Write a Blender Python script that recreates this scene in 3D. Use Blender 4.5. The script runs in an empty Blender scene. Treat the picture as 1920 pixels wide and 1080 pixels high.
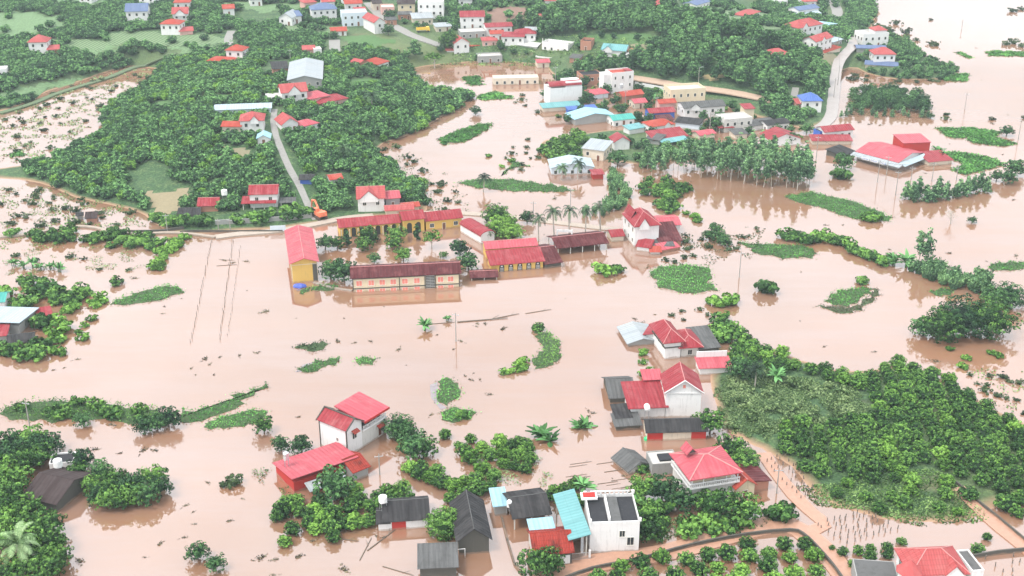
import bpy, math, random
import numpy as np
from mathutils import Vector, noise
rnd = random.Random(7)
R = math.radians
S = bpy.context.scene
# ------------------------------------------------------------------ camera
PITCH, FPX, CAMH = 24.0, 2300.0, 138.0
cd = bpy.data.cameras.new('camera'); cam = bpy.data.objects.new('camera', cd)
S.collection.objects.link(cam); S.camera = cam
cam.location = (0, 0, CAMH); cam.rotation_euler = (R(90-PITCH), 0, 0)
cd.sensor_width = 36; cd.lens = 36*FPX/1920; cd.clip_start = 1; cd.clip_end = 20000
# ------------------------------------------------------------------ world, sun, exposure
SUN_EL, SUN_AZ = 60, 235
w = bpy.data.worlds.new('World'); S.world = w; w.use_nodes = True
nt = w.node_tree; nt.nodes.clear()
sky = nt.nodes.new('ShaderNodeTexSky'); sky.sky_type = 'NISHITA'; sky.sun_disc = False
sky.sun_elevation = R(SUN_EL); sky.sun_rotation = R(SUN_AZ); sky.air_density = 1.0; sky.dust_density = 9.0; sky.ozone_density = 1.0
bg = nt.nodes.new('ShaderNodeBackground'); bg.inputs[1].default_value = 0.15
wo = nt.nodes.new('ShaderNodeOutputWorld')
tc = nt.nodes.new('ShaderNodeTexCoord'); cn = nt.nodes.new('ShaderNodeTexNoise'); cn.inputs['Scale'].default_value = 2.2; cn.inputs['Detail'].default_value = 4
cr = nt.nodes.new('ShaderNodeMapRange'); cr.inputs[1].default_value = .3; cr.inputs[2].default_value = .7; cr.inputs[3].default_value = .72; cr.inputs[4].default_value = .9
cm = nt.nodes.new('ShaderNodeMix'); cm.data_type = 'RGBA'; cm.clamp_result = False; cm.inputs[7].default_value = (7.0, 7.35, 7.7, 1)      # thin bright overcast over the blue
nt.links.new(tc.outputs['Generated'], cn.inputs['Vector']); nt.links.new(cn.outputs['Fac'], cr.inputs[0]); nt.links.new(cr.outputs[0], cm.inputs[0]); nt.links.new(sky.outputs[0], cm.inputs[6])
cn2 = nt.nodes.new('ShaderNodeTexNoise'); cn2.inputs['Scale'].default_value = 5.0; cn2.inputs['Detail'].default_value = 5; cmp2 = nt.nodes.new('ShaderNodeMapping'); cmp2.inputs['Scale'].default_value = (1, 1, 3.2)
cr2 = nt.nodes.new('ShaderNodeMapRange'); cr2.inputs[1].default_value = .3; cr2.inputs[2].default_value = .7; cr2.inputs[3].default_value = .84; cr2.inputs[4].default_value = 1.16
vm = nt.nodes.new('ShaderNodeVectorMath'); vm.operation = 'SCALE'
nt.links.new(tc.outputs['Generated'], cmp2.inputs[0]); nt.links.new(cmp2.outputs[0], cn2.inputs['Vector']); nt.links.new(cn2.outputs['Fac'], cr2.inputs[0]); nt.links.new(cm.outputs[2], vm.inputs[0]); nt.links.new(cr2.outputs[0], vm.inputs['Scale'])
nt.links.new(vm.outputs[0], bg.inputs[0]); nt.links.new(bg.outputs[0], wo.inputs[0])
ld = bpy.data.lights.new('sun', 'SUN'); lo = bpy.data.objects.new('sun', ld); S.collection.objects.link(lo)
ld.energy = 1.5; ld.angle = R(12); ld.color = (1, .96, .9)
sd = Vector((math.sin(R(SUN_AZ))*math.cos(R(SUN_EL)), math.cos(R(SUN_AZ))*math.cos(R(SUN_EL)), math.sin(R(SUN_EL))))
lo.rotation_euler = sd.to_track_quat('Z', 'Y').to_euler()
S.view_settings.view_transform = 'Standard'; S.view_settings.look = 'None'
S.view_settings.exposure = 0.92; S.view_settings.gamma = 1.0
S.cycles.volume_bounces = 0; S.cycles.max_bounces = 6; S.cycles.diffuse_bounces = 2; S.cycles.glossy_bounces = 2
S.cycles.volume_step_rate = 10
# ------------------------------------------------------------------ pixel -> world
cp, sp = math.cos(R(PITCH)), math.sin(R(PITCH))
def ray(px, py):
    dx = (px-960)/FPX; dv = (540-py)/FPX
    return dx, cp+dv*sp, -sp+dv*cp
def G0(px, py, z=0.0):
    dx, dy, dz = ray(px, py)
    t = (z-CAMH)/dz
    return Vector((dx*t, dy*t, z))
def proj(p):
    dx, dy, dz = p[0], p[1], p[2]-CAMH; f = dy*cp-dz*sp; u = dy*sp+dz*cp
    return 960+FPX*dx/f, 540-FPX*u/f
def scale_at(y):                     # photo pixels per metre on the ground, at a world distance y
    return FPX/(y*cp + CAMH*sp)
# ------------------------------------------------------------------ terrain height field
GX0, GX1, GY0, GY1, GS = -460, 460, 140, 1500, 4.0
NX, NY = int((GX1-GX0)/GS)+1, int((GY1-GY0)/GS)+1
gx = GX0+GS*np.arange(NX); gy = GY0+GS*np.arange(NY)
XX, YY = np.meshgrid(gx, gy)
def wpoly(pp, z=0.0): return [(G0(a, b, z).x, G0(a, b, z).y) for a, b in pp]
def inpoly(X, Y, poly):
    c = np.zeros(X.shape, bool); n = len(poly)
    for i in range(n):
        x0, y0 = poly[i]; x1, y1 = poly[(i+1) % n]
        if y0 == y1: continue
        k = ((y0 > Y) != (y1 > Y)) & (X < (x1-x0)*(Y-y0)/(y1-y0)+x0)
        c ^= k
    return c
LAND_A = [(-300,-150),(1800,-150),(1640,-60),(1612,-20),(1655,25),(1625,55),(1625,85),(1580,130),(1562,170),(1562,215),(1545,232),(1500,245),(1430,222),
 (1350,196),(1290,190),(1240,178),(1195,180),(1110,160),(1050,152),(1030,122),(960,116),(870,116),(800,122),(765,127),(770,150),(790,168),(850,172),(900,186),
 (850,197),(868,208),(820,218),(800,240),(765,252),(720,266),(692,282),(705,297),(738,312),(750,332),(788,342),(785,368),(812,390),(800,402),(700,408),
 (620,413),(480,434),(340,438),(290,432),(272,402),(230,387),(130,368),(90,345),(30,335),(-100,330),(-300,330)]
VALLEY = [(-300,225),(0,212),(50,192),(100,167),(180,141),(240,122),(300,125),(285,150),(270,170),(235,185),(200,205),(190,225),(200,250),(150,275),(90,300),(40,312),(-300,325)]
LAND_B = [(1335,655),(1400,648),(1450,655),(1500,680),(1560,690),(1620,702),(1700,672),(1760,700),(1850,755),(1930,800),(2150,880),(2150,985),(1930,955),
 (1800,908),(1855,975),(1790,988),(1700,985),(1640,968),(1600,955),(1535,950),(1500,925),(1522,900),(1440,842),(1350,805),(1335,760)]
LAND_P = [(1640,52),(1700,70),(1725,100),(1810,135),(1770,150),(1690,150),(1625,140),(1600,122),(1630,85)]
LAND_V = [(1010,262),(1100,248),(1190,240),(1290,252),(1330,262),(1380,275),(1290,290),(1210,318),(1160,300),(1090,306),(1030,300)]
mask = inpoly(XX, YY, wpoly(LAND_A)) & ~inpoly(XX, YY, wpoly(VALLEY))
for P_ in (LAND_B, LAND_P, LAND_V): mask |= inpoly(XX, YY, wpoly(P_))
def blur(a, n):
    for _ in range(n):
        a = (a+np.roll(a,1,0)+np.roll(a,-1,0))/3; a = (a+np.roll(a,1,1)+np.roll(a,-1,1))/3
    return a
m1 = blur(mask.astype(float), 2); m2 = blur(mask.astype(float), 60)
HZ = np.where(m1 > .5, (m1-.5)*1.6, (m1-.5)*3.0)
hill = np.zeros_like(HZ)
for (px, py, rad, hh) in [(330,260,60,7),(690,190,75,8),(560,330,40,4),(700,350,40,3),(250,60,130,8),(1150,60,80,10),(1380,130,60,8),(900,20,90,6),(1480,120,50,5),(480,20,120,7),(1650,850,60,1.2),(1650,108,25,2)]:
    c = G0(px, py); hill += hh*np.exp(-((XX-c.x)**2+(YY-c.y)**2)/(2*rad*rad*.5))
HZ = HZ + hill*np.clip((m2-.45)*2.0, 0, 1)*np.clip((m1-.5)*2, 0, 1)
HZ = np.maximum(HZ, -1.5)
def H(x, y):
    u = (x-GX0)/GS; v = (y-GY0)/GS
    i = min(max(int(u), 0), NX-2); j = min(max(int(v), 0), NY-2); u -= i; v -= j
    u = min(max(u, 0), 1); v = min(max(v, 0), 1)
    return float(HZ[j,i]*(1-u)*(1-v)+HZ[j,i+1]*u*(1-v)+HZ[j+1,i]*(1-u)*v+HZ[j+1,i+1]*u*v)
def G(px, py):
    z = 0.0
    for _ in range(14):
        p = G0(px, py, z); z2 = max(0.0, H(p.x, p.y)); z += (z2-z)*.6
    return G0(px, py, z)
# ------------------------------------------------------------------ node helpers and materials
MATS = {}
def newmat(name):
    m = bpy.data.materials.new(name); m.use_nodes = True
    t = m.node_tree; b = t.nodes['Principled BSDF']; return m, t, b
def nd(t, kind, **kw):
    n = t.nodes.new(kind)
    for k, v in kw.items():
        if k.startswith('i_'): n.inputs[int(k[2:]) if k[2:].isdigit() else k[2:]].default_value = v
        else: setattr(n, k, v)
    return n
def ramp(t, stops):
    n = t.nodes.new('ShaderNodeValToRGB'); e = n.color_ramp.elements
    while len(e) < len(stops): e.new(.5)
    for k, (p, c) in enumerate(stops):
        e[k].position = p; e[k].color = (*c, 1) if len(c) == 3 else c
    return n
def mix(t, fac, a, b, mode='MIX'):
    n = t.nodes.new('ShaderNodeMix'); n.data_type = 'RGBA'; n.blend_type = mode
    for s, v in ((0, fac), (6, a), (7, b)):
        if isinstance(v, (int, float)): n.inputs[s].default_value = v
        elif isinstance(v, tuple): n.inputs[s].default_value = (*v, 1)
        else: t.links.new(v, n.inputs[s])
    return n.outputs[2]
def coord(t, which='Object', sc=1.0, scv=None):
    c = t.nodes.new('ShaderNodeTexCoord'); mp = t.nodes.new('ShaderNodeMapping')
    mp.inputs['Scale'].default_value = scv or (sc, sc, sc)
    t.links.new(c.outputs[which], mp.inputs[0]); return mp.outputs[0]
def gpos(t, scv=(1,1,1)):
    g = t.nodes.new('ShaderNodeNewGeometry'); mp = t.nodes.new('ShaderNodeMapping'); mp.inputs['Scale'].default_value = scv
    t.links.new(g.outputs['Position'], mp.inputs[0]); return mp.outputs[0]
def noi(t, vec, sc, det=3, rough=.5):
    n = nd(t, 'ShaderNodeTexNoise'); n.inputs['Scale'].default_value = sc; n.inputs['Detail'].default_value = det; n.inputs['Roughness'].default_value = rough
    t.links.new(vec, n.inputs['Vector']); return n.outputs['Fac']
def bump(t, b, h, strength=.3, dist=.1):
    n = nd(t, 'ShaderNodeBump'); n.inputs['Strength'].default_value = strength; n.inputs['Distance'].default_value = dist
    t.links.new(h, n.inputs['Height']); t.links.new(n.outputs[0], b.inputs['Normal'])
def mrange(t, v, a, b, c=0., d=1.):
    n = nd(t, 'ShaderNodeMapRange'); n.inputs[1].default_value = a; n.inputs[2].default_value = b; n.inputs[3].default_value = c; n.inputs[4].default_value = d
    t.links.new(v, n.inputs[0]); return n.outputs[0]
def plain(name, c, rough=.7, metal=0., var=.15):
    if name in MATS: return MATS[name]
    m, t, b = newmat(name); n = noi(t, gpos(t), 1.1, 6, .72)
    col = mix(t, mrange(t, n, .3, .7), tuple(x*(1-var) for x in c), tuple(min(1, x*(1+var)) for x in c))
    t.links.new(col, b.inputs['Base Color']); b.inputs['Roughness'].default_value = rough; b.inputs['Metallic'].default_value = metal
    MATS[name] = m; return m
def wallmat(name, c, dirt=.35, dc=(.12,.11,.09)):
    if name in MATS: return MATS[name]
    m, t, b = newmat(name)
    n1 = noi(t, gpos(t), .45, 5, .65); n2 = noi(t, gpos(t, (2.2,2.2,.25)), 1.0, 4, .7)   # blotches and rain streaks
    f1 = mrange(t, n1, .52, .8, 0, dirt*.8); f2 = mrange(t, n2, .55, .85, 0, dirt)
    g = nd(t, 'ShaderNodeNewGeometry'); sx = nd(t, 'ShaderNodeSeparateXYZ'); t.links.new(g.outputs['Position'], sx.inputs[0])
    col = mix(t, f1, c, tuple(x*.6+d*.4 for x, d in zip(c, dc))); col = mix(t, f2, col, dc)
    tz = nd(t, 'ShaderNodeMath', operation='MULTIPLY_ADD'); tz.inputs[1].default_value = 1.1; t.links.new(n1, tz.inputs[0]); tz.inputs[2].default_value = -.15   # silt left by the flood just above the water
    ts = nd(t, 'ShaderNodeMath', operation='SUBTRACT'); t.links.new(tz.outputs[0], ts.inputs[0]); t.links.new(sx.outputs[2], ts.inputs[1])
    col = mix(t, mrange(t, ts.outputs[0], -.1, .12, 0, .6), col, (.30,.19,.13))
    t.links.new(col, b.inputs['Base Color']); b.inputs['Roughness'].default_value = .85; b.inputs['Specular IOR Level'].default_value = .2
    bump(t, b, n1, .15, .05); MATS[name] = m; return m
def roofmat(name, c, kind='corr', wear=.35, wc=(.3,.26,.24), pitch=.9, rough=.5):
    """u runs along the ridge, v down the slope (metres)"""
    if name in MATS: return MATS[name]
    m, t, b = newmat(name); uv = coord(t, 'UV')
    sx = nd(t, 'ShaderNodeSeparateXYZ'); t.links.new(uv, sx.inputs[0])
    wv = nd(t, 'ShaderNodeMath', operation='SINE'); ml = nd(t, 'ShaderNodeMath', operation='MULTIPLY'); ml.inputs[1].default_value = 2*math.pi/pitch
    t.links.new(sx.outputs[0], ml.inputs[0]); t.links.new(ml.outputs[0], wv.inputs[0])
    st = nd(t, 'ShaderNodeMath', operation='FRACT'); m2_ = nd(t, 'ShaderNodeMath', operation='MULTIPLY'); m2_.inputs[1].default_value = 1/(2.4 if kind == 'corr' else .9)
    t.links.new(sx.outputs[1], m2_.inputs[0]); t.links.new(m2_.outputs[0], st.inputs[0])
    n1 = noi(t, gpos(t), .35, 5, .62); n2 = noi(t, gpos(t), 2.2 if kind == 'corr' else 3.0, 4, .75)
    # sheet-to-sheet tone: white noise on the sheet number
    fl = nd(t, 'ShaderNodeMath', operation='FLOOR'); d = nd(t, 'ShaderNodeMath', operation='DIVIDE'); d.inputs[1].default_value = pitch*1.2
    t.links.new(sx.outputs[0], d.inputs[0]); t.links.new(d.outputs[0], fl.inputs[0])
    wn = nd(t, 'ShaderNodeTexWhiteNoise', noise_dimensions='1D'); t.links.new(fl.outputs[0], wn.inputs['W'])
    col = mix(t, mrange(t, wn.outputs['Value'], 0, 1, 0, .45), c, tuple(min(1, x*1.25+.02) for x in c))
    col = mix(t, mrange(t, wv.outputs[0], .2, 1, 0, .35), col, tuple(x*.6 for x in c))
    col = mix(t, mrange(t, n1, .5, .75, 0, wear), col, wc)
    col = mix(t, mrange(t, n2, .55, .8, 0, wear*.9), col, tuple(x*.45 for x in c))
    us = coord(t, 'UV', scv=(1.6, .13, 1)); n5 = noi(t, us, 1.0, 4, .65)      # rust and grime run down the slope
    col = mix(t, mrange(t, n5, .5, .72, 0, min(.8, wear*1.1)), col, tuple(x*.5 for x in c)); col = mix(t, mrange(t, n5, .28, .42, min(.6, wear*.9), 0), col, wc)
    if kind == 'tile':
        col = mix(t, mrange(t, st.outputs[0], .75, 1, 0, .4), col, tuple(x*.45 for x in c))
    else:
        col = mix(t, mrange(t, st.outputs[0], .95, 1, 0, .35), col, tuple(x*.5 for x in c))
    t.links.new(col, b.inputs['Base Color']); b.inputs['Roughness'].default_value = rough; b.inputs['Specular IOR Level'].default_value = .12
    bump(t, b, wv.outputs[0], .5, .06); MATS[name] = m; return m
def leafmat(name, c1, c2, c3=None, rough=.6, rv=.28, transl=.0):
    if name in MATS: return MATS[name]
    m, t, b = newmat(name)
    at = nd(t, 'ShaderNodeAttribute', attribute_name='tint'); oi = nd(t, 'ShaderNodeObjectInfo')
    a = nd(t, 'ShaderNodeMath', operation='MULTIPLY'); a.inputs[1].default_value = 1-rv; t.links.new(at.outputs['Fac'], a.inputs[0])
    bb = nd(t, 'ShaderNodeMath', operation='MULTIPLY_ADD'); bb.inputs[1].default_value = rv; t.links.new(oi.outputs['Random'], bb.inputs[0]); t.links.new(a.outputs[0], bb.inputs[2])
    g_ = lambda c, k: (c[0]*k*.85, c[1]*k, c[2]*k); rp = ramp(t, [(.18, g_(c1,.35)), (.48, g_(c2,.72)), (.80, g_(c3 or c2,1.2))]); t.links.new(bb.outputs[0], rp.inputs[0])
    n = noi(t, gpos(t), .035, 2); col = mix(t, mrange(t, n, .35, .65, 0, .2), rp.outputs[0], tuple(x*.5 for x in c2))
    t.links.new(col, b.inputs['Base Color']); b.inputs['Roughness'].default_value = rough
    b.inputs['Specular IOR Level'].default_value = .12
    MATS[name] = m; return m
# ------------------------------------------------------------------ object helpers
COL = S.collection
def tag(o, label=None, cat=None, group=None, kind=None):
    if label: o['label'] = label
    if cat: o['category'] = cat
    if group: o['group'] = group
    if kind: o['kind'] = kind
    return o
def empty(name, loc, rz=0, label=None, cat=None, group=None, sc=1):
    o = bpy.data.objects.new(name, None); COL.objects.link(o); o.location = loc; o.rotation_euler = (0, 0, rz); o.scale = (sc,)*3
    o.empty_display_size = .5
    return tag(o, label, cat, group)
class MB:
    def __init__(s): s.v = []; s.f = []; s.m = []; s.uv = []; s.mats = []; s.tint = []
    def mi(s, m):
        if m not in s.mats: s.mats.append(m)
        return s.mats.index(m)
    def face(s, pts, m, uv=None, tint=0.):
        n = len(s.v); s.v.extend([tuple(p) for p in pts]); s.f.append(tuple(range(n, n+len(pts)))); s.m.append(s.mi(m)); s.uv.append(uv); s.tint.append(tint)
    def box(s, x0, x1, y0, y1, z0, z1, m):
        a = [(x0,y0,z0),(x1,y0,z0),(x1,y1,z0),(x0,y1,z0),(x0,y0,z1),(x1,y0,z1),(x1,y1,z1),(x0,y1,z1)]
        for q in ((0,3,2,1),(4,5,6,7),(0,1,5,4),(1,2,6,5),(2,3,7,6),(3,0,4,7)): s.face([a[k] for k in q], m)
    def tube(s, p, q, r0, r1, m, n=7, cap=True, tint=0.):
        p = Vector(p); q = Vector(q); d = (q-p).normalized(); a = d.orthogonal().normalized(); b = d.cross(a)
        P_ = [p+(a*math.cos(2*math.pi*k/n)+b*math.sin(2*math.pi*k/n))*r0 for k in range(n)]
        Q = [q+(a*math.cos(2*math.pi*k/n)+b*math.sin(2*math.pi*k/n))*r1 for k in range(n)]
        for k in range(n): s.face([P_[k], P_[(k+1)%n], Q[(k+1)%n], Q[k]], m, tint=tint)
        if cap: s.face(Q, m, tint=tint); s.face(P_[::-1], m, tint=tint)
    def data(s, name):
        me = bpy.data.meshes.new(name); me.from_pydata(s.v, [], s.f)
        for m in s.mats: me.materials.append(m)
        me.polygons.foreach_set('material_index', s.m)
        if any(u is not None for u in s.uv):
            l = me.uv_layers.new(name='UVMap'); k = 0
            for f, u in zip(s.f, s.uv):
                for j in range(len(f)):
                    l.data[k].uv = u[j] if u else (0, 0); k += 1
        if any(s.tint):
            me.attributes.new('tint', 'FLOAT', 'FACE').data.foreach_set('value', s.tint)
        me.update(); return me
    def build(s, name, parent=None, loc=None, rz=None):
        o = bpy.data.objects.new(name, s.data(name)); COL.objects.link(o)
        if parent: o.parent = parent
        if loc is not None: o.location = loc
        if rz is not None: o.rotation_euler = (0, 0, rz)
        return o
def copy_tree(o, parent=None, label=None):
    c = o.copy(); COL.objects.link(c); c.parent = parent
    for ch in list(o.children): copy_tree(ch, c)
    return c
# ------------------------------------------------------------------ setting: water, ground, roads
def water_mat():
    m, t, b = newmat('muddy_water')
    n = noi(t, gpos(t, (1,1,1)), .012, 4, .55); n3 = noi(t, gpos(t, (.22,1,1)), .06, 5, .7)
    rp = ramp(t, [(.32, (.232,.128,.078)), (.68, (.305,.158,.094))])
    t.links.new(n, rp.inputs[0]); col = mix(t, mrange(t, n3, .42, .66, 0, .75), rp.outputs[0], (.27,.165,.125))
    t.links.new(col, b.inputs['Base Color']); b.inputs['Roughness'].default_value = .06
    b.inputs['IOR'].default_value = 2.75; b.inputs['Specular Tint'].default_value = (1,1,1,1)
    r1 = noi(t, gpos(t, (.6,1.3,1)), .55, 3, .6)
    r2 = noi(t, gpos(t, (.25,1,1)), .03, 5, .65); t.links.new(mrange(t, r2, .4, .7, .03, .10), b.inputs['Roughness'])
    bump(t, b, r1, .04, .12); return m
WATER = water_mat()
def ground_mat():
    m, t, b = newmat('ground')
    n1 = noi(t, gpos(t), .03, 4, .6); n2 = noi(t, gpos(t), .35, 5, .7); n3 = noi(t, gpos(t), .012, 3)
    g = ramp(t, [(.3, (.03,.075,.028)), (.5, (.07,.14,.05)), (.72, (.15,.21,.08))]); t.links.new(n2, g.inputs[0])
    e = ramp(t, [(.3, (.20,.13,.085)), (.7, (.12,.10,.06))]); t.links.new(n2, e.inputs[0])
    n4 = noi(t, gpos(t), 1.4, 4, .75); gg = mix(t, mrange(t, n4, .42, .62, .75, 0), g.outputs[0], (.018,.045,.018)); gg = mix(t, mrange(t, n3, .5, .65, 0, .5), gg, (.17,.19,.08)); col = mix(t, mrange(t, n1, .60, .72), gg, e.outputs[0])
    gn = nd(t, 'ShaderNodeNewGeometry'); sx = nd(t, 'ShaderNodeSeparateXYZ'); t.links.new(gn.outputs['Position'], sx.inputs[0])
    col = mix(t, mrange(t, sx.outputs[2], .02, .35, 1, 0), col, (.36,.22,.14))       # mud left by the water along the shore
    t.links.new(col, b.inputs['Base Color']); b.inputs['Roughness'].default_value = .95
    bump(t, b, n2, .6, .5); return m
GROUND = ground_mat()
mb = MB(); mb.face([(-9000,-2000,0),(9000,-2000,0),(9000,14000,0),(-9000,14000,0)], WATER)
tag(mb.build('water'), kind='structure')
vz = HZ.ravel(); V_ = [(float(a), float(b), float(c)) for a, b, c in zip(XX.ravel(), YY.ravel(), vz)]
F_ = []
for j in range(NY-1):
    for i in range(NX-1):
        if max(HZ[j,i], HZ[j,i+1], HZ[j+1,i], HZ[j+1,i+1]) > -.35:
            k = j*NX+i; F_.append((k, k+1, k+NX+1, k+NX))
me = bpy.data.meshes.new('ground'); me.from_pydata(V_, [], F_); me.materials.append(GROUND)
me.polygons.foreach_set('use_smooth', [True]*len(F_)); o = bpy.data.objects.new('ground', me); COL.objects.link(o); tag(o, kind='structure')
mb = MB(); mb.face([(-9000,1490,.6),(9000,1490,.6),(9000,13000,.6),(-9000,13000,.6)], GROUND)
for s in (-1, 1): mb.face([(s*455,560,.5),(s*3000,560,.5),(s*3000,1490,.5),(s*455,1490,.5)][::s], GROUND)
mb2 = MB(); mb2.face([(-9000,1490,.6),(9000,1490,.6),(9000,13000,.6),(-9000,13000,.6)], GROUND)
tag(mb2.build('far_ground'), kind='structure')

def smooth_line(pts, step=2.0):
    out = []
    n = len(pts)
    for i in range(n-1):
        p0 = pts[max(i-1, 0)]; p1 = pts[i]; p2 = pts[i+1]; p3 = pts[min(i+2, n-1)]
        k = max(2, int((p2-p1).length/step))
        for j in range(k):
            t = j/k
            out.append(.5*((2*p1)+(-p0+p2)*t+(2*p0-5*p1+4*p2-p3)*t*t+(-p0+3*p1-3*p2+p3)*t**3))
    out.append(pts[-1]); return out
RIB = []
def ribbon(name, pp, width, mat, lift=.12, thick=.5, kind='structure', top=None, **kw):
    RIB.append(1); lift += .009*len(RIB); pts = smooth_line([G(*p) for p in pp]); mb = MB(); L = []; Rr = []
    for i, p in enumerate(pts):
        d = pts[min(i+1, len(pts)-1)]-pts[max(i-1, 0)]; d.z = 0; d.normalize(); nrm = Vector((-d.y, d.x, 0))
        wv = width/2*(1+.12*noise.noise(p*.15))
        a = p+nrm*wv; b = p-nrm*wv
        z = max(H(p.x, p.y), 0)+lift if top is None else top
        z = max(z, max(H(a.x, a.y), H(b.x, b.y))+.05) if top is None else z
        L.append(Vector((a.x, a.y, z))); Rr.append(Vector((b.x, b.y, z)))
    dn = Vector((0, 0, -thick))
    for i in range(len(pts)-1):
        mb.face([Rr[i], Rr[i+1], L[i+1], L[i]], mat)
        mb.face([L[i], L[i+1], L[i+1]+dn, L[i]+dn], mat); mb.face([Rr[i+1], Rr[i], Rr[i]+dn, Rr[i+1]+dn], mat)
    mb.face([L[0], L[0]+dn, Rr[0]+dn, Rr[0]], mat); mb.face([Rr[-1], Rr[-1]+dn, L[-1]+dn, L[-1]], mat)
    return tag(mb.build(name), kind=kind, **kw)
CONC = plain('road_concrete', (.25,.24,.225), .9); MUD = plain('wet_mud', (.40,.225,.155), .3, var=.12); EARTH = plain('red_earth', (.36,.17,.09), .9); DARKW = wallmat('old_wall', (.22,.19,.16), .6)
ribbon('road', [(690,5),(706,22),(728,42),(760,60),(790,73),(835,90)], 5.5, CONC)
ribbon('path', [(515,205),(513,230),(520,262),(540,310),(562,350),(578,385),(592,412)], 2.3, CONC)
ribbon('path', [(434,58),(428,75),(433,90)], 4, CONC)
ribbon('path', [(627,75),(628,102)], 5, CONC)
ribbon('road', [(1555,-10),(1570,22),(1562,38)], 6, CONC)
ribbon('road', [(1592,72),(1598,88),(1585,105),(1572,125),(1566,150),(1562,190),(1556,222),(1530,245)], 4.8, plain('wet_road', (.31,.27,.25), .35))
ribbon('road', [(1180,148),(1240,158),(1300,167),(1370,175),(1450,190)], 7, plain('brown_road', (.42,.30,.22), .8))
ribbon('path', [(1492,165),(1488,185)], 3, CONC)
ribbon('path', [(1150,88),(1185,96),(1215,104)], 5, EARTH)
ribbon('road', [(404,446),(450,440),(520,434),(580,424),(640,412),(700,405)], 3.2, plain('levee_top', (.36,.30,.25), .9), lift=.35)
ribbon('levee', [(0,446),(60,440),(100,432),(150,426),(190,431),(205,440),(215,436),(260,440),(330,438),(404,446)], 1.2, plain('levee_concrete', (.33,.27,.22), .9), lift=.45)
ribbon('levee', [(0,214),(60,196),(110,176),(200,148),(262,116),(330,103)], 3, plain('levee_grass', (.10,.14,.07), .9), lift=.5)
ribbon('road', [(1000,1100),(1090,1062),(1190,1046),(1260,1034),(1360,1006),(1440,985),(1480,985),(1520,1010),(1560,1050),(1600,1100)], 5.0, MUD, lift=.05)
ribbon('path', [(1505,1000),(1545,985),(1520,960),(1490,930),(1450,880),(1432,850)], 3.0, MUD, lift=.05)
ribbon('path', [(1795,915),(1830,948),(1870,985),(1925,1030),(1990,1080)], 3.2, MUD, lift=.06)
ribbon('path', [(790,400),(860,400),(960,408),(1060,420),(1160,432)], 3.0, plain('levee_top', (.36,.30,.25), .9), lift=.1)
# bare earth slopes
def patch(name, pp, mat, lift=.1, label=None, cat=None, kind='structure', thick=.6):
    P_ = [G(*p) for p in pp]; n = len(P_); out = []
    for i in range(n):
        a, b = P_[i], P_[(i+1) % n]; k = max(1, int((b-a).length/2))
        for j in range(k):
            q = a.lerp(b, j/k); q += Vector((noise.noise(q*.2+Vector((3,1,0))), noise.noise(q*.2+Vector((9,4,2))), 0))*1.2; out.append(q)
    mb = MB(); T = [Vector((q.x, q.y, max(H(q.x, q.y), 0)+lift)) for q in out]
    zc = max(0, max(t.z for t in T)); mb.face([Vector((t.x, t.y, t.z)) for t in T], mat)
    for i in range(len(T)):
        a, b = T[i], T[(i+1) % len(T)]; mb.face([a-Vector((0,0,thick)), b-Vector((0,0,thick)), b, a], mat)
    return tag(mb.build(name), label, cat, kind=kind)
def terrace(name, pp, mat, lift=.1):                      # follows the ground: small grid cells inside the outline
    W = [(G(*p).x, G(*p).y) for p in pp]; xs = [p[0] for p in W]; ys = [p[1] for p in W]; s_ = 2.0; mb = MB()
    x = np.arange(min(xs), max(xs)+s_, s_); y = np.arange(min(ys), max(ys)+s_, s_); X, Y = np.meshgrid(x, y); jx = X.copy(); jy = Y.copy()
    for a in range(X.shape[0]):
        for b in range(X.shape[1]):
            v = Vector((X[a,b]*.12, Y[a,b]*.12, 1)); jx[a,b] += noise.noise(v)*5; jy[a,b] += noise.noise(v+Vector((7,7,7)))*5
    inn = inpoly(jx, jy, W)
    for a in range(X.shape[0]-1):
        for b in range(X.shape[1]-1):
            if inn[a,b]:
                c = [(X[a,b],Y[a,b]),(X[a,b+1],Y[a,b+1]),(X[a+1,b+1],Y[a+1,b+1]),(X[a+1,b],Y[a+1,b])]
                mb.face([(float(u), float(v), H(u, v)+lift) for u, v in c], mat)
    return tag(mb.build(name), kind='structure')
FIELD = plain('pale_field', (.12,.20,.09), .95, var=.5); FIELD2 = plain('green_field', (.07,.15,.045), .95, var=.25); BARE = plain('bare_earth', (.20,.12,.09), .95, var=.25)
terrace('field', [(-20,22),(60,24),(110,40),(125,58),(60,72),(-20,75)], FIELD)
terrace('field', [(90,82),(150,76),(230,90),(250,104),(170,104),(110,98)], FIELD)
terrace('field', [(480,10),(600,5),(640,12),(560,22),(480,25)], FIELD)
terrace('field', [(520,52),(575,50),(600,60),(590,70),(530,70)], FIELD2)
terrace('field', [(1250,10),(1400,15),(1440,30),(1340,35),(1260,28)], FIELD)
terrace('bare_field', [(900,25),(935,14),(985,15),(1000,30),(975,48),(915,52)], BARE)
terrace('field', [(265,200),(300,192),(330,196),(320,208),(280,212)], FIELD2)
terrace('field', [(1090,70),(1180,62),(1240,72),(1230,84),(1150,86),(1110,84)], FIELD2)
terrace('bare_field', [(1180,86),(1230,84),(1240,98),(1200,103)], plain('dry_field', (.20,.18,.11), .95))
terrace('bare_field', [(1530,102),(1575,98),(1580,112),(1560,120),(1535,118)], plain('dry_field', (.20,.18,.11), .95))
terrace('bare_field', [(1300,140),(1345,135),(1360,150),(1310,152)], plain('sand_field', (.30,.24,.12), .95))
terrace('bare_field', [(400,275),(450,285),(470,305),(420,310),(402,295)], plain('dry_field', (.20,.18,.11), .95))
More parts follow.
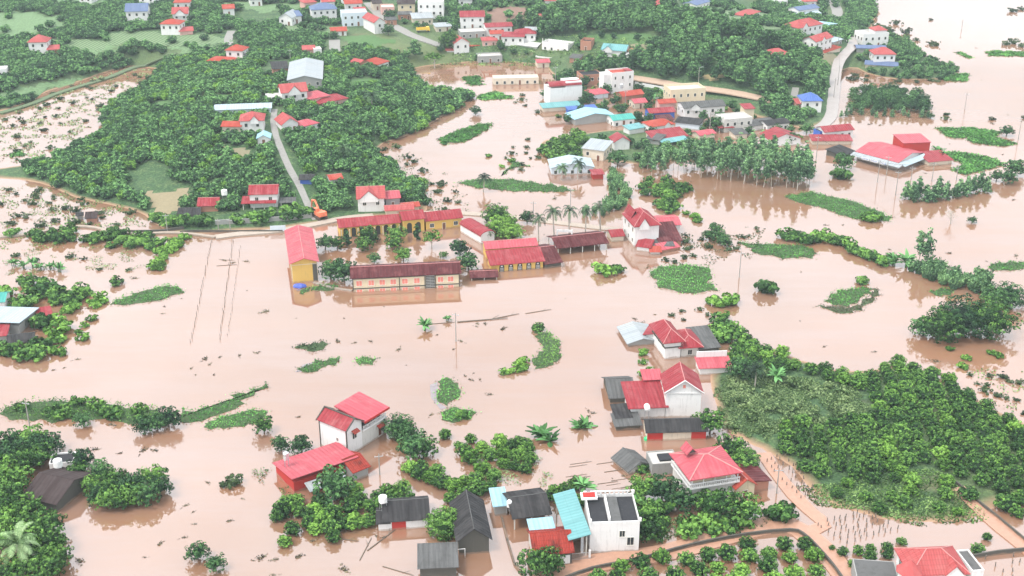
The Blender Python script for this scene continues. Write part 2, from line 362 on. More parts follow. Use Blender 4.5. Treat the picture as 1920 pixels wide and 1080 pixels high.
terrace('bare_field', [(255,380),(330,350),(355,365),(345,395),(290,405)], plain('scrub_earth', (.24,.20,.12), .95))

terrace('field', [(640,70),(700,66),(735,80),(700,92),(650,88)], FIELD2)
terrace('field', [(0,178),(60,160),(110,148),(170,138),(120,160),(50,182),(0,196)], FIELD)
terrace('field', [(300,88),(380,84),(420,94),(360,104),(290,104)], FIELD)
terrace('field', [(60,0),(150,-8),(200,2),(150,14),(80,12)], FIELD)
terrace('field', [(400,8),(470,4),(490,14),(430,22)], FIELD)
terrace('field', [(360,190),(400,178),(440,184),(410,198)], FIELD2)
terrace('field', [(640,150),(700,148),(720,158),(660,164)], FIELD2)
terrace('field', [(380,335),(420,330),(445,340),(400,352)], FIELD2)
terrace('field', [(1320,75),(1400,82),(1430,96),(1360,94)], FIELD2)

ROWF = newmat('row_field'); _m, _t, _b = ROWF; _c = gpos(_t); _w = nd(_t, 'ShaderNodeTexWave', bands_direction='DIAGONAL'); _w.inputs['Scale'].default_value = .32; _w.inputs['Distortion'].default_value = 1.5; _w.inputs['Detail'].default_value = 2; _t.links.new(_c, _w.inputs[0])
_t.links.new(mix(_t, mrange(_t, _w.outputs[1], .4, .6), (.05,.11,.045), (.20,.27,.14)), _b.inputs['Base Color']); _b.inputs['Roughness'].default_value = .95; MATS['row_field'] = _m
terrace('planted_field', [(525,50),(600,48),(650,56),(640,70),(560,68),(520,62)], _m, .14)
terrace('planted_field', [(190,66),(290,62),(400,68),(430,80),(380,86),(250,84),(190,78)], _m, .14)
terrace('planted_field', [(60,80),(120,74),(200,80),(240,92),(180,96),(90,92)], _m, .14)
terrace('planted_field', [(1260,22),(1340,18),(1440,26),(1460,44),(1360,46),(1280,40)], _m, .14)
terrace('planted_field', [(1380,52),(1440,50),(1470,70),(1400,76)], _m, .14)
# ------------------------------------------------------------------ building kit
W_ = dict(white=wallmat('white_wall', (.70,.69,.68), .5), cream=wallmat('cream_wall', (.64,.54,.38), .5), yellow=wallmat('yellow_wall', (.62,.40,.11), .35),
  grey=wallmat('grey_wall', (.30,.30,.29), .5), brick=wallmat('brick_wall', (.42,.20,.14), .5), pink=wallmat('pink_wall', (.62,.36,.32), .4), dark=wallmat('mouldy_wall', (.085,.08,.07), .6),
  red=wallmat('red_metal_wall', (.42,.035,.03), .3), blue=wallmat('blue_wall', (.06,.13,.45), .3), pale=wallmat('pale_blue_wall', (.55,.62,.68), .3), stained=wallmat('stained_wall', (.55,.54,.51), .85),
  mud=wallmat('beige_wall', (.60,.52,.42), .6))
R_ = dict(red=roofmat('red_roof', (.25,.027,.036), wear=.6, wc=(.36,.14,.14)), pinkred=roofmat('faded_red_roof', (.40,.075,.095), wear=.4, wc=(.42,.2,.2)), rust=roofmat('rusted_roof', (.075,.011,.014), wear=.65, wc=(.21,.075,.075)),
  tile=roofmat('orange_tile_roof', (.34,.055,.038), 'tile', .25, (.5,.25,.2), pitch=.5, rough=.8), ptile=roofmat('pink_tile_roof', (.36,.075,.075), 'tile', .4, (.42,.2,.18), pitch=.5, rough=.8),
  mottled=roofmat('mottled_tile_roof', (.27,.035,.025), 'tile', 1.2, (.05,.02,.018), pitch=.45, rough=.85), dark=roofmat('dark_cement_roof', (.032,.03,.032), wear=.7, wc=(.085,.08,.08), rough=.85),
  grey=roofmat('grey_cement_roof', (.10,.10,.10), wear=.75, wc=(.05,.05,.045), rough=.85), pale=roofmat('pale_metal_roof', (.34,.42,.46), wear=.2, wc=(.45,.47,.48), rough=.4),
  white=roofmat('white_metal_roof', (.30,.33,.35), wear=.45, wc=(.4,.38,.35), rough=.4), teal=roofmat('turquoise_roof', (.13,.30,.31), wear=.15, wc=(.3,.5,.5), rough=.45), blue=roofmat('blue_roof', (.07,.13,.36), wear=.15, wc=(.2,.3,.5), rough=.5),
  slate=roofmat('slate_blue_roof', (.11,.15,.26), 'tile', .3, (.25,.28,.35), pitch=.5, rough=.7), sky=roofmat('light_blue_roof', (.26,.44,.52), wear=.15, wc=(.5,.6,.65), rough=.45), green=roofmat('green_roof', (.06,.30,.26), wear=.2, wc=(.2,.4,.35)), slab=wallmat('black_slab', (.03,.03,.035), .6, (.11,.11,.11)),
  conc=wallmat('concrete_slab', (.48,.46,.43), .5), thatch=roofmat('brown_sheet_roof', (.05,.035,.035), wear=.5, wc=(.09,.075,.075), rough=.9))
GLASS, tg, bgl = newmat('window_glass'); bgl.inputs['Base Color'].default_value = (.03,.035,.04,1); bgl.inputs['Roughness'].default_value = .15
FRAME = plain('window_frame_paint', (.70,.68,.62), .6); WOOD = plain('door_wood', (.16,.06,.035), .6); RIDGE = plain('pale_ridge', (.50,.22,.21), .7)
SHUT = plain('pink_shutter', (.68,.22,.17), .7); POST = plain('post_concrete', (.55,.53,.48), .8); METAL = plain('galvanised', (.5,.52,.54), .35, .6); STEEL = plain('stainless', (.68,.69,.71), .25, .7)
DARKM = plain('dark_interior', (.03,.028,.026), .9)
def roof_solid(mb, faces, m, th=.14):
    """faces: list of (points, uvs); adds the underside and the edges"""
    cnt = {}
    for pts, uv in faces:
        mb.face(pts, m, uv); mb.face([(x, y, z-th) for x, y, z in pts][::-1], m, None)
        for i in range(len(pts)):
            a, b = tuple(round(c, 3) for c in pts[i]), tuple(round(c, 3) for c in pts[(i+1) % len(pts)])
            cnt.setdefault(frozenset((a, b)), []).append((pts[i], pts[(i+1) % len(pts)]))
    for k, l in cnt.items():
        if len(l) == 1:
            a, b = l[0]; mb.face([a, (a[0],a[1],a[2]-th), (b[0],b[1],b[2]-th), b], m)
def roof_faces(kind, x0, x1, y0, y1, z, rise):
    W, D = x1-x0, y1-y0; xm, ym = (x0+x1)/2, (y0+y1)/2
    if kind == 'gx':
        s = math.hypot(D/2, rise)
        return [([(x0,y0,z),(x1,y0,z),(x1,ym,z+rise),(x0,ym,z+rise)], [(0,s),(W,s),(W,0),(0,0)]), ([(x1,y1,z),(x0,y1,z),(x0,ym,z+rise),(x1,ym,z+rise)], [(W,s),(0,s),(0,0),(W,0)])], [((x0,ym,z+rise),(x1,ym,z+rise))]
    if kind == 'gy':
        s = math.hypot(W/2, rise)
        return [([(x1,y0,z),(x1,y1,z),(xm,y1,z+rise),(xm,y0,z+rise)], [(0,s),(D,s),(D,0),(0,0)]), ([(x0,y1,z),(x0,y0,z),(xm,y0,z+rise),(xm,y1,z+rise)], [(D,s),(0,s),(0,0),(D,0)])], [((xm,y0,z+rise),(xm,y1,z+rise))]
    if kind == 'hip':
        if W >= D: a, b = (x0+D/2, ym, z+rise), (x1-D/2, ym, z+rise)
        else: a, b = (xm, y0+W/2, z+rise), (xm, y1-W/2, z+rise)
        A, B, C, D4 = (x0,y0,z), (x1,y0,z), (x1,y1,z), (x0,y1,z)
        def uvp(pts, e0, e1):
            e0 = Vector(e0); u = (Vector(e1)-e0).normalized(); o = []
            for p in pts:
                d = Vector(p)-e0; k = d.dot(u); o.append((k, -(d-u*k).length))
            return o
        if W >= D: fs = [([A,B,b,a], A, B), ([B,C,b], B, C), ([C,D4,a,b], C, D4), ([D4,A,a], D4, A)]
        else: fs = [([A,B,a], A, B), ([B,C,b,a], B, C), ([C,D4,b], C, D4), ([D4,A,a,b], D4, A)]
        return [(p, uvp(p, e0, e1)) for p, e0, e1 in fs], [(a,b), (A,a) if W >= D else (A,a), (D4,a) if W >= D else (B,a), (B,b) if W >= D else (C,b), (C,b) if W >= D else (D4,b)]
    if kind == 'shed':   # low at the front
        s = math.hypot(D, rise); return [([(x0,y0,z),(x1,y0,z),(x1,y1,z+rise),(x0,y1,z+rise)], [(0,s),(W,s),(W,0),(0,0)])], []
    if kind == 'shedb':
        s = math.hypot(D, rise); return [([(x0,y0,z+rise),(x1,y0,z+rise),(x1,y1,z),(x0,y1,z)], [(0,0),(W,0),(W,s),(0,s)])], []
    if kind == 'shedl':  # low at the left
        s = math.hypot(W, rise); return [([(x0,y0,z),(x1,y0,z+rise),(x1,y1,z+rise),(x0,y1,z)], [(0,s),(0,0),(D,0),(D,s)])], []
    if kind == 'shedr':
        s = math.hypot(W, rise); return [([(x0,y0,z+rise),(x1,y0,z),(x1,y1,z),(x0,y1,z+rise)], [(0,0),(0,s),(D,s),(D,0)])], []
    if kind == 'barrel':
        n = 10; o = []
        for k in range(n):
            a0, a1 = math.pi*k/n, math.pi*(k+1)/n
            xa, za, xb, zb = xm-math.cos(a0)*W/2, z+math.sin(a0)*rise, xm-math.cos(a1)*W/2, z+math.sin(a1)*rise
            o.append(([(xb,y0,zb),(xb,y1,zb),(xa,y1,za),(xa,y0,za)], [(0,k+1),(D,k+1),(D,k),(0,k)]))
        return o, []
    if kind == 'barrelx':
        n = 10; o = []
        for k in range(n):
            a0, a1 = math.pi*k/n, math.pi*(k+1)/n
            ya, za, yb, zb = ym-math.cos(a0)*D/2, z+math.sin(a0)*rise, ym-math.cos(a1)*D/2, z+math.sin(a1)*rise
            o.append(([(x0,ya,za),(x1,ya,za),(x1,yb,zb),(x0,yb,zb)], [(0,k),(W,k),(W,k+1),(0,k+1)]))
        return o, []
def window_at(root, side, c, zc, ww, wh, near, mats, W, D, kind='win'):
    """side: f front (y=0), l left (x=-W/2), r right"""
    fm, pm = mats
    def bx(mb, u0, u1, z0, z1, d0, d1, m):
        if side == 'f': mb.box(u0, u1, -d1, -d0, z0, z1, m)
        elif side == 'l': mb.box(-W/2-d1, -W/2-d0, u0, u1, z0, z1, m)
        elif side == 'r': mb.box(W/2+d0, W/2+d1, u0, u1, z0, z1, m)
        else: mb.box(u0, u1, D+d0, D+d1, z0, z1, m)
    e = .09; u0, u1, z0, z1 = c-ww/2, c+ww/2, zc-wh/2, zc+wh/2
    fr = MB()
    bx(fr, u0-e, u1+e, z1, z1+e, .0, .07, fm); bx(fr, u0-e-.06, u1+e+.06, z0-e, z0, .0, .13, fm)
    bx(fr, u0-e, u0, z0, z1, .0, .07, fm); bx(fr, u1, u1+e, z0, z1, .0, .07, fm)
    if near and kind == 'win': bx(fr, c-.03, c+.03, z0, z1, .032, .062, fm)
    if near:
        f = fr.build('door' if kind == 'door' else 'window', root); p = MB(); bx(p, u0, u1, z0, z1, .0, .03, pm); p.build('panel' if kind == 'door' else 'pane', f)
    else:
        bx(fr, u0, u1, z0, z1, .0, .03, pm); fr.build('door' if kind == 'door' else 'window', root)
NB = 0
def house(A, B, D, h, roof, rc, wc, label, cat='house', name=None, rise=1.6, over=.45, sides=None, win=True, wm=None, posts=False, z=None, door=True, ridge=None, group=None, gable=None, deep=1.2, band=False, ww=1.0, wh=1.25, balcony=None):
    a, b = (G(*A), G(*B)) if z is None else (G0(*A, z), G0(*B, z))
    d = b-a; W = math.hypot(d.x, d.y); yaw = math.atan2(d.y, d.x); mid = (a+b)/2
    bz = min(max(0, H(mid.x, mid.y)), a.z, b.z) if z is None else z
    root = empty(name or cat.replace(' ', '_'), (mid.x, mid.y, bz), yaw, label, cat, group)
    root['fp'] = 0; del root['fp']
    near = mid.y < 400; wmt = W_[wc]; rmt = R_[rc]
    mb = MB(); deep = 0 if z else deep
    if not posts:
        mb.box(-W/2, W/2, 0, D, -deep, h, wmt)
        if band:
            mb.box(-W/2-.04, W/2+.04, -.04, D+.04, h-.35, h-.1, W_['dark'])
        if roof == 'gx' and rise > .5:
            for s in (-1, 1): mb.face([(s*W/2,0,h+.002),(s*W/2,D,h+.002),(s*W/2,D/2,h+rise*.97)][::s], wmt)
        if roof in ('gy',) and rise > .5:
            for y in (0, D): mb.face([(-W/2,y,h+.002),(W/2,y,h+.002),(0,y,h+rise*.97)][::1 if y == 0 else -1], wmt)
        if roof == 'shed':
            mb.box(-W/2, W/2, D-.15, D, h+.001, h+rise*.9, wmt)
            for s in (-1, 1): mb.face([(s*W/2,0,h+.002),(s*W/2,D-.16,h+.002),(s*W/2,D-.16,h+rise*.95)][::s], wmt)
        if roof in ('shedl', 'shedr'):
            s = 1 if roof == 'shedl' else -1
            for y in (0, D): mb.face([(-s*W/2,y,h+.002),(s*W/2,y,h+.002),(s*W/2,y,h+rise*.95)], wmt)
        if roof == 'barrel':
            for y in (0, D): mb.face([(-W/2,y,h+.002)]+[(-math.cos(math.pi*k/8)*W/2*.97,y,h+math.sin(math.pi*k/8)*rise*.95) for k in range(1, 8)][::1]+[(W/2,y,h+.002)], wmt)
        mb.build('wall', root)
    else:
        n = max(2, int(W/3.2)+1)
        for k in range(n):
            for y in (.1, D-.1):
                x = -W/2+.1+(W-.2)*k/(n-1); p = MB(); p.box(x-.11, x+.11, y-.11, y+.11, -deep, h+(rise*.8*y/D if roof == 'shed' else 0), POST); p.build('post', root)
    if roof == 'flat':
        p = MB(); t = .16; ph = rise
        p.box(-W/2-.02, W/2+.02, -.02, t, h, h+ph, wmt); p.box(-W/2-.02, W/2+.02, D-t, D+.02, h, h+ph, wmt)
        p.box(-W/2-.02, -W/2+t, t, D-t, h, h+ph, wmt); p.box(W/2-t, W/2+.02, t, D-t, h, h+ph, wmt); p.build('parapet', root)
        p = MB(); p.box(-W/2+t, W/2-t, t, D-t, h+.002, h+.09, rmt); p.build('roof', root)
    else:
        o = over; rz = h+.14+ (0 if roof.startswith('shed') else 0)
        zz = rz - (o/(D/2+o)*rise if roof in ('gx','hip','barrelx') else o/(W/2+o)*rise if roof in ('gy','barrel') else 0)*.6
        fs, rl = roof_faces(roof, -W/2-o, W/2+o, -o, D+o, zz, rise+.1)
        p = MB(); roof_solid(p, fs, rmt); ro = p.build('roof', root)
        if ridge if ridge is not None else near:
            q = MB()
            for e0, e1 in rl: q.tube((e0[0],e0[1],e0[2]+.02), (e1[0],e1[1],e1[2]+.02), .09, .09, RIDGE if rc in ('red','pinkred','tile','ptile','rust') else R_['grey'] if rc in('dark','grey') else rmt, 5)
            if rl: q.build('ridge_cap', ro)
        if gable and roof in ('gx', 'hip'):
            # small cross gable over the front: (centre x, width, rise)
            gx_, gw, gr = gable; p = MB(); yb = D*.5
            fs = [([(gx_+gw/2,-o-.25,zz+.02),(gx_+gw/2,yb,zz+.02),(gx_,yb,zz+gr),(gx_,-o-.25,zz+gr)], [(0,gw*.6),(D/2,gw*.6),(D/2,0),(0,0)]),
                  ([(gx_-gw/2,yb,zz+.02),(gx_-gw/2,-o-.25,zz+.02),(gx_,-o-.25,zz+gr),(gx_,yb,zz+gr)], [(D/2,gw*.6),(0,gw*.6),(0,0),(D/2,0)])]
            roof_solid(p, fs, rmt); p.build('gable_roof', root)
            p = MB(); e = .25; p.face([(gx_-gw/2+e,-o-.05,zz-.1),(gx_+gw/2-e,-o-.05,zz-.1),(gx_,-o-.05,zz+gr*.88)], wmt); p.box(gx_-gw/2+e, gx_+gw/2-e, -o-.04, -.01, h-1.2 if h>3 else h-.5, zz-.1, wmt); p.build('gable_wall', root)
    if win and not posts and h > 1.3:
        fl = max(1, round(h/3.4)); sd_ = sides or ('f'+('l' if mid.x > 30 else 'r' if mid.x < -30 else ''))
        mats = wm or (FRAME, GLASS)
        for s_ in sd_:
            L = W if s_ in 'fb' else D; n = max(1, int(L/2.9))
            for k in range(fl):
                zc = h-1.7-k*3.3
                if zc < .7: continue
                for i in range(n):
                    u = L*(i+.5)/n; u = u-W/2 if s_ in 'fb' else u
                    if door and k == fl-1 and i == n//2 and s_ == 'f' and zc < 2.4: window_at(root, s_, u, 1.05, .95, 2.1, near, (FRAME, WOOD), W, D, 'door'); continue
                    window_at(root, s_, u, zc, ww, wh, near, mats, W, D)
    if balcony:
        zb = balcony; p = MB(); p.box(-W/2+.3, W/2-.3, -1.4, -.003, zb-.15, zb, wmt); bo = p.build('balcony', root)
        q = MB(); n = max(4, int(W/.5))
        for k in range(n+1):
            x = -W/2+.35+(W-.7)*k/n; q.box(x-.05, x+.05, -1.36, -1.26, zb+.001, zb+.8, wmt)
        q.box(-W/2+.3, W/2-.3, -1.4, -1.22, zb+.8, zb+.92, wmt); q.build('railing', bo)
    return root, (W, D, bz, yaw, mid)
def tank(px, py, z, label, r=.55, hh=1.5, mat=None, stand=1.2, lying=False, cat='water tank'):
    p = G0(px, py, z); root = empty('water_tank', p, rnd.uniform(0, 3), label, cat); mat = mat or STEEL
    mb = MB()
    if stand > 0:
        for sx in (-1, 1):
            for sy in (-1, 1): mb.tube((sx*r*.75, sy*r*.75, 0), (sx*r*.6, sy*r*.6, stand), .05, .05, METAL, 5)
        mb.box(-r*.85, r*.85, -r*.85, r*.85, stand-.06, stand, METAL); mb.build('stand', root)
    t = MB(); n = 16
    if lying:
        t.tube((-hh/2,0,stand+r), (hh/2,0,stand+r), r, r, mat, n)
        for s in (-1, 1): t.tube((s*hh/2,0,stand+r), (s*(hh/2+.2),0,stand+r), r, r*.45, mat, n)
    else:
        t.tube((0,0,stand), (0,0,stand+hh), r, r, mat, n); t.tube((0,0,stand+hh), (0,0,stand+hh+.28), r, .2, mat, n); t.tube((0,0,stand+hh+.28), (0,0,stand+hh+.36), .2, .2, mat, 10)
        for k in (1, 2, 3): t.tube((0,0,stand+hh*k/4-.03), (0,0,stand+hh*k/4+.03), r*1.03, r*1.03, mat, n, cap=True)
    t.build('tank', root); return root
def on(info, u, v, z):     # a point in a building's own frame (u along the front, v away from the camera) as a world point
    W, D, bz, yaw, mid = info; c, s = math.cos(yaw), math.sin(yaw)
    return Vector((mid.x+u*c-v*s, mid.y+u*s+v*c, bz+z))
# ------------------------------------------------------------------ near buildings (bottom of the picture)
h1, i1 = house((1105,1037), (1197,1034), 9.2, 6.1, 'flat', 'slab', 'white', 'white two storey block with black stained flat roof by the turquoise roof', win=False, rise=.75)
for u, z, a, b in ((1.4, 4.1, .95, 1.3), (3.0, 2.4, 1.2, 1.7)): window_at(h1, 'f', u+.0, z, a, b, True, (FRAME, GLASS), i1[0], i1[1])
mb = MB(); mb.box(-1.1, -.75, .6, 8.2, 6.2, 7.3, W_['white']); mb.box(-.74, 1.3, .5, 8.3, 6.2, 6.75, R_['grey']); mb.build('stair_cover', h1)
mb = MB(); mb.box(-i1[0]/2-.9, -i1[0]/2+2.2, 7.2, 9.3, 6.86, 7.3, W_['white']); sr = mb.build('stair_roof', h1)
mb = MB(); mb.box(-i1[0]/2-.5, -i1[0]/2+1.8, 7.5, 8.9, 7.3, 7.5, W_['red']); mb.build('red_panel', sr)
for sx in (-1, 1):
    for y in (0, i1[1]): 
        mb = MB(); mb.box(sx*i1[0]/2-.25, sx*i1[0]/2+.25, y-.25, y+.25, 6.86, 7.5, W_['white']); mb.build('corner_post', h1)
mb = MB()
for k in range(9): mb.box(-3.4+k*.85, -3.15+k*.85, 9.0, 9.25, 6.86, 7.4, W_['white'])
mb.box(-3.6, 3.9, 8.98, 9.27, 7.4, 7.55, W_['white']); mb.build('railing', h1)
h, i = house((1070,1046), (1100,1043), 14, 4.3, 'shedl', 'teal', 'dark', 'open fronted shed with wide turquoise metal roof left of the white block', 'shed', posts=True, rise=.8, over=.6)
mb = MB(); mb.box(-i[0]/2, i[0]/2, 5, 5.2, 0, 3.9, W_['dark']); mb.build('back_wall', h)
gt = empty('gate', on(i, 0, -.9, 0), i[3], 'pale grey metal bar gate in front of the turquoise shed', 'gate')
for k in range(2):
    mb = MB(); x0 = -1.6+k*1.65
    for j in range(9): mb.box(x0+j*.19, x0+j*.19+.04, -.02, .02, 0, 1.5, METAL)
    mb.box(x0-.02, x0+1.6, -.03, .03, 1.5, 1.58, METAL); mb.box(x0-.02, x0+1.6, -.03, .03, .1, .18, METAL); mb.build('leaf', gt)
for s in (-1, 1):
    mb = MB(); mb.box(s*1.85-.17, s*1.85+.17, -.17, .17, -.3, 2.0, W_['white']); mb.build('pillar', gt)
h, i = house((1003,1064), (1072,1058), 7.5, 2.9, 'gx', 'mottled', 'stained', 'small house with mottled red tile roof and cloth over its doorway', rise=1.9, win=False)
mb = MB(); mb.box(.9, 3.4, -.09, -.003, 0, 2.5, W_['dark']); f = mb.build('door', h); mb = MB(); mb.box(1.25, 3.05, -.13, -.092, .3, 2.2, W_['white']); mb.build('white_cloth', f)
house((1000,1034), (1040,1030), 4.5, 3.2, 'shed', 'sky', 'brick', 'low lean-to with pale blue sheet roof behind the mottled tile house', 'lean-to', name='lean_to', rise=.5, win=False)
h, i = house((964,993), (1030,984), 8.5, 2.7, 'gx', 'dark', 'dark', 'long open shed with dark sagging cement roof and posts, behind the pale blue lean-to', 'shed', posts=True, rise=1.7)
mb = MB(); mb.box(-i[0]/2, i[0]/2, i[1]-.3, i[1]-.1, -1, 2.6, W_['dark']); mb.box(i[0]/2-2.5, i[0]/2-.1, 3.0, 3.2, 0, 2.4, W_['brick']); mb.build('back_wall', h)
for k in range(3):
    p = on(i, -.6+k*1.3, .2, 2.55)
    mb = MB(); mb.tube((0,0,0), (0,0,.12), .42, .48, STEEL, 14); mb.tube((0,0,.12), (0,0,.3), .48, .1, STEEL, 14)
    tag(mb.build('basin_lid', loc=p), ['white round lid on the edge of the dark sagging roof, leftmost of three', 'white round lid on the edge of the dark sagging roof, middle of three', 'white round lid on the edge of the dark sagging roof, rightmost of three'][k], 'lid', 'lids on the dark sagging roof')
h, i = house((928,968), (950,966), 5, 2.4, 'shed', 'sky', 'grey', 'tiny shack with light blue roof carrying a white tank, left of the dark sagging shed', 'shack', rise=.4, win=False)
tank(955, 962, 1.6, 'white tank on a stand by the tiny light blue roofed shack', .5, 1.2, plain('white_plastic', (.78,.78,.76), .5), 1.5)
h, i = house((861,1041), (917,1036), 12, 3.4, 'gy', 'dark', 'dark', 'tall dark barn with grey black gable roof standing in the water', 'barn', rise=2.6, over=.6, win=False)
mb = MB()
for x in (-3.2, -1.8): mb.box(x-.06, x+.06, -.9, -.78, -.5, 1.9, W_['white'])
mb.box(-3.26, -1.74, -.9, -.78, 1.9, 2.0, W_['white']); mb.build('porch_frame', h)
h, i = house((722,995), (803,989), 7.2, 2.2, 'gx', 'dark', 'white', 'long low white house with dark roof and one red wall panel', rise=2.0, win=False)
mb = MB(); mb.box(-2.8, -.1, -.05, -.003, -.5, 2.1, W_['red']); mb.build('red_panel', h)
house((710,996), (729,995), 5, 1.9, 'gx', 'dark', 'white', 'small white annex with dark roof at the left end of the long low house', 'annex', rise=.9, win=True, door=False)
tank(720, 978, 0, 'white water tank on a tall stand behind the long low white house', .8, 1.2, plain('white_plastic', (.78,.78,.76), .5), 4.6)
h, i = house((788,1086), (856,1083), 5.5, 2.5, 'shed', 'grey', 'dark', 'grey corrugated shed at the bottom edge of the picture', 'shed', rise=.8, win=False)
# big white house with the two red roofs
h, i = house((602,836), (652,857), 4.7, 6.6, 'gx', 'red', 'white', 'tall white house with narrow red gable roof and dark ridge edging', rise=1.6, over=.4, win=False, ridge=False)
W, D = i[0], i[1]
for x0 in (-W/2-.45, W/2+.45):
    mb = MB(); pts = [(-.5, 6.45), (D/2, 8.5), (D+.5, 6.45)]; vs = [Vector((x0, y, z)) for y, z in pts]
    for k in range(2):
        q = [vs[k]+Vector((-.12,0,-.12)), vs[k]+Vector((.12,0,-.12)), vs[k]+Vector((.12,0,.14)), vs[k]+Vector((-.12,0,.14))]; r_ = [v-vs[k]+vs[k+1] for v in q]
        for j in range(4): mb.face([q[j], r_[j], r_[(j+1)%4], q[(j+1)%4]], W_['dark'])
    mb.build('verge_trim', h)
mb = MB(); mb.box(-W/2-.4, W/2+.4, D/2-.14, D/2+.14, 8.34, 8.56, W_['dark']); mb.build('ridge_cap', h)
mb = MB(); mb.box(W/2-.12, W/2+.1, -.12, .12, -1, 6.6, W_['dark']); mb.build('downpipe', h); mb = MB(); mb.box(-W/2-.1, -W/2+.12, -.12, .12, -1, 6.6, W_['dark']); mb.build('downpipe', h)
window_at(h, 'r', 2.4, 4.2, 1.2, 1.5, True, (FRAME, GLASS), W, D); window_at(h, 'f', 1.2, 3.4, .5, .8, True, (FRAME, GLASS), W, D)
mb = MB(); roof_solid(mb, [([(W/2+.02, 1.5, 5.6), (W/2+1.0, 1.5, 5.15), (W/2+1.0, 3.3, 5.15), (W/2+.02, 3.3, 5.6)], [(0,0),(0,1),(1.8,1),(1.8,0)])], R_['tile'], .08); mb.build('awning', h)
A2, B2 = on(i, -W/2, D+.02, 0), on(i, W/2, D+.02, 0)
h, i = house(proj(A2), proj(B2), 7.6, 4.1, 'flat', 'conc', 'stained', 'white terrace house with flat pink red canopy roof and balustrade', rise=.1, win=False)
W, D = i[0], i[1]
roof_solid(mb := MB(), [([(-W/2-.2,.2,7.5),(W/2+.8,.2,6.5),(W/2+.8,D+.5,6.5),(-W/2-.2,D+.5,7.5)], [(0,0),(0,W),(D,W),(D,0)])], R_['pinkred'], .3); mb.build('canopy', h)
mb = MB(); mb.box(W/2+.8, W/2+.86, .15, D+.55, 6.0, 6.52, W_['red']); mb.build('fascia', h)
for x in (-W/2+.3, W/2-.3):
    for y in (.3, D/2, D-.3):
        mb = MB(); mb.tube((x,y,4.2), (x,y,6.5 if x > 0 else 7.2), .07, .07, METAL, 6); mb.build('canopy_post', h)
mb = MB()
for k in range(18): mb.box(W/2+.1, W/2+.22, .3+k*(D-.5)/17, .42+k*(D-.5)/17, 4.2, 4.95, W_['white'])
mb.box(W/2+.05, W/2+.27, .2, D+.1, 4.95, 5.08, W_['white']); mb.box(W/2+.003, W/2+.3, .1, D+.1, 3.95, 4.2, W_['white']); mb.build('railing', h)
mb = MB(); mb.box(-W/2+.2, W/2-1.6, .5, D-.5, 4.25, 6.4, DARKM); mb.build('upper_room', h)
window_at(h, 'r', D-2.0, 1.5, 1.0, 2.2, True, (FRAME, WOOD), W, D, 'door')
mb = MB(); roof_solid(mb, [([(W/2+.02,D-3.0,3.2),(W/2+.9,D-3.0,2.8),(W/2+.9,D-1.0,2.8),(W/2+.02,D-1.0,3.2)], [(0,0),(0,1),(2,1),(2,0)])], R_['tile'], .08); mb.build('awning', h)
for k in range(4):
    mb = MB(); mb.tube((W/2-.6, 1.0+k*1.7, 4.25), (W/2-.6, 1.0+k*1.7, 5.0), .3, .38, W_['dark'], 8); mb.build('planter', h)
h, i = house((552,924), (668,884), 8.6, 2.4, 'shedb', 'pinkred', 'red', 'wide hall with glossy pink red metal roof in front of the tall white house', 'hall', rise=1.0, over=.5, win=False)
fs, _ = roof_faces('shed', -i[0]/2+2, i[0]/2-3.5, -3.2, -.7, 1.2, .8); mb = MB(); roof_solid(mb, fs, R_['white']); mb.build('porch_roof', h)
h, i = house((664,903), (691,892), 7, 2.3, 'gx', 'mottled', 'grey', 'grey walled annex with mottled orange red tile roof at the right end of the hall', 'annex', rise=1.2, win=False)
tank(540, 897, 0, 'silver water tank on a high stand beside the glossy roofed hall', .6, 1.5, STEEL, 4.6)
# bottom left dark house
h, i = house((48,948), (108,962), 11, 2.2, 'gx', 'thatch', 'dark', 'low house with large dark brown roof half hidden by trees at the left', rise=2.0, win=False)
h, i = house((95,888), (140,884), 4, 2.0, 'flat', 'slab', 'white', 'small white flat roofed hut behind the dark brown roof', 'hut', rise=.4, win=False)
tank(110, 878, 2.4, 'large white tank on top of the small white hut', .9, 1.5, plain('white_plastic', (.78,.78,.76), .5), .5)
# left edge
h, i = house((-30,626), (38,628), 10, 2.6, 'shedb', 'pale', 'grey', 'shed with big pale blue metal roof at the left edge of the picture', 'shed', rise=1.0, win=False, over=.8)
h, i = house((-40,650), (14,645), 5, 2.4, 'shed', 'red', 'grey', 'small red roofed shack below the pale blue roof at the left edge', 'shack', rise=.6, win=False)
h, i = house((18,655), (64,650), 5, 1.6, 'gx', 'dark', 'mud', 'sagging grey hut right of the small red shack', 'hut', rise=1.1, win=False)
h, i = house((75,606), (98,602), 4.5, 1.4, 'shed', 'red', 'mud', 'tiny brick red roofed hut among bushes right of the pale blue roof', 'hut', rise=.7, win=False)
h, i = house((-30,584), (10,582), 6, 2.6, 'gx', 'green', 'white', 'white house with green roof cut by the left edge of the picture', rise=1.2, win=False)
# half-sunk hut
h, i = house((1150,866), (1179,890), 5.2, .9, 'gx', 'grey', 'stained', 'nearly sunken hut with mossy grey gable roof alone in the brown water', 'hut', rise=1.5, win=False)
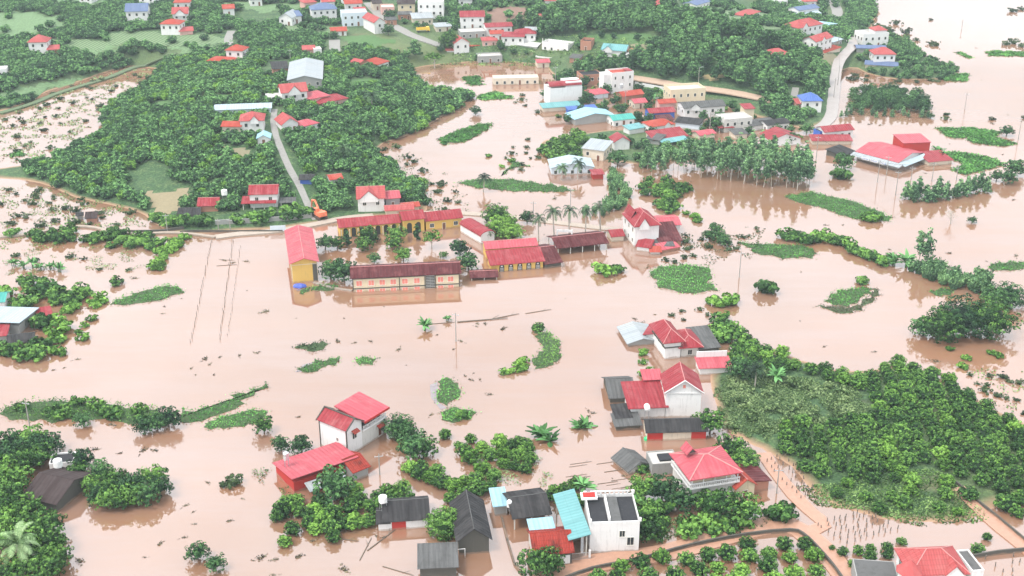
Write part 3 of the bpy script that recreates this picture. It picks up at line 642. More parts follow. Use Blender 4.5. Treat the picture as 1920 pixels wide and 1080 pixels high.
# centre right group
h, i = house((1247,783), (1312,783), 8.2, 6.4, 'gy', 'red', 'white', 'tall white house with steep red gable roof and blank white front wall', rise=3.1, over=.5, sides='l')
mb = MB(); mb.box(-.3, .3, -.06, -.003, 7.5, 8.3, SHUT); mb.build('attic_vent', h)
mb = MB()
for s in (-1, 1):
    mb = MB(); mb.tube((s*(i[0]/2+.5), -.5, 6.45), (0, -.5, 9.6), .14, .14, W_['white'], 4); mb.build('verge_trim', h)
mb = MB(); mb.box(-i[0]/2-.03, i[0]/2+.03, -.16, -.003, 6.15, 6.4, W_['white']); mb.build('cornice', h)
h, i = house((1182,786), (1246,783), 9, 2.9, 'shed', 'red', 'white', 'annex with broad red metal roof on the left of the steep gable house', 'annex', rise=1.2, over=.7, win=False)
h2, i2 = house((1207,745), (1237,744), 3.5, 4.6, 'shed', 'pinkred', 'red', 'small red box like room with pink roof rising above the red annex', 'outbuilding', rise=.4, win=False)
tank(1212, 790, 0, 'white water tank on a stand in front of the red annex', .65, 1.4, plain('white_plastic', (.78,.78,.76), .5), 2.9, True)
h, i = house((1144,757), (1188,755), 9.5, 1.6, 'gx', 'grey', 'dark', 'old barn with wide weathered grey roof left of the red annex', 'barn', rise=2.2, over=.5, win=False)
h, i = house((1156,796), (1182,794), 4.5, 1.6, 'shed', 'dark', 'dark', 'tiny black shack below the weathered grey barn', 'shack', rise=.6, win=False)
h, i = house((1155,808), (1200,805), 4, 1.2, 'shed', 'grey', 'dark', 'low grey roofed pen in the water left of the long dark roof', 'pen', rise=.5, win=False)
h, i = house((1213,827), (1323,824), 5.2, 2.3, 'gx', 'dark', 'mud', 'long stable with dark roof and red end walls below the steep gable house', 'stable', rise=1.5, win=False)
mb = MB(); mb.box(-i[0]/2, -i[0]/2+3.4, -.05, -.003, -.6, 2.2, W_['red']); mb.build('red_panel', h); mb = MB(); mb.box(i[0]/2-3.2, i[0]/2, -.05, -.003, -.6, 2.2, W_['red']); mb.build('red_panel', h)
tank(1212, 829, -.6, 'bright green plastic water tank standing in the flood at the stable corner', .55, 1.1, plain('green_plastic', (.02,.50,.18), .4), 0)
# double hip roof house
h, i = house((1246,674), (1275,671), 9.5, 4.9, 'hip', 'red', 'white', 'white house with tall red hip roof and stained plaster, left of its flat terrace', rise=2.3, over=.9, sides='l')
mb = MB(); mb.box(-i[0]/2-.25, i[0]/2+.2, -.3, i[1]+.1, 3.1, 3.3, W_['dark']); mb.build('ledge', h)
h, i = house((1276,670), (1310,668), 8, 3.0, 'hip', 'red', 'stained', 'stained wing with low red hip roof right of the tall hip roof', 'house wing', name='house_wing', rise=1.8, over=.9, win=True, door=False)
h, i = house((1311,668), (1347,664), 8.5, 2.0, 'shed', 'grey', 'dark', 'grey sloping shed at the right of the stained wing', 'shed', rise=1.5, win=False)
h, i = house((1208,641), (1226,644), 6, 2.0, 'shedl', 'red', 'white', 'small red roofed outhouse left of the tall hip roof', 'outbuilding', rise=.8, win=False)
h, i = house((1160,620), (1178,650), 7.5, .9, 'gx', 'white', 'grey', 'half sunken shed with white and grey sheet roof left of the hip roofed house', 'shed', rise=1.1, win=False)
h, i = house((1312,703), (1370,697), 4.2, 1.8, 'shed', 'pinkred', 'white', 'low outbuilding with pink roof and long white wall by the orchard', 'outbuilding', rise=.5, win=False)
mb = MB(); mb.box(-i[0]/2, i[0]/2, 4.3, 4.5, -.5, 4.0, W_['white']); mb.build('rear_wall', h)
# lower right hip roof house
h, i = house((1293,948), (1378,934), 9, 4.2, 'flat', 'slab', 'stained', 'house with wide pink red hip roof over a white balustraded terrace', rise=.12, win=False, over=.6)
W, D = i[0], i[1]
for (x0, x1, y0, y1) in ((-W/2-.5, W/2+.5, -.5, -.3), (-W/2-.5, -W/2-.3, -.3, D), ):
    mb = MB(); mb.box(x0, x1, y0, y1, 5.1, 5.25, W_['white']); n = int(max(x1-x0, y1-y0)/.4)
    for k in range(n+1):
        x = x0+.05+(x1-x0-.2)*k/n if x1-x0 > 1 else x0+.05; y = y0+.05 if x1-x0 > 1 else y0+(y1-y0-.2)*k/n
        mb.box(x, x+.12, y, y+.12, 4.3, 5.1, W_['white'])
    mb.build('railing', h)
mb = MB(); mb.box(-W/2-.5, W/2+.5, -.5, D+.1, 4.0, 4.3, W_['white']); mb.build('terrace_slab', h)
mb = MB(); mb.box(-W/2+1, W/2-.6, 1.2, D-.5, 4.35, 6.6, W_['cream']); up = mb.build('upper_room', h)
for k in range(5):
    mb = MB(); x = -W/2+(W)*k/4; mb.tube((x, -.35, 4.3), (x, -.35, 6.6), .1, .1, W_['white'], 8); mb.build('column', h)
fs, rl = roof_faces('hip', -W/2-.8, W/2+.8, -.9, D+.6, 6.5, 2.0); mb = MB(); roof_solid(mb, fs, R_['pinkred'], .2); rf = mb.build('hip_roof', h)
q = MB(); [q.tube(a, b, .13, .13, RIDGE, 5) for a, b in rl]; q.build('ridge_cap', rf)
mb = MB(); mb.face([(-W/2+1.2,5.4,8.6),(-W/2+3.4,5.4,8.6),(-W/2+2.3,5.4,9.6)], W_['dark']); roof_solid(mb, [([(-W/2+3.5,5.2,8.4),(-W/2+3.5,8.6,8.0),(-W/2+2.3,8.6,9.5),(-W/2+2.3,5.2,9.7)], [(0,1),(3,1),(3,0),(0,0)]), ([(-W/2+1.1,8.6,8.0),(-W/2+1.1,5.2,8.4),(-W/2+2.3,5.2,9.7),(-W/2+2.3,8.6,9.5)], [(3,1),(0,1),(0,0),(3,0)])], R_['pinkred']); mb.build('dormer', rf)
h, i = house((1379,940), (1413,932), 9, 3.1, 'gy', 'tile', 'cream', 'small cream house with orange tile gable roof right of the terrace house', rise=1.7)
h, i = house((1406,925), (1440,918), 7, 2.2, 'shedr', 'rust', 'brick', 'low shed with dull red roof beside the small cream house', 'shed', rise=.7, win=False)
h, i = house((1222,893), (1272,889), 5, 2.6, 'flat', 'conc', 'grey', 'low grey flat roofed annex with water channels left of the terrace house', 'annex', rise=.3, win=False)
mb = MB(); mb.box(-1, 2.5, 1, 3.5, 2.75, 3.1, R_['slab']); mb.build('roof_hatch', h)
# villa at the bottom right
h, i = house((1702,1128), (1802,1124), 7.0, 6.0, 'hip', 'ptile', 'white', 'white villa with pink tile roofs and corner turret cut by the bottom edge', rise=2.6, over=.6, gable=(2.6, 3.6, 1.9))
W, D = i[0], i[1]
t = MB(); n = 8; cx, cy = -W/2-.3, .6
t.tube((cx,cy,-1), (cx,cy,6.2), 1.9, 1.9, W_['white'], 8); tw = t.build('turret', h)
t = MB(); t.tube((cx,cy,6.2), (cx,cy,8.4), 2.4, .05, R_['ptile'], 8); t.build('turret_roof', tw)
for a in (-2.2, -1.3): 
    t = MB(); t.box(-.45, .45, -.06, .06, -.8, .8, GLASS); g = t.build('window', h); g.location = (cx+1.86*math.cos(a), cy+1.86*math.sin(a), 4.6); g.rotation_euler = (0, 0, a+math.pi/2)
h2, i2 = house((1814,1120), (1836,1118), 6, 5.4, 'flat', 'grey', 'white', 'narrow white wing with grey panel roof at the right of the villa', 'house wing', name='house_wing', rise=.35, win=False)
h2, i2 = house((1606,1128), (1686,1134), 8, 3.2, 'flat', 'grey', 'grey', 'grey flat slab roof annex at the left of the villa', 'annex', rise=.1, win=False)
# ------------------------------------------------------------------ the school
h, i = house((662,548), (862,538), 8.2, 4.3, 'gx', 'rust', 'cream', 'long two storey school block with dark rusted red roof and pink shutters', 'school building', rise=1.3, over=.55, win=False, name='school_building')
W, D = i[0], i[1]
mb = MB(); mb.box(-W/2-.05, W/2+.05, -.08, -.003, 3.75, 4.2, W_['dark']); mb.box(-W/2-.05, W/2+.05, -.1, -.003, .85, 1.15, W_['dark']); mb.build('mould_band', h)
for x in (-12.9,-9.6,-6.6,-3.6,-.4,2.9,9.4,12.2):
    window_at(h, 'f', x, 2.55, 1.5, 1.5, True, (FRAME, SHUT), W, D); window_at(h, 'f', x, .35, 1.5, .8, True, (FRAME, SHUT), W, D)
for x in (-W/2+.1, -1.9, 5.1, 8.0, W/2-.1):
    mb = MB(); mb.box(x-.12, x+.12, -.14, -.003, -1, 4.3, W_['dark']); mb.build('downpipe', h)
mb = MB(); mb.box(5.3, 7.8, -.06, -.003, -1, 4.2, DARKM)
for k in range(9): mb.box(5.35, 7.75, -.16, -.061, .0+k*.47, .2+k*.47, W_['grey'])
mb.box(6.5, 6.6, -.18, -.162, -.5, 4.2, W_['grey']); mb.build('stair_grille', h)
h, i = house((550,531), (596,527), 25, 6.1, 'gy', 'pinkred', 'yellow', 'yellow two storey school building with long faded red roof at the left of the courtyard', 'school building', name='school_building', rise=1.3, over=.7, win=False, ridge=True)
W, D = i[0], i[1]
for x in (-W/2, W/2):
    for k in range(9):
        mb = MB(); y = .2+k*3; mb.box(x-.15 if x < 0 else x+.003, x-.003 if x < 0 else x+.15, y, y+.35, -1, 6.0, W_['cream']); mb.build('column', h)
for k in range(8):
    window_at(h, 'l', 1.9+3*k, 4.3, 1.3, 1.5, True, (FRAME, GLASS), W, D); window_at(h, 'r', 1.9+3*k, 4.3, 1.3, 1.5, True, (FRAME, GLASS), W, D); window_at(h, 'r', 1.9+3*k, 1.2, 1.2, 1.6, True, (FRAME, GLASS), W, D)
mb = MB(); mb.box(W/2-1.2, W/2+.01, -.05, -.003, -.5, 5.6, W_['dark']); mb.box(-W/2-.02, W/2+.02, -.08, -.052, 5.3, 5.5, W_['cream']); mb.build('stair_opening', h)
q = MB()
for k in range(8):
    y = 1.5+k*3.1
    for s in (-1, 1): q.tube((0, y+1.0*0, 7.52), (s*(W/2+.6), y-1.2, 6.15), .05, .05, RIDGE, 4)
q.build('roof_batten', h)
def arcade(h, W, n, x0, x1, hh, lattice=False):
    for k in range(n):
        x = x0+(x1-x0)*(k+.5)/n; ww = (x1-x0)/n*.55
        mb = MB(); pts = [(x-ww/2, -.03, -.5), (x+ww/2, -.03, -.5), (x+ww/2, -.03, hh-.6)]+[(x+ww/2*math.cos(a*math.pi/8), -.03, hh-.6+ww/2*math.sin(a*math.pi/8)) for a in range(1, 8)]+[(x-ww/2, -.03, hh-.6)]
        mb.face(pts, DARKM); mb.face([(a, -.003, c) for a, b, c in pts][::-1], DARKM); f = mb.build('window', h)
        if lattice:
            g = MB(); g.box(x-ww*.32, x+ww*.32, -.1, -.04, hh-1.0, hh-.92, W_['white'])
            for j in range(4): g.box(x-ww*.32+j*ww*.2, x-ww*.32+j*ww*.2+.07, -.1, -.04, -.3, hh-.95, W_['white'])
            for j in range(3): g.box(x-ww*.32, x+ww*.32, -.14, -.101, .1+j*.5, .18+j*.5, W_['white'])
            g.box(x-.28, x+.28, -.14, -.04, hh-.6, hh-.25, W_['white']); g.build('grille', f)
h, i = house((638,446), (750,436), 7, 3.4, 'gx', 'red', 'yellow', 'long yellow school row with red roof and open veranda behind the courtyard trees', 'school building', name='school_building', rise=1.4, win=False, ridge=False)
arcade(h, i[0], 7, -i[0]/2+.5, i[0]/2-.5, 2.9)
for k in range(8):
    mb = MB(); x = -i[0]/2+.3+(i[0]-.6)*k/7; mb.box(x-.15, x+.15, -1.4, -1.1, -1, 3.0, W_['cream']); mb.build('column', h)
h, i = house((757,438), (796,434), 7, 4.4, 'gx', 'red', 'yellow', 'short taller yellow block with red roof in the middle of the rear school row', 'school building', name='school_building', rise=1.5, win=False, ridge=False)
arcade(h, i[0], 2, -i[0]/2+.5, i[0]/2-.5, 3.2)
h, i = house((799,433), (866,426), 6.5, 3.3, 'gx', 'red', 'yellow', 'yellow classroom block with red roof at the right end of the rear school row', 'school building', name='school_building', rise=1.6, ww=1.2, wh=1.2, ridge=False)
h, i = house((902,458), (927,452), 12, 2.6, 'barrel', 'red', 'white', 'white shed with arched red roof left of the banana clump', 'shed', rise=1.2, win=False, over=.3)
h, i = house((922,511), (1018,503), 6, 2.3, 'shed', 'red', 'yellow', 'yellow school hall with five arched windows and striped red roof', 'school building', name='school_building', rise=1.6, over=.6, win=False)
arcade(h, i[0], 5, -i[0]/2+1.6, i[0]/2-.2, 2.1, True)
h, i = house((912,488), (1006,481), 5.5, 3.6, 'gx', 'pinkred', 'yellow', 'rear part of the yellow hall with plain pink red roof', 'school building', name='school_building', rise=1.1, win=False)
h, i = house((1022,504), (1052,500), 14, 1.5, 'gx', 'rust', 'dark', 'low building with dark rusted tile roof between the yellow hall and the open red shed', 'outbuilding', rise=2.2, win=False)
h, i = house((1046,478), (1138,468), 9.5, 2.2, 'gx', 'rust', 'mud', 'long open shed with striped dark red roof below the palms', 'shed', posts=True, rise=1.4, over=.5)
h, i = house((884,526), (932,524), 5, .9, 'gx', 'rust', 'dark', 'small low shelter with brown red roof right of the long school block', 'shelter', posts=True, rise=.7)
# gateway
g = empty('gateway', G(1058,456), -.05, 'white arched school gateway frame behind the open red shed', 'gateway')
for s in (-1, 1):
    mb = MB(); mb.box(s*2.2-.25, s*2.2+.25, -.25, .25, -1, 3.6, W_['white']); mb.build('pillar', g)
mb = MB(); mb.box(-2.45, 2.45, -.2, .2, 3.6, 4.3, W_['white']); mb.build('beam', g)
# big white house
h, i = house((1189,463), (1234,459), 11, 6.6, 'hip', 'red', 'white', 'big white three level house with several steep red roofs right of the palms', rise=3.0, over=.5, gable=(-1.0, 3.6, 2.6), sides='l', win=True, door=False)
q = MB(); fs, _ = roof_faces('gy', -3.6, -.6, 5, 11.6, 7.0, 2.6); roof_solid(q, fs, R_['red']); q.build('rear_gable_roof', h)
h, i = house((1236,440), (1274,438), 8, 3.0, 'gx', 'pinkred', 'white', 'white annex with faded red roof behind the big three level house', 'annex', rise=1.0, win=False)
h, i = house((1236,463), (1276,460), 9, 1.6, 'shed', 'rust', 'brick', 'lean-to with long brown red roof right of the big three level house', 'lean-to', name='lean_to', rise=2.4, win=False)
h, i = house((1214,470), (1262,468), 5, 1.2, 'shed', 'grey', 'dark', 'low shed with grey weathered roof in front of the brown red lean-to', 'shed', rise=.7, win=False)
h, i = house((1194,470), (1218,473), 4, 1.4, 'shed', 'red', 'white', 'little bright red roofed kitchen in front of the big three level house', 'outbuilding', rise=.8, win=False)
h, i = house((1220,477), (1238,477), 2.5, .8, 'shed', 'tile', 'white', 'tiny orange red roofed stall at the water in front of the grey weathered shed', 'stall', rise=.5, win=False)
h, i = house((1240,474), (1272,468), 3, .9, 'shed', 'pinkred', 'brick', 'low pink roofed strip beside the tiny orange stall', 'outbuilding', rise=.6, win=False)
h, i = house((1147,454), (1169,452), 5, 1.8, 'gx', 'red', 'mud', 'small hut with red gable roof left of the big three level house', 'hut', rise=1.1, win=False)
# left hill foot
h, i = house((672,397), (721,396), 9, 4.6, 'gx', 'ptile', 'white', 'white house with pink cross gable roof beside the lane above the school', rise=2.4, gable=(-.6, 6.2, 2.8), over=.5, win=True)
h, i = house((724,391), (750,389), 7, 3.4, 'gx', 'pinkred', 'grey', 'annex with red roof at the right of the pink cross gable house', 'annex', rise=1.0, win=True)
h, i = house((724,406), (775,403), 4.5, 2.0, 'gx', 'ptile', 'mud', 'low row with pink tile roof below the red roofed annex', 'outbuilding', rise=.8, win=False)
h, i = house((756,398), (786,396), 4, 1.8, 'gx', 'tile', 'mud', 'small orange roofed stall right of the pink roofed low row', 'stall', rise=.6, win=False)
h, i = house((470,390), (521,388), 7, 4.6, 'gx', 'red', 'white', 'white house with bright red upper roof left of the lane', rise=1.8, win=True)
h, i = house((456,394), (516,392), 3.5, 2.2, 'shed', 'red', 'white', 'porch with bright red roof in front of the white house left of the lane', 'porch', posts=True, rise=.9)
h, i = house((527,390), (553,389), 3, 1.8, 'shed', 'grey', 'grey', 'low grey shelter between the bright red porch and the lane', 'shelter', posts=True, rise=.3)
h, i = house((373,398), (409,396), 6, 2.2, 'gx', 'red', 'brick', 'small hut with bright red roof near the water tower', 'hut', rise=1.5, win=False)
h, i = house((335,412), (372,410), 6, 1.5, 'gx', 'dark', 'grey', 'collapsed looking grey roofed shed left of the small red hut', 'shed', rise=1.2, win=False)
tank(424, 395, 0, 'white water tank on a tall steel tower left of the red roofed houses', .95, 1.5, plain('white_plastic', (.78,.78,.76), .5), 5.5)
h, i = house((563,345), (588,346), 5, 1.8, 'gx', 'dark', 'blue', 'small blue walled shack with dark roof in the trees right of the lane', 'shack', rise=.7, win=False)
h, i = house((620,345), (642,344), 5, 1.8, 'gx', 'tile', 'white', 'small white walled hut with orange roof in the trees right of the lane', 'hut', rise=.8, win=False)
h, i = house((163,418), (181,417), 4, 1.6, 'gx', 'thatch', 'brick', 'little brown gabled hut in the flooded bushes at the left', 'hut', rise=1.2, win=False)
h, i = house((146,414), (156,413), 2, 1.8, 'gx', 'dark', 'grey', 'tiny grey cabin left of the little brown gabled hut', 'cabin', rise=.4, win=False)
# village at the centre and right
h, i = house((1034,328), (1112,326), 9, 2.6, 'gy', 'pale', 'pale', 'long low pale blue shed behind two palms on the flooded lane', 'shed', rise=1.4, win=True, door=False)
h, i = house((1112,338), (1131,337), 4, 2.0, 'shed', 'red', 'red', 'red metal cabin at the right end of the pale blue shed', 'cabin', rise=.3, win=False)
h, i = house((1092,296), (1131,303), 9, 4.0, 'shed', 'white', 'mud', 'grey brick house with cream flat sloping roof behind the pale blue shed', rise=.9, sides='fr')
h, i = house((1152,282), (1180,280), 6, 3.2, 'gy', 'red', 'white', 'small house with steep bright red gable roof among the village trees', rise=1.8, win=False)
h, i = house((1606,298), (1682,318), 16, 2.8, 'gx', 'pinkred', 'white', 'large market hall with wide faded red roof standing in the flood at the right', 'market hall', rise=1.6, win=False, over=.6, name='market_hall')
mb = MB(); W, D = i[0], i[1]; fs, _ = roof_faces('shed', -W/2-1, W/2+2.5, -3.2, -.65, 2.0, .7); roof_solid(mb, fs, R_['white']); mb.build('awning', h)
fs, _ = roof_faces('shedr', W/2+.7, W/2+3.2, -.6, D, 2.0, .7); mb = MB(); roof_solid(mb, fs, R_['pale']); mb.build('awning', h)
BLUEP = plain('sign_blue', (.10,.2,.45), .6)
for k, (u0, u1) in enumerate(((-4.2,-1.2), (-.6, 2.4), (3.0, 5.2))):
    mb = MB(); mb.box(u0, u1, -3.5, -3.35, 1.7, 2.5, W_['white']); sgn = mb.build('sign_board', h)
    mb = MB()
    for j in range(6): mb.box(u0+.3+j*.42, u0+.55+j*.42, -3.54, -3.502, 1.95+.05*(j%2), 2.2+.06*(j%3), BLUEP)
    mb.build('lettering', sgn)
h, i = house((1691,293), (1741,291), 9, 4.9, 'shed', 'pinkred', 'red', 'tall red metal box building rising behind the market hall roof', 'warehouse', rise=.4, win=False, over=.25)
h, i = house((1741,312), (1784,308), 8, 1.6, 'shed', 'red', 'mud', 'low red roofed wing at the right end of the market hall', 'market wing', rise=1.0, name='market_wing', win=False)
h, i = house((1545,264), (1598,259), 6.5, 3.4, 'gx', 'red', 'white', 'long white house with red roof above the flooded crossroads', rise=1.3, win=True, door=False)
h, i = house((1523,272), (1596,272), 5, 1.6, 'shed', 'red', 'mud', 'row of low red roofed stalls in front of the long white house', 'stall row', name='stall_row', rise=.7, win=False)
h, i = house((1536,262), (1550,260), 4, 3.0, 'flat', 'slab', 'blue', 'small bright blue cabin at the left end of the long white house', 'cabin', rise=.2, win=False)
h, i = house((1549,292), (1578,300), 8, 1.5, 'shedr', 'dark', 'dark', 'black roofed hut in the flood left of the market hall', 'hut', rise=.8, win=False)
h, i = house((1444,276), (1500,272), 9, 2.6, 'gy', 'red', 'white', 'house with wide red gable roof and red porch by the flooded street', rise=2.2, win=False)
h, i = house((1438,248), (1479,243), 6, 2.8, 'gx', 'dark', 'white', 'white row house with dark roof and posts above the wide red gable', rise=.9)
h, i = house((1408,247), (1452,240), 7, 2.2, 'gx', 'grey', 'white', 'long grey roofed white shed right of the grey concrete house', 'shed', rise=1.0, win=False)
h, i = house((1357,250), (1409,245), 8, 5.0, 'flat', 'conc', 'stained', 'stained grey concrete house with flat roof and red corner roof', rise=.5)
h, i = house((1348,250), (1374,249), 3.5, 2.2, 'hip', 'red', 'grey', 'small porch with red hip roof in front of the grey concrete house', 'porch', posts=True, rise=.7)
h, i = house((1395,233), (1412,232), 5, 6.2, 'shed', 'red', 'cream', 'narrow cream tower room with red roof behind the grey concrete house', 'outbuilding', rise=.5, win=False)
h, i = house((1282,224), (1358,219), 8, 4.6, 'gx', 'grey', 'white', 'wide white house with grey gable roofs in the middle of the village', rise=1.4, gable=(-4, 4.5, 1.7))
h, i = house((1266,240), (1311,245), 5, 2.4, 'shed', 'dark', 'pale', 'pale walled shed with dark roof below the wide white house', 'shed', rise=.7, win=False)
h, i = house((1256,205), (1321,201), 9, 7.2, 'flat', 'conc', 'cream', 'tall cream block with broken flat roof edge in the village', rise=1.0, ww=.8)
h, i = house((1218,227), (1264,224), 6, 3.2, 'gx', 'red', 'blue', 'blue walled shop with two small red roofs left of the dark roofed shed', 'shop', rise=1.1, win=False)
h, i = house((1236,214), (1266,212), 5, 4.4, 'gx', 'tile', 'pink', 'pink house with small orange red roof behind the blue shop', rise=1.0, win=False)
h, i = house((1221,253), (1263,250), 7, 3.8, 'hip', 'tile', 'white', 'white house with orange red hip roof and small front gable by the green roof', rise=1.5, gable=(2, 3, 1.3))
h, i = house((1226,270), (1288,262), 6, 1.6, 'shed', 'red', 'mud', 'long low bright red roof slope in front of the orange hip roof', 'shed', rise=1.6, win=False)
h, i = house((1244,275), (1290,268), 3, 1.3, 'shed', 'teal', 'mud', 'turquoise sheet awning below the long low bright red slope', 'awning', posts=True, rise=.4)
h, i = house((1212,268), (1236,272), 5, 1.7, 'shed', 'grey', 'grey', 'grey sheet roofed shed left of the long low bright red slope', 'shed', rise=.8, win=False)
h, i = house((1150,238), (1189,234), 7, 2.6, 'gx', 'green', 'white', 'white shed with green roof right of the big turquoise roof', 'shed', rise=1.1, win=True)
h, i = house((1180,252), (1208,248), 4, 2.0, 'shed', 'teal', 'white', 'small teal roofed shed below the green roofed shed', 'shed', rise=.5, win=False)
h, i = house((1078,236), (1151,228), 9, 2.6, 'gy', 'sky', 'grey', 'wide dark walled workshop with pale turquoise roof in the flood', 'workshop', rise=1.6, win=False)
h, i = house((1066,215), (1118,211), 3.5, 1.9, 'shed', 'blue', 'blue', 'long bright blue tarpaulin shelter behind the turquoise workshop', 'shelter', rise=.3, win=False)
h, i = house((1019,211), (1088,206), 5, 1.8, 'shed', 'teal', 'mud', 'low grey green roof strip in front of the white block with curved red roof', 'lean-to', name='lean_to', rise=.5, win=False)
h, i = house((1031,200), (1091,195), 8, 7.2, 'flat', 'conc', 'white', 'plain white block with curved red canopy roof standing in the flood', rise=.4, win=False)
fs, _ = roof_faces('barrelx', -i[0]/2-.3, i[0]/2-.2, 0, 5.5, 8.4, 1.3); mb = MB(); roof_solid(mb, fs, R_['red']); mb.build('canopy', h)
for x in (-i[0]/2+.2, 0, i[0]/2-.6):
    mb = MB(); mb.box(x-.15, x+.15, .1, .4, 7.3, 8.5, W_['white']); mb.build('canopy_post', h)
mb = MB(); mb.box(0, i[0]/2, .5, 7.5, 7.3, 9.6, W_['white']); mb.build('upper_room', h)
h, i = house((1146,177), (1187,171), 7, 8.6, 'flat', 'tile', 'white', 'tall narrow white three storey house in the middle of the village', rise=.7, sides='fl', ww=.7)
mb = MB(); mb.box(-i[0]/2-3.2, -i[0]/2-.003, 1, 6, -.5, 8.6, W_['white']); wg = mb.build('stair_wing', h)
mb = MB(); mb.box(i[0]/2-3, i[0]/2-.4, .5, 5, 9.3, 9.5, R_['red']); mb.build('red_roof', h)
tank(1165, 168, 9.0, 'silver water tank on top of the tall narrow white house', .8, 1.4, STEEL, .8)
h, i = house((1108,188), (1140,184), 5, 2.2, 'shed', 'pinkred', 'pale', 'small faded red roofed porch left of the tall narrow white house', 'porch', rise=.7, win=False)
h, i = house((1092,162), (1129,156), 8, 4.6, 'flat', 'slab', 'brick', 'unfinished brick building with dark flat roof left of the tall white house', 'building', rise=.4)
h, i = house((1168,193), (1206,188), 6, 2.8, 'gx', 'tile', 'brick', 'brick house with orange red roof below the tall narrow white house', rise=1.2, win=False)
h, i = house((925,160), (1010,158), 6, 2.8, 'flat', 'conc', 'mud', 'low ruined looking white building with columns in the brown flood', 'building', rise=.3, win=True)
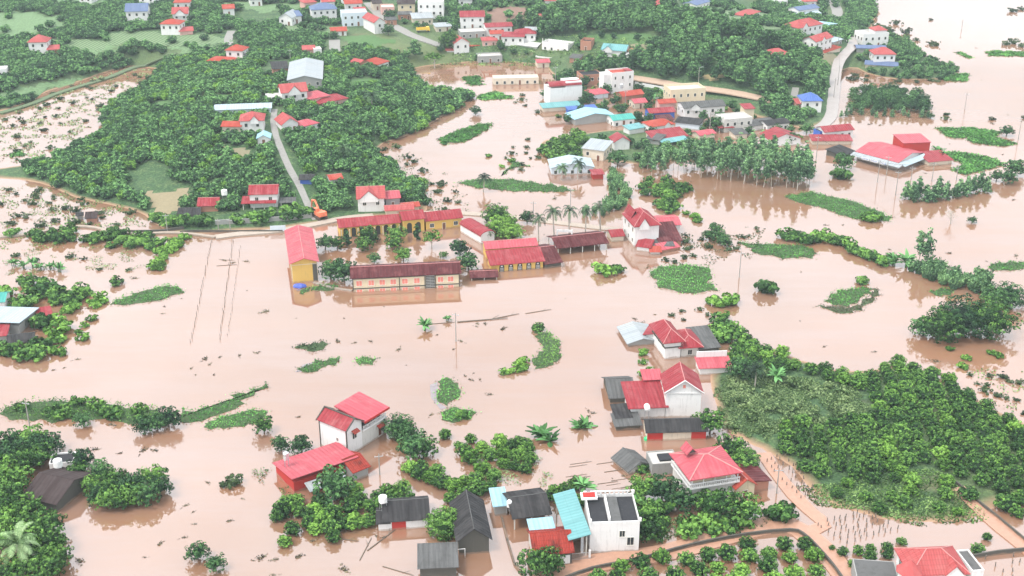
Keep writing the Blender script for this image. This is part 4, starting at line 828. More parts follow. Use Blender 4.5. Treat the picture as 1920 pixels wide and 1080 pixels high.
# ------------------------------------------------------------------ far buildings: A, B, depth, height, roof, roof colour, wall colour, rise, gable?, label
FAR = [
 ((530,247),(560,246),8,3.2,'gy','ptile','white',2.2,0,'house with pink gable front right of the lane on the hill','house'),
 ((562,247),(597,244),6,2.8,'hip','pinkred','white',1.3,0,'wing with low faded red hip roof right of the pink gable front','house wing'),
 ((452,250),(495,247),8,4.6,'hip','ptile','white',2.2,(1,3.5,1.8),'white house with pink hip roof left of the lane on the hill','house'),
 ((418,252),(452,251),6,3.0,'gx','tile','mud',1.0,0,'low annex with orange pink roof left of the hillside pink hip roof','annex'),
 ((484,273),(506,272),5,2.6,'gy','sky','white',1.2,0,'little white house with pale blue roof beside the lane','house'),
 ((541,165),(604,165),30,3.6,'gy','white','grey',1.6,0,'large warehouse with pale grey metal roof on the hill','warehouse'),
 ((513,142),(541,140),9,2.8,'shed','dark','brick',.7,0,'brick shed with dark roof left of the pale warehouse','shed'),
 ((530,194),(577,193),8,4.8,'gx','ptile','white',2.4,(0,5,2.6),'white villa with pink roof in front of the pale warehouse','house'),
 ((582,196),(618,193),9,3.0,'hip','pinkred','pink',1.2,0,'low house with faded red hip roof right of the pink roofed villa','house'),
 ((600,200),(652,196),8,2.6,'hip','red','pink',1.4,0,'low veranda house with wide bright red hip roof on the hill','house'),
 ((404,215),(508,211),7,1.8,'gx','pale','pale',.8,0,'very long low shed with pale green grey roof on the hill','shed'),
 ((500,193),(530,192),6,2.0,'flat','conc','white',.3,0,'low pale concrete block left of the pink roofed villa','annex'),
 ((569,105),(590,104),6,2.8,'gx','ptile','pink',1.2,0,'small pink roofed house at the path end on the hill','house'),
 ((590,106),(604,105),5,3.0,'flat','conc','white',.3,0,'white cube annex right of the small pink roofed house','annex'),
 ((622,68),(650,67),6,2.4,'gx','tile','white',1.3,0,'small white house with orange roof at the top of the short path','house'),
 ((672,127),(692,126),5,2.6,'gy','ptile','brick',1.2,0,'small pink gabled house left of the orange hip roof','house'),
 ((692,128),(729,127),8,3.0,'hip','tile','white',2.0,0,'white house with orange hip roof in the middle of the hill','house'),
 ((425,112),(455,111),7,4.4,'hip','tile','white',1.8,0,'white house with bright orange hip roof above its long lower roof','house'),
 ((390,122),(446,118),6,2.0,'hip','tile','brick',1.4,0,'long low bright orange red roof in front of the orange hip house','annex'),
 ((56,101),(90,101),8,5.6,'hip','ptile','white',2.6,0,'white two storey villa with pink roof alone at the upper left','house'),
 ((91,103),(111,102),5,2.4,'shed','ptile','brick',.8,0,'small pink roofed annex right of the lone upper left villa','annex'),
 ((-12,146),(14,145),6,3.4,'flat','conc','white',.4,0,'white flat roofed house cut by the left edge of the picture','house'),
 ((238,42),(278,40),9,5.4,'gx','slate','white',3.0,0,'white house with large slate blue roof near the top left','house'),
 ((262,12),(291,12),8,5.0,'flat','conc','white',.5,0,'white block at the top edge behind the slate blue roof','house'),
 ((328,22),(357,21),8,4.6,'hip','tile','white',2.2,0,'white house with red hip roof at the top, highest of its cluster','house'),
 ((325,42),(353,41),8,4.2,'gx','ptile','white',2.4,(0,5,2.2),'pink gabled house in the middle of the top left cluster','house'),
 ((303,66),(338,66),8,5.4,'hip','tile','white',1.6,0,'white house with orange red hip roof, lowest of the top left cluster','house'),
 ((338,67),(362,64),5,2.0,'shed','ptile','pink',.8,0,'pink roofed annex beside the lowest house of the top left cluster','annex'),
 ((524,47),(548,49),10,4.0,'gy','white','white',2.2,0,'white gabled house with pale roof above the hillside rows','house'),
 ((548,45),(566,43),9,3.6,'gx','slate','white',1.8,0,'wing with slate blue roof right of the white gabled house','house wing'),
 ((586,40),(632,38),9,5.8,'hip','slate','white',2.4,0,'white two storey villa with grey blue hip roof near the road','house'),
 ((572,20),(594,18),8,4.0,'hip','ptile','pink',2.0,0,'pinkish house with pyramid roof behind the grey blue villa','house'),
 ((643,50),(690,48),9,6.0,'flat','conc','pale',.7,0,'pale grey blue block with flat roof beside the road','building'),
 ((648,24),(679,23),8,4.6,'gx','tile','white',1.6,0,'house with orange red roof behind the pale grey blue block','house'),
 ((640,12),(660,12),8,4.6,'flat','conc','white',.6,0,'white block at the top edge left of the road','house'),
 ((688,48),(705,46),7,3.6,'flat','conc','white',.4,0,'small white box building right of the pale grey blue block','building'),
 ((703,64),(722,62),14,5.6,'gy','ptile','white',2.2,0,'narrow white house with pink roof at the roadside','house'),
 ((747,26),(778,25),10,5.0,'hip','thatch','cream',2.2,0,'cream house with brown hip roof right of the road','house'),
 ((744,8),(780,8),8,4.6,'flat','conc','white',.6,0,'white block at the top edge right of the road','building'),
 ((784,36),(832,35),12,8.0,'flat','conc','white',.8,0,'large white three storey block near the top of the picture','building'),
 ((775,48),(812,46),10,3.4,'shed','white','mud',.6,0,'market shed with pale roof in front of the large white block','shed'),
 ((748,38),(772,37),7,2.8,'gx','grey','brick',.8,0,'low grey roofed shed beside the road by the cream house','shed'),
 ((864,54),(908,52),9,5.8,'gx','red','white',2.0,0,'white house with bright red roof on a grey retaining base','house'),
 ((864,73),(912,69),8,3.0,'flat','conc','grey',.3,0,'grey concrete base building below the bright red roof','building'),
 ((852,108),(880,107),8,7.0,'gy','ptile','white',2.4,0,'narrow white house with pink peaked roof at the flood edge','house'),
 ((838,108),(858,107),6,3.4,'gx','ptile','white',.9,0,'small white pink roofed annex left of the narrow peaked house','annex'),
 ((897,119),(942,117),7,2.8,'flat','conc','grey',.6,0,'low grey white building with flat roof by the flood below the red roofs','building'),
 ((912,68),(960,62),7,4.4,'gx','red','white',1.2,0,'white house with long red roof, leftmost of the dense red cluster','house'),
 ((905,88),(932,86),7,3.0,'hip','ptile','pink',1.0,0,'low pink house with faded hip roof below the dense red cluster','house'),
 ((942,88),(982,84),8,5.0,'gx','red','white',1.4,0,'white house with red roof in the middle of the dense red cluster','house'),
 ((966,80),(1004,77),8,4.4,'hip','red','white',1.6,0,'red hip roofed house at the right of the dense red cluster','house'),
 ((972,98),(1006,94),8,3.6,'gx','conc2','white',1.0,0,'white house with pale roof below the dense red cluster','house'),
 ((1016,97),(1065,95),7,3.6,'flat','conc','white',1.2,0,'white terrace building with tall roof fence left of the brick shell','building'),
 ((1004,112),(1094,104),3,1.6,'flat','conc','white',.3,0,'long white compound wall below the terrace building','compound wall'),
 ((1088,95),(1108,94),7,3.6,'flat','slab','brick',1.2,0,'unfinished brick shell beside the white terrace building','building'),
 ((1128,108),(1172,106),9,3.8,'gx','teal','white',1.8,(-2.6,4.5,2.0),'white house with teal roof in front of the bare yard','house'),
 ((1172,112),(1184,112),5,2.2,'flat','conc','white',.3,0,'small white cube right of the teal roofed house','annex'),
 ((1022,12),(1042,12),7,3.0,'gx','ptile','white',1.2,0,'small pink roofed house in the far wood at the top','house'),
 ((1122,6),(1170,5),8,3.4,'flat','conc','white',.5,0,'long white building at the top edge above the far wood','building'),
 ((1184,9),(1218,9),8,3.2,'shed','slate','white',.6,0,'house with dark grey roof at the top edge above the far wood','house'),
 ((1228,30),(1248,30),9,4.0,'gy','ptile','white',2.4,0,'white house with steep pink gable in the far wood','house'),
 ((1340,2),(1368,2),8,3.0,'gx','white','white',.8,0,'white roofed house at the top edge right of the far wood','house'),
 ((1288,36),(1304,36),6,2.0,'gx','ptile','white',1.0,0,'tiny pink roofed hut beyond the far wood','hut'),
 ((1497,30),(1534,28),8,4.0,'gx','slate','white',1.2,0,'white house with dark flat looking roof at the top right','house'),
 ((1482,30),(1538,32),5,2.0,'shed','pale','pink',.6,0,'pale roofed porch in front of the dark roofed top right house','porch'),
 ((1496,64),(1540,66),9,5.6,'hip','ptile','white',2.6,(-4,4,2.2),'white two storey villa with pink roofs near the right hand road','house'),
 ((1540,56),(1568,54),9,2.6,'gy','sky','grey',1.0,0,'shed with pale blue roof right of the two storey pink villa','shed'),
 ((1528,96),(1558,94),7,6.2,'gx','ptile','white',1.8,(-1,3.5,1.6),'narrow white house with pink roof above an orange porch roof','house'),
 ((1540,99),(1575,97),5,2.2,'hip','tile','mud',1.0,0,'orange roofed porch in front of the narrow white house','porch'),
 ((1441,117),(1481,118),8,4.0,'hip','ptile','white',2.0,0,'low white house with pink hip roof among trees left of the road','house'),
 ((1480,122),(1512,124),6,1.8,'shed','pale','grey',.6,0,'pale grey shed roof right of the low pink hip roof','shed'),
 ((1617,86),(1664,87),9,5.8,'flat','conc','white',.9,0,'white villa with roof terrace and pink corner roof beside the flood','house'),
 ((1606,98),(1660,100),6,2.2,'gx','slate','grey',.8,0,'grey blue roofed sheds in front of the white terrace villa','shed'),
 ((1638,120),(1677,120),8,4.6,'hip','ptile','white',2.4,0,'white villa with salmon hip roof and arched porch on the point','house'),
 ((1622,128),(1682,128),4,1.8,'shed','slate','mud',.8,0,'grey blue porch roof in front of the salmon hip roofed villa','porch'),
 ((700,20),(716,19),7,3.6,'gx','thatch','mud',1.0,0,'narrow brown roofed house hard by the top road on its right side','house'),
 ((716,28),(740,27),8,3.4,'flat','conc','pink',.5,0,'pinkish flat roofed shop between the top road and the cream house','shop'),
 ((800,16),(822,15),8,4.5,'flat','conc','white',.5,0,'white block behind the large white three storey block','building'),
 ((818,60),(846,58),6,2.4,'shed','white','mud',.5,0,'pale roofed stall at the right of the market shed','stall'),
 ((726,48),(744,47),6,2.6,'shed','grey','brick',.5,0,'dull grey roofed stall left of the low grey roofed shed','stall'),
 ((667,34),(686,33),7,3.6,'gx','ptile','pale',1.1,0,'pink roofed upper house right behind the pale grey blue block','house'),
 ((605,16),(628,15),7,3.4,'gx','ptile','white',1.2,0,'small pink roofed white house above the grey blue villa','house'),
 ((948,104),(972,102),6,2.8,'gx','ptile','white',1.0,0,'small white house with pink roof at the foot of the red cluster','house'),
 ((880,98),(898,97),6,3.0,'shed','tile','mud',.6,0,'orange roofed lean-to between the narrow peaked house and the cluster','lean-to'),
 ((920,76),(944,74),6,3.2,'gx','tile','white',1.0,0,'orange roofed white house squeezed under the long red roof','house'),
 ((985,70),(1006,69),6,3.6,'gx','white','white',.8,0,'pale roofed white house at the upper right of the red cluster','house'),
 ((1008,128),(1030,126),6,2.6,'gx','pinkred','mud',.9,0,'faded red roofed hut at the flood edge below the white compound wall','hut'),
 ((1068,118),(1086,117),5,2.4,'shed','grey','brick',.5,0,'grey roofed brick shed right of the faded red hut','shed'),
 ((1190,205),(1212,203),6,2.6,'gx','pinkred','mud',.9,0,'faded red roofed house between brick house and blue shop','house'),
 ((1236,236),(1262,234),5,2.2,'shed','rust','brick',.5,0,'dark red roofed lean-to in front of the blue walled shop','lean-to'),
 ((1312,262),(1340,259),5,2.0,'gx','pinkred','mud',.8,0,'low faded roofed stall at the brown street below the pale shed','stall'),
 ((1378,262),(1400,260),5,2.0,'shed','grey','mud',.5,0,'low grey roofed stall at the brown street below the concrete house','stall'),
 ((1436,262.5),(1453,262),4,2.0,'shed','tile','mud',.5,0,'small orange roofed stall left of the wide red gable','stall'),
 ((1505,12),(1530,12),7,3.0,'gx','ptile','white',1.0,0,'pink roofed white house at the very top right of the village','house'),
 ((1560,84),(1578,83),5,2.4,'shed','pale','grey',.5,0,'pale shed roof between the orange porch and the wet road','shed'),
 ((1452,12),(1476,12),7,3.0,'flat','conc','white',.4,0,'white flat building at the top edge left of the pink roofed one','building'),
 ((150,8),(172,7),8,4.2,'hip','ptile','white',1.6,0,'small pink roofed house among the plots at the top left','house'),
 ((420,30),(440,29),7,3.6,'gx','tile','white',1.4,0,'small orange roofed house alone above the narrow far path','house'),
 ((470,12),(492,11),8,3.4,'gx','grey','white',1.0,0,'grey roofed white house at the top edge left of the gabled houses','house'),
 ((1060,26),(1080,25),7,3.0,'gx','tile','white',1.2,0,'small orange roofed house in the middle of the far wood','house'),
 ((1400,34),(1424,33),8,3.2,'hip','ptile','white',1.4,0,'pink hip roofed house on the far plots left of the villas','house'),
 ((1305,14),(1330,13),8,3.0,'gx','slate','white',1.0,0,'slate roofed house on the far plots at the top','house'),
 ((860,14),(885,13),8,4.0,'gx','white','white',1.0,0,'pale roofed house at the top between the road and the bare field','house'),
 ((1004,44),(1024,43),7,3.0,'gx','ptile','mud',1.0,0,'pink roofed house at the foot of the bare far field','house'),
 ((1504,210),(1539,211),8,5.0,'hip','blue','white',2.4,0,'white house with bright blue pyramid roof beside the flooded road','house'),
 ((1494,206),(1504,206),5,2.6,'shed','ptile','brick',.6,0,'tiny pink lean-to left of the bright blue pyramid roof','lean-to'),
]
R_['conc2'] = roofmat('pale_tile_roof', (.5,.5,.48), wear=.4, wc=(.35,.33,.3), rough=.8)
HOUSES = {}
for A, B, D, hh, rf, rc, wc, rise, gb, lab, cat in FAR:
    h, i = house(A, B, D, hh, rf, rc, wc, lab, cat, rise=rise, gable=gb or None, name=cat.replace(' ', '_').replace('-', '_'), over=.5)
    HOUSES[lab] = (h, i)
h, i = HOUSES['white villa with roof terrace and pink corner roof beside the flood']
mb = MB(); mb.box(.3, i[0]/2-.2, 2, 8, 6.0, 7.6, W_['white']); up = mb.build('upper_room', h)
fs, _ = roof_faces('hip', 0, i[0]/2+.2, 1.5, 8.5, 7.62, 1.8); mb = MB(); roof_solid(mb, fs, R_['ptile']); mb.build('corner_roof', h)
h, i = HOUSES['white terrace building with tall roof fence left of the brick shell']
for k in range(9):
    mb = MB(); x = -i[0]/2+.2+k*(i[0]-.4)/8; mb.box(x-.12, x+.12, .2, .44, 4.8, 6.4, W_['white']); mb.build('post', h)
# a yellow lorry and vehicles by the road
def lorry(px, py, yaw, label, c):
    r = empty('lorry', G(px, py), yaw, label, 'lorry'); cm = plain('lorry_paint_'+c, dict(yellow=(.75,.48,.05), orange=(.8,.2,.07))[c], .5); BK = plain('rubber', (.03,.03,.03), .8)
    mb = MB(); mb.box(-3.2, 1.6, -1.1, 1.1, 1.0, 1.15, METAL); mb.box(-3.2, 1.5, -1.1, -1.0, 1.15, 2.2, cm); mb.box(-3.2, 1.5, 1.0, 1.1, 1.15, 2.2, cm); mb.box(-3.2, -3.1, -1, 1, 1.15, 2.2, cm); mb.box(1.4, 1.5, -1, 1, 1.15, 2.2, cm); mb.build('cargo_bed', r)
    mb = MB(); mb.box(1.65, 3.3, -1.05, 1.05, .7, 1.7, cm); mb.face([(1.65,-1,1.7),(3.3,-1,1.7),(3.0,-1,2.6),(1.65,-1,2.6)], cm); mb.face([(1.65,1,1.7),(3.3,1,1.7),(3.0,1,2.6),(1.65,1,2.6)][::-1], cm); mb.face([(1.65,-1,2.6),(3.0,-1,2.6),(3.0,1,2.6),(1.65,1,2.6)], cm); mb.face([(1.65,1,1.7),(1.65,1,2.6),(1.65,-1,2.6),(1.65,-1,1.7)], cm); mb.face([(3.3,-1,1.7),(3.3,1,1.7),(3,1,2.6),(3,-1,2.6)], GLASS); mb.build('cab', r)
    for x in (-2.3, 2.4):
        for y in (-1, 1): mb = MB(); mb.tube((x, y-.14, .5), (x, y+.14, .5), .5, .5, BK, 12); mb.build('wheel', r)
    return r
lorry(793, 60, .2, 'small yellow lorry parked under the pale roofed market shed', 'yellow')
# orange excavator on the muddy lane
def excavator():
    OR = plain('excavator_orange', (.78,.20,.10), .5, var=.3); BK = plain('track_rubber', (.08,.05,.04), .8)
    r = empty('excavator', G(600, 408), 2.2, 'orange excavator clearing mud at the bottom of the lane', 'excavator')
    for s in (-1, 1):
        mb = MB(); pr = [(-2.0,.0),(-2.35,.35),(-2.2,.8),(2.2,.8),(2.35,.35),(2.0,.0)]; y0, y1 = s*1.35-.3, s*1.35+.3
        mb.face([(x,y0,z) for x,z in pr], BK); mb.face([(x,y1,z) for x,z in pr][::-1], BK)
        for (xa,za),(xb,zb) in zip(pr, pr[1:]+pr[:1]): mb.face([(xa,y0,za),(xa,y1,za),(xb,y1,zb),(xb,y0,zb)], BK)
        mb.build('track', r)
    mb = MB(); mb.tube((0,0,.7), (0,0,1.05), .9, .9, BK, 14); mb.box(-2.4, 1.2, -1.35, 1.35, 1.05, 2.1, OR); mb.box(-2.6, -1.2, -1.2, 1.2, 1.3, 2.5, OR); bd = mb.build('body', r)
    mb = MB(); mb.box(.0, 1.5, .2, 1.3, 2.1, 3.2, OR); cb = mb.build('cab', r); mb = MB(); mb.box(.15, 1.52, .18, 1.32, 2.3, 3.0, GLASS); mb.build('window', cb)
    mb = MB()
    for a, b in (((1.0,-.4,1.8),(3.4,-.4,4.6)),((3.4,-.4,4.6),(5.6,-.4,4.2))): mb.tube(a, b, .38, .3, OR, 6)
    mb.build('boom', r); mb = MB(); mb.tube((5.6,-.4,4.2), (6.4,-.4,1.6), .28, .2, OR, 6); mb.build('arm', r)
    mb = MB(); mb.face([(6.0,-.9,1.7),(6.9,-.9,1.5),(6.9,-.9,.7),(6.2,-.9,.6)], OR); mb.face([(6.0,.2,1.7),(6.9,.2,1.5),(6.9,.2,.7),(6.2,.2,.6)][::-1], OR); mb.face([(6.9,-.9,1.5),(6.9,.2,1.5),(6.9,.2,.7),(6.9,-.9,.7)], OR); mb.face([(6.9,-.9,.7),(6.9,.2,.7),(6.2,.2,.6),(6.2,-.9,.6)], OR); mb.build('bucket', r)
excavator()
# ------------------------------------------------------------------ walls, poles, stakes
def wallrun(name, pp, h, t, mat, label, cat='wall', z0=-.8):
    pts = smooth_line([G(*p) for p in pp], 3.0) if len(pp) > 4 else [G(*p) for p in pp]; mb = MB(); R4 = []
    for i, a in enumerate(pts):
        d = pts[min(i+1, len(pts)-1)]-pts[max(i-1, 0)]; n = Vector((-d.y, d.x, 0)).normalized()*t/2; z = max(H(a.x, a.y), 0)
        R4.append([(a.x-n.x,a.y-n.y,z+z0), (a.x-n.x,a.y-n.y,z+h), (a.x+n.x,a.y+n.y,z+h), (a.x+n.x,a.y+n.y,z+z0)])
    for p, q in zip(R4, R4[1:]):
        for k in range(3): mb.face([p[k], q[k], q[k+1], p[k+1]][::-1], mat)
    mb.face(R4[0], mat); mb.face(R4[-1][::-1], mat)
    return tag(mb.build(name), label, cat)
wallrun('school_wall', [(338,438),(352,436),(400,436),(470,436),(530,436)], .8, .3, W_['dark'], 'dark low wall and kerb along the top of the flooded school ground')
wallrun('lane_wall', [(404,421),(470,418),(540,413),(585,408)], 1.5, .3, W_['grey'], 'long grey wall above the school between the hedge and the lane')
wallrun('field_wall', [(205,432),(230,437),(300,436),(330,432),(345,430)], 1.0, .35, W_['dark'], 'dark flood wall through the bushes left of the school ground')
wallrun('gate_board', [(507,436),(536,435)], 2.2, .1, W_['pale'], 'pale blue sheet hoarding at the back corner of the yellow school building', 'hoarding')
wallrun('retaining_wall', [(1060,1088),(1110,1070),(1200,1052),(1300,1025),(1400,1006),(1480,998),(1505,1005),(1530,1028),(1560,1062),(1580,1090)], .9, .35, W_['dark'], 'dark retaining wall curving round the small tree orchard at the bottom')
wallrun('orchard_wall', [(1790,905),(1830,940),(1870,972),(1930,1022)], .7, .3, W_['dark'], 'dark wall running down to the right edge below the orchard')
wallrun('plot_wall', [(1812,1050),(1870,1040),(1930,1034)], 1.0, .3, W_['dark'], 'dark wall right of the villa at the bottom right')
wallrun('rear_compound_wall', [(1190,160),(1235,168),(1290,178)], 1.6, .2, W_['white'], 'long white wall beside the road behind the tall white house')
wallrun('yard_wall', [(1043,446),(1090,441),(1136,437)], .5, .2, W_['grey'], 'low grey wall in the water behind the royal palms')
wallrun('school_causeway', [(588,530),(620,540),(660,546)], .3, 1.0, W_['grey'], 'low grey causeway wall between the yellow building and the long block', 'wall')
wallrun('pond_wall', [(940,968),(950,1010),(965,1060),(985,1085)], .35, .35, W_['dark'], 'low curving wall left of the mottled tile house')
t = plain('blue_tarp', (.06,.10,.45), .5, var=.3)
mb = MB(); n = 12
for a in range(n):
    for b in range(4):
        def P(a, b):
            th = 2*math.pi*a/n; ph = b*math.pi/8; return (1.9*math.cos(th)*math.cos(ph)*(1+.1*math.sin(3*th)), 1.1*math.sin(th)*math.cos(ph), .1+.9*math.sin(ph)+.12*math.sin(5*th)*math.cos(ph))
        mb.face([P(a,b),P(a+1,b),P(a+1,b+1),P(a,b+1)], t)
tag(mb.build('tarpaulin', loc=G(562,538)), 'heap of bright blue tarpaulin in the water by the yellow school building', 'tarpaulin')
PW = plain('pole_concrete', (.30,.28,.26), .85)
def pole(px, py, hh, label, lamp=False, tilt=0.0):
    r = empty('utility_pole' if not lamp else 'street_lamp', G(px, py), rnd.uniform(-.4, .4), label, 'street lamp' if lamp else 'utility pole'); r.rotation_euler.y = tilt
    mb = MB(); mb.tube((0,0,-1), (0,0,hh), .16, .10, PW, 7); mb.build('pole', r)
    mb = MB()
    if lamp: mb.tube((0,0,hh), (1.2,0,hh+.5), .06, .05, METAL, 5); mb.box(1.0, 1.7, -.12, .12, hh+.42, hh+.54, METAL); mb.build('lamp_head', r)
    else: mb.box(-.9, .9, -.06, .06, hh-.7, hh-.58, METAL); [mb.tube((x,0,hh-.58), (x,0,hh-.38), .05, .04, W_['white'], 5) for x in (-.8,0,.8)]; mb.build('crossarm', r)
    return r
POLES = [(855,640,8.0,'concrete utility pole standing in the flood beside the drifting branch line'),(1803,55,5,'lone utility pole far out in the white floodwater at the upper right'),
 (1909,262,8,'utility pole near the right edge above the green weed mats'),(1679,366,8.5,'utility pole left of the conical tree row in the flood'),(1747,340,7,'utility pole in the flood behind the market hall, right one'),
 (1645,342,8,'utility pole in the water directly in front of the market hall'),(1662,328,7,'utility pole close to the market hall awning'),(1530,300,9,'utility pole by the black roofed hut at the flooded road'),
 (1570,165,10,'tall utility pole beside the flooded road left of the grove'),(1563,185,9,'utility pole beside the flooded road just above the blue roofed house'),(1041,158,8,'utility pole in the brown flood above the white canopy block'),
 (1020,165,5,'short dark pole in the brown flood near the ruined building'),(1230,222,9,'utility pole between the village shops'),(1330,253,9,'pale utility pole in front of the pale walled shed'),
 (1172,205,8,'utility pole beside the brown flooded village lane'),(1130,207,7,'utility pole right of the white canopy block'),(1386,520,8,'dark utility pole overgrown with creeper in the flooded scrub'),
 (545,118,6,'slender pole at the corner of the pale warehouse'),(1570,95,7,'utility pole left of the wet road by the orange porch'),(712,890,5,'slender lamp post in the muddy yard right of the tall white house'),
 (58,812,8,'pole at the weed embankment near the left edge'),(1809,205,7,'thin pole in the flood at the upper right'),(314,435,6,'short utility pole on the levee left of the school ground'),(1000,405,5,'small pole on the flooded lane behind the palms'),
 (1456,925,6,'thin pole beside the muddy path and flooded plots'),(1069,420,12,'tall pole rising behind the royal palms'),(410,433,4,'white gate post at the levee'),(432,432,4,'second white gate post right of the first on the levee'),(1793,338,5,'small dark pole in the wire line right of the market hall'),(1708,338,5,'slim pole in the wire line in front of the market hall')]
PO = [pole(*p) for p in POLES]
pole(1309, 164, 8.5, 'white street lamp beside the brown road at the village edge', True)
def wire(a, b, za, zb, sag, label):
    A = G(*a); B = G(*b); A.z += za; B.z += zb; mb = MB(); n = 14; pv = None
    for k in range(n+1):
        q = A.lerp(B, k/n); q.z -= sag*4*(k/n)*(1-k/n)
        if pv is not None: mb.tube(pv, q, .035, .035, DARKM, 4, False)
        pv = q
    tag(mb.build('power_cable'), label, 'power cable')
wire((1645,342), (1679,366), 7.6, 8.0, .5, 'power cable from the pole before the market hall to the pole by the conical row')
wire((1530,300), (1645,342), 8.4, 7.6, 1.2, 'long power cable from the black roofed hut to the market hall pole')
wire((1747,340), (1793,338), 6.5, 4.6, .6, 'short power cable right of the market hall')
wire((1679,366), (1747,340), 8.0, 6.5, .6, 'power cable from the conical row to the pole right of the market hall')
wire((1793,338), (1895,372), 4.6, 5.0, .8, 'power cable running to the right edge above the open water')
wire((1570,165), (1570,95), 9.5, 6.5, .6, 'power cable along the wet road past the drowned grove')
wire((1230,222), (1330,253), 8.3, 8.3, .8, 'power cable across the village roofs')
wire((1330,253), (1530,300), 8.3, 8.4, 1.6, 'long power cable over the flooded street to the black roofed hut')
wire((1645,342), (1747,340), 7.4, 6.5, .8, 'power cable passing in front of the market hall')
# rows of net stakes in the flooded school field, posts in the flooded plots
ST = plain('stake_wood', (.16,.13,.11), .9)
mb = MB(); mb.tube((0,0,-.4), (.02,0,.85), .085, .065, ST, 5); stake_me = mb.data('stake')
mb = MB(); mb.tube((0,0,-.4), (0,0,.9), .11, .1, ST, 5); post_me = mb.data('post')
def inst(me, name, px, py, label, cat, group, sc=1., tilt=.12, world=None):
    p = world or G(px, py); o = bpy.data.objects.new(name, me); COL.objects.link(o); o.location = p; o.scale = (sc, sc, sc*rnd.uniform(.85, 1.15))
    o.rotation_euler = (rnd.uniform(-tilt, tilt), rnd.uniform(-tilt, tilt), rnd.uniform(0, 6.28)); return tag(o, label, cat, group)
for (x0,y0,x1,y1,n,lab) in ((398,448,357,645,34,'left'),(437,450,412,640,36,'middle'),(451,462,427,632,26,'right')):
    for k in range(n):
        t_ = ((k+.5)/n); a, b = G0(x0,y0), G0(x1,y1); q = a.lerp(b, t_)+Vector((rnd.uniform(-.15,.15), rnd.uniform(-.3,.3), 0))
        inst(stake_me, 'stake', 0, 0, 'short dark stake poking out of the water in the %s of the three stake lines' % lab, 'stake', 'stakes in the %s line' % lab, world=q, sc=.8 if lab == 'right' else 1.)
def lattice(P0, P1, P2, nu, nv, lab, grp, me=post_me, name='plot_post', cat='post', drop=.15, sc=1.):
    a, b, c = G0(*P0), G0(*P1), G0(*P2)
    for i in range(nu):
        for j in range(nv):
            if rnd.random() < drop: continue
            q = a+(b-a)*(i/(nu-1))+(c-a)*(j/(nv-1))+Vector((rnd.uniform(-.3,.3), rnd.uniform(-.3,.3), 0)); inst(me, name, 0, 0, lab, cat, grp, world=q, sc=sc)
lattice((1438,868),(1500,935),(1462,850),9,4,'short dark post in the flooded plot beside the muddy path','posts in the plot by the path')
lattice((1530,985),(1590,1018),(1620,958),6,9,'short dark post in the pink flooded plot above the villa','posts in the plot above the villa')
lattice((1850,1050),(1900,1085),(1930,1040),4,6,'short dark post in the flooded plot right of the villa','posts in the plot right of the villa')
# ------------------------------------------------------------------ vegetation kit
LEAF = dict(fruit=leafmat('fruit_leaf', (.018,.055,.022), (.064,.152,.038), (.20,.33,.065)), dark=leafmat('dark_leaf', (.014,.045,.026), (.047,.115,.045), (.12,.22,.07)),
  bright=leafmat('bright_leaf', (.05,.12,.025), (.13,.27,.045), (.28,.43,.08)), hill=leafmat('hill_leaf', (.026,.068,.034), (.080,.175,.066), (.22,.37,.12)),
  euc=leafmat('grey_green_leaf', (.06,.13,.07), (.14,.26,.12), (.30,.44,.18)), scrub=leafmat('scrub_leaf', (.05,.10,.03), (.13,.20,.07), (.30,.34,.15)), mat=leafmat('water_weed', (.035,.11,.03), (.10,.27,.055), (.20,.42,.09), rv=.15),
  palm=leafmat('palm_leaf', (.02,.05,.03), (.055,.10,.05), (.12,.18,.08)), coco=leafmat('coconut_leaf', (.08,.15,.05), (.22,.33,.13), (.42,.50,.25)), banana=leafmat('banana_leaf', (.04,.11,.03), (.09,.22,.06), (.18,.34,.12)),
  dead=leafmat('dead_weed', (.06,.045,.03), (.14,.10,.07), (.25,.19,.12)), bushd=leafmat('flood_bush_leaf', (.02,.04,.02), (.05,.08,.03), (.11,.14,.06)), grass=leafmat('grass_blade', (.05,.11,.03), (.13,.23,.06), (.28,.36,.12), rv=.0))
BARK = plain('bark', (.14,.11,.085), .9); PALEB = plain('pale_bark', (.42,.38,.33), .9)
def leafq(mb, p, n, s, m, rr, el=1.5, tint=None):
    n = n.normalized(); a = n.orthogonal().normalized(); b = n.cross(a); th = rr.uniform(0, 6.283); u = a*math.cos(th)+b*math.sin(th); v = n.cross(u)
    u = u*(s*el*.5); v = v*(s*.5); mb.face([p-u, p-v+n*s*.12, p+u, p+v+n*s*.12], m, tint=rr.random() if tint is None else tint)
def rdir(rr, up=-.2):
    while True:
        d = Vector((rr.gauss(0,1), rr.gauss(0,1), rr.gauss(0,1))).normalized()
        if d.z > up: return d
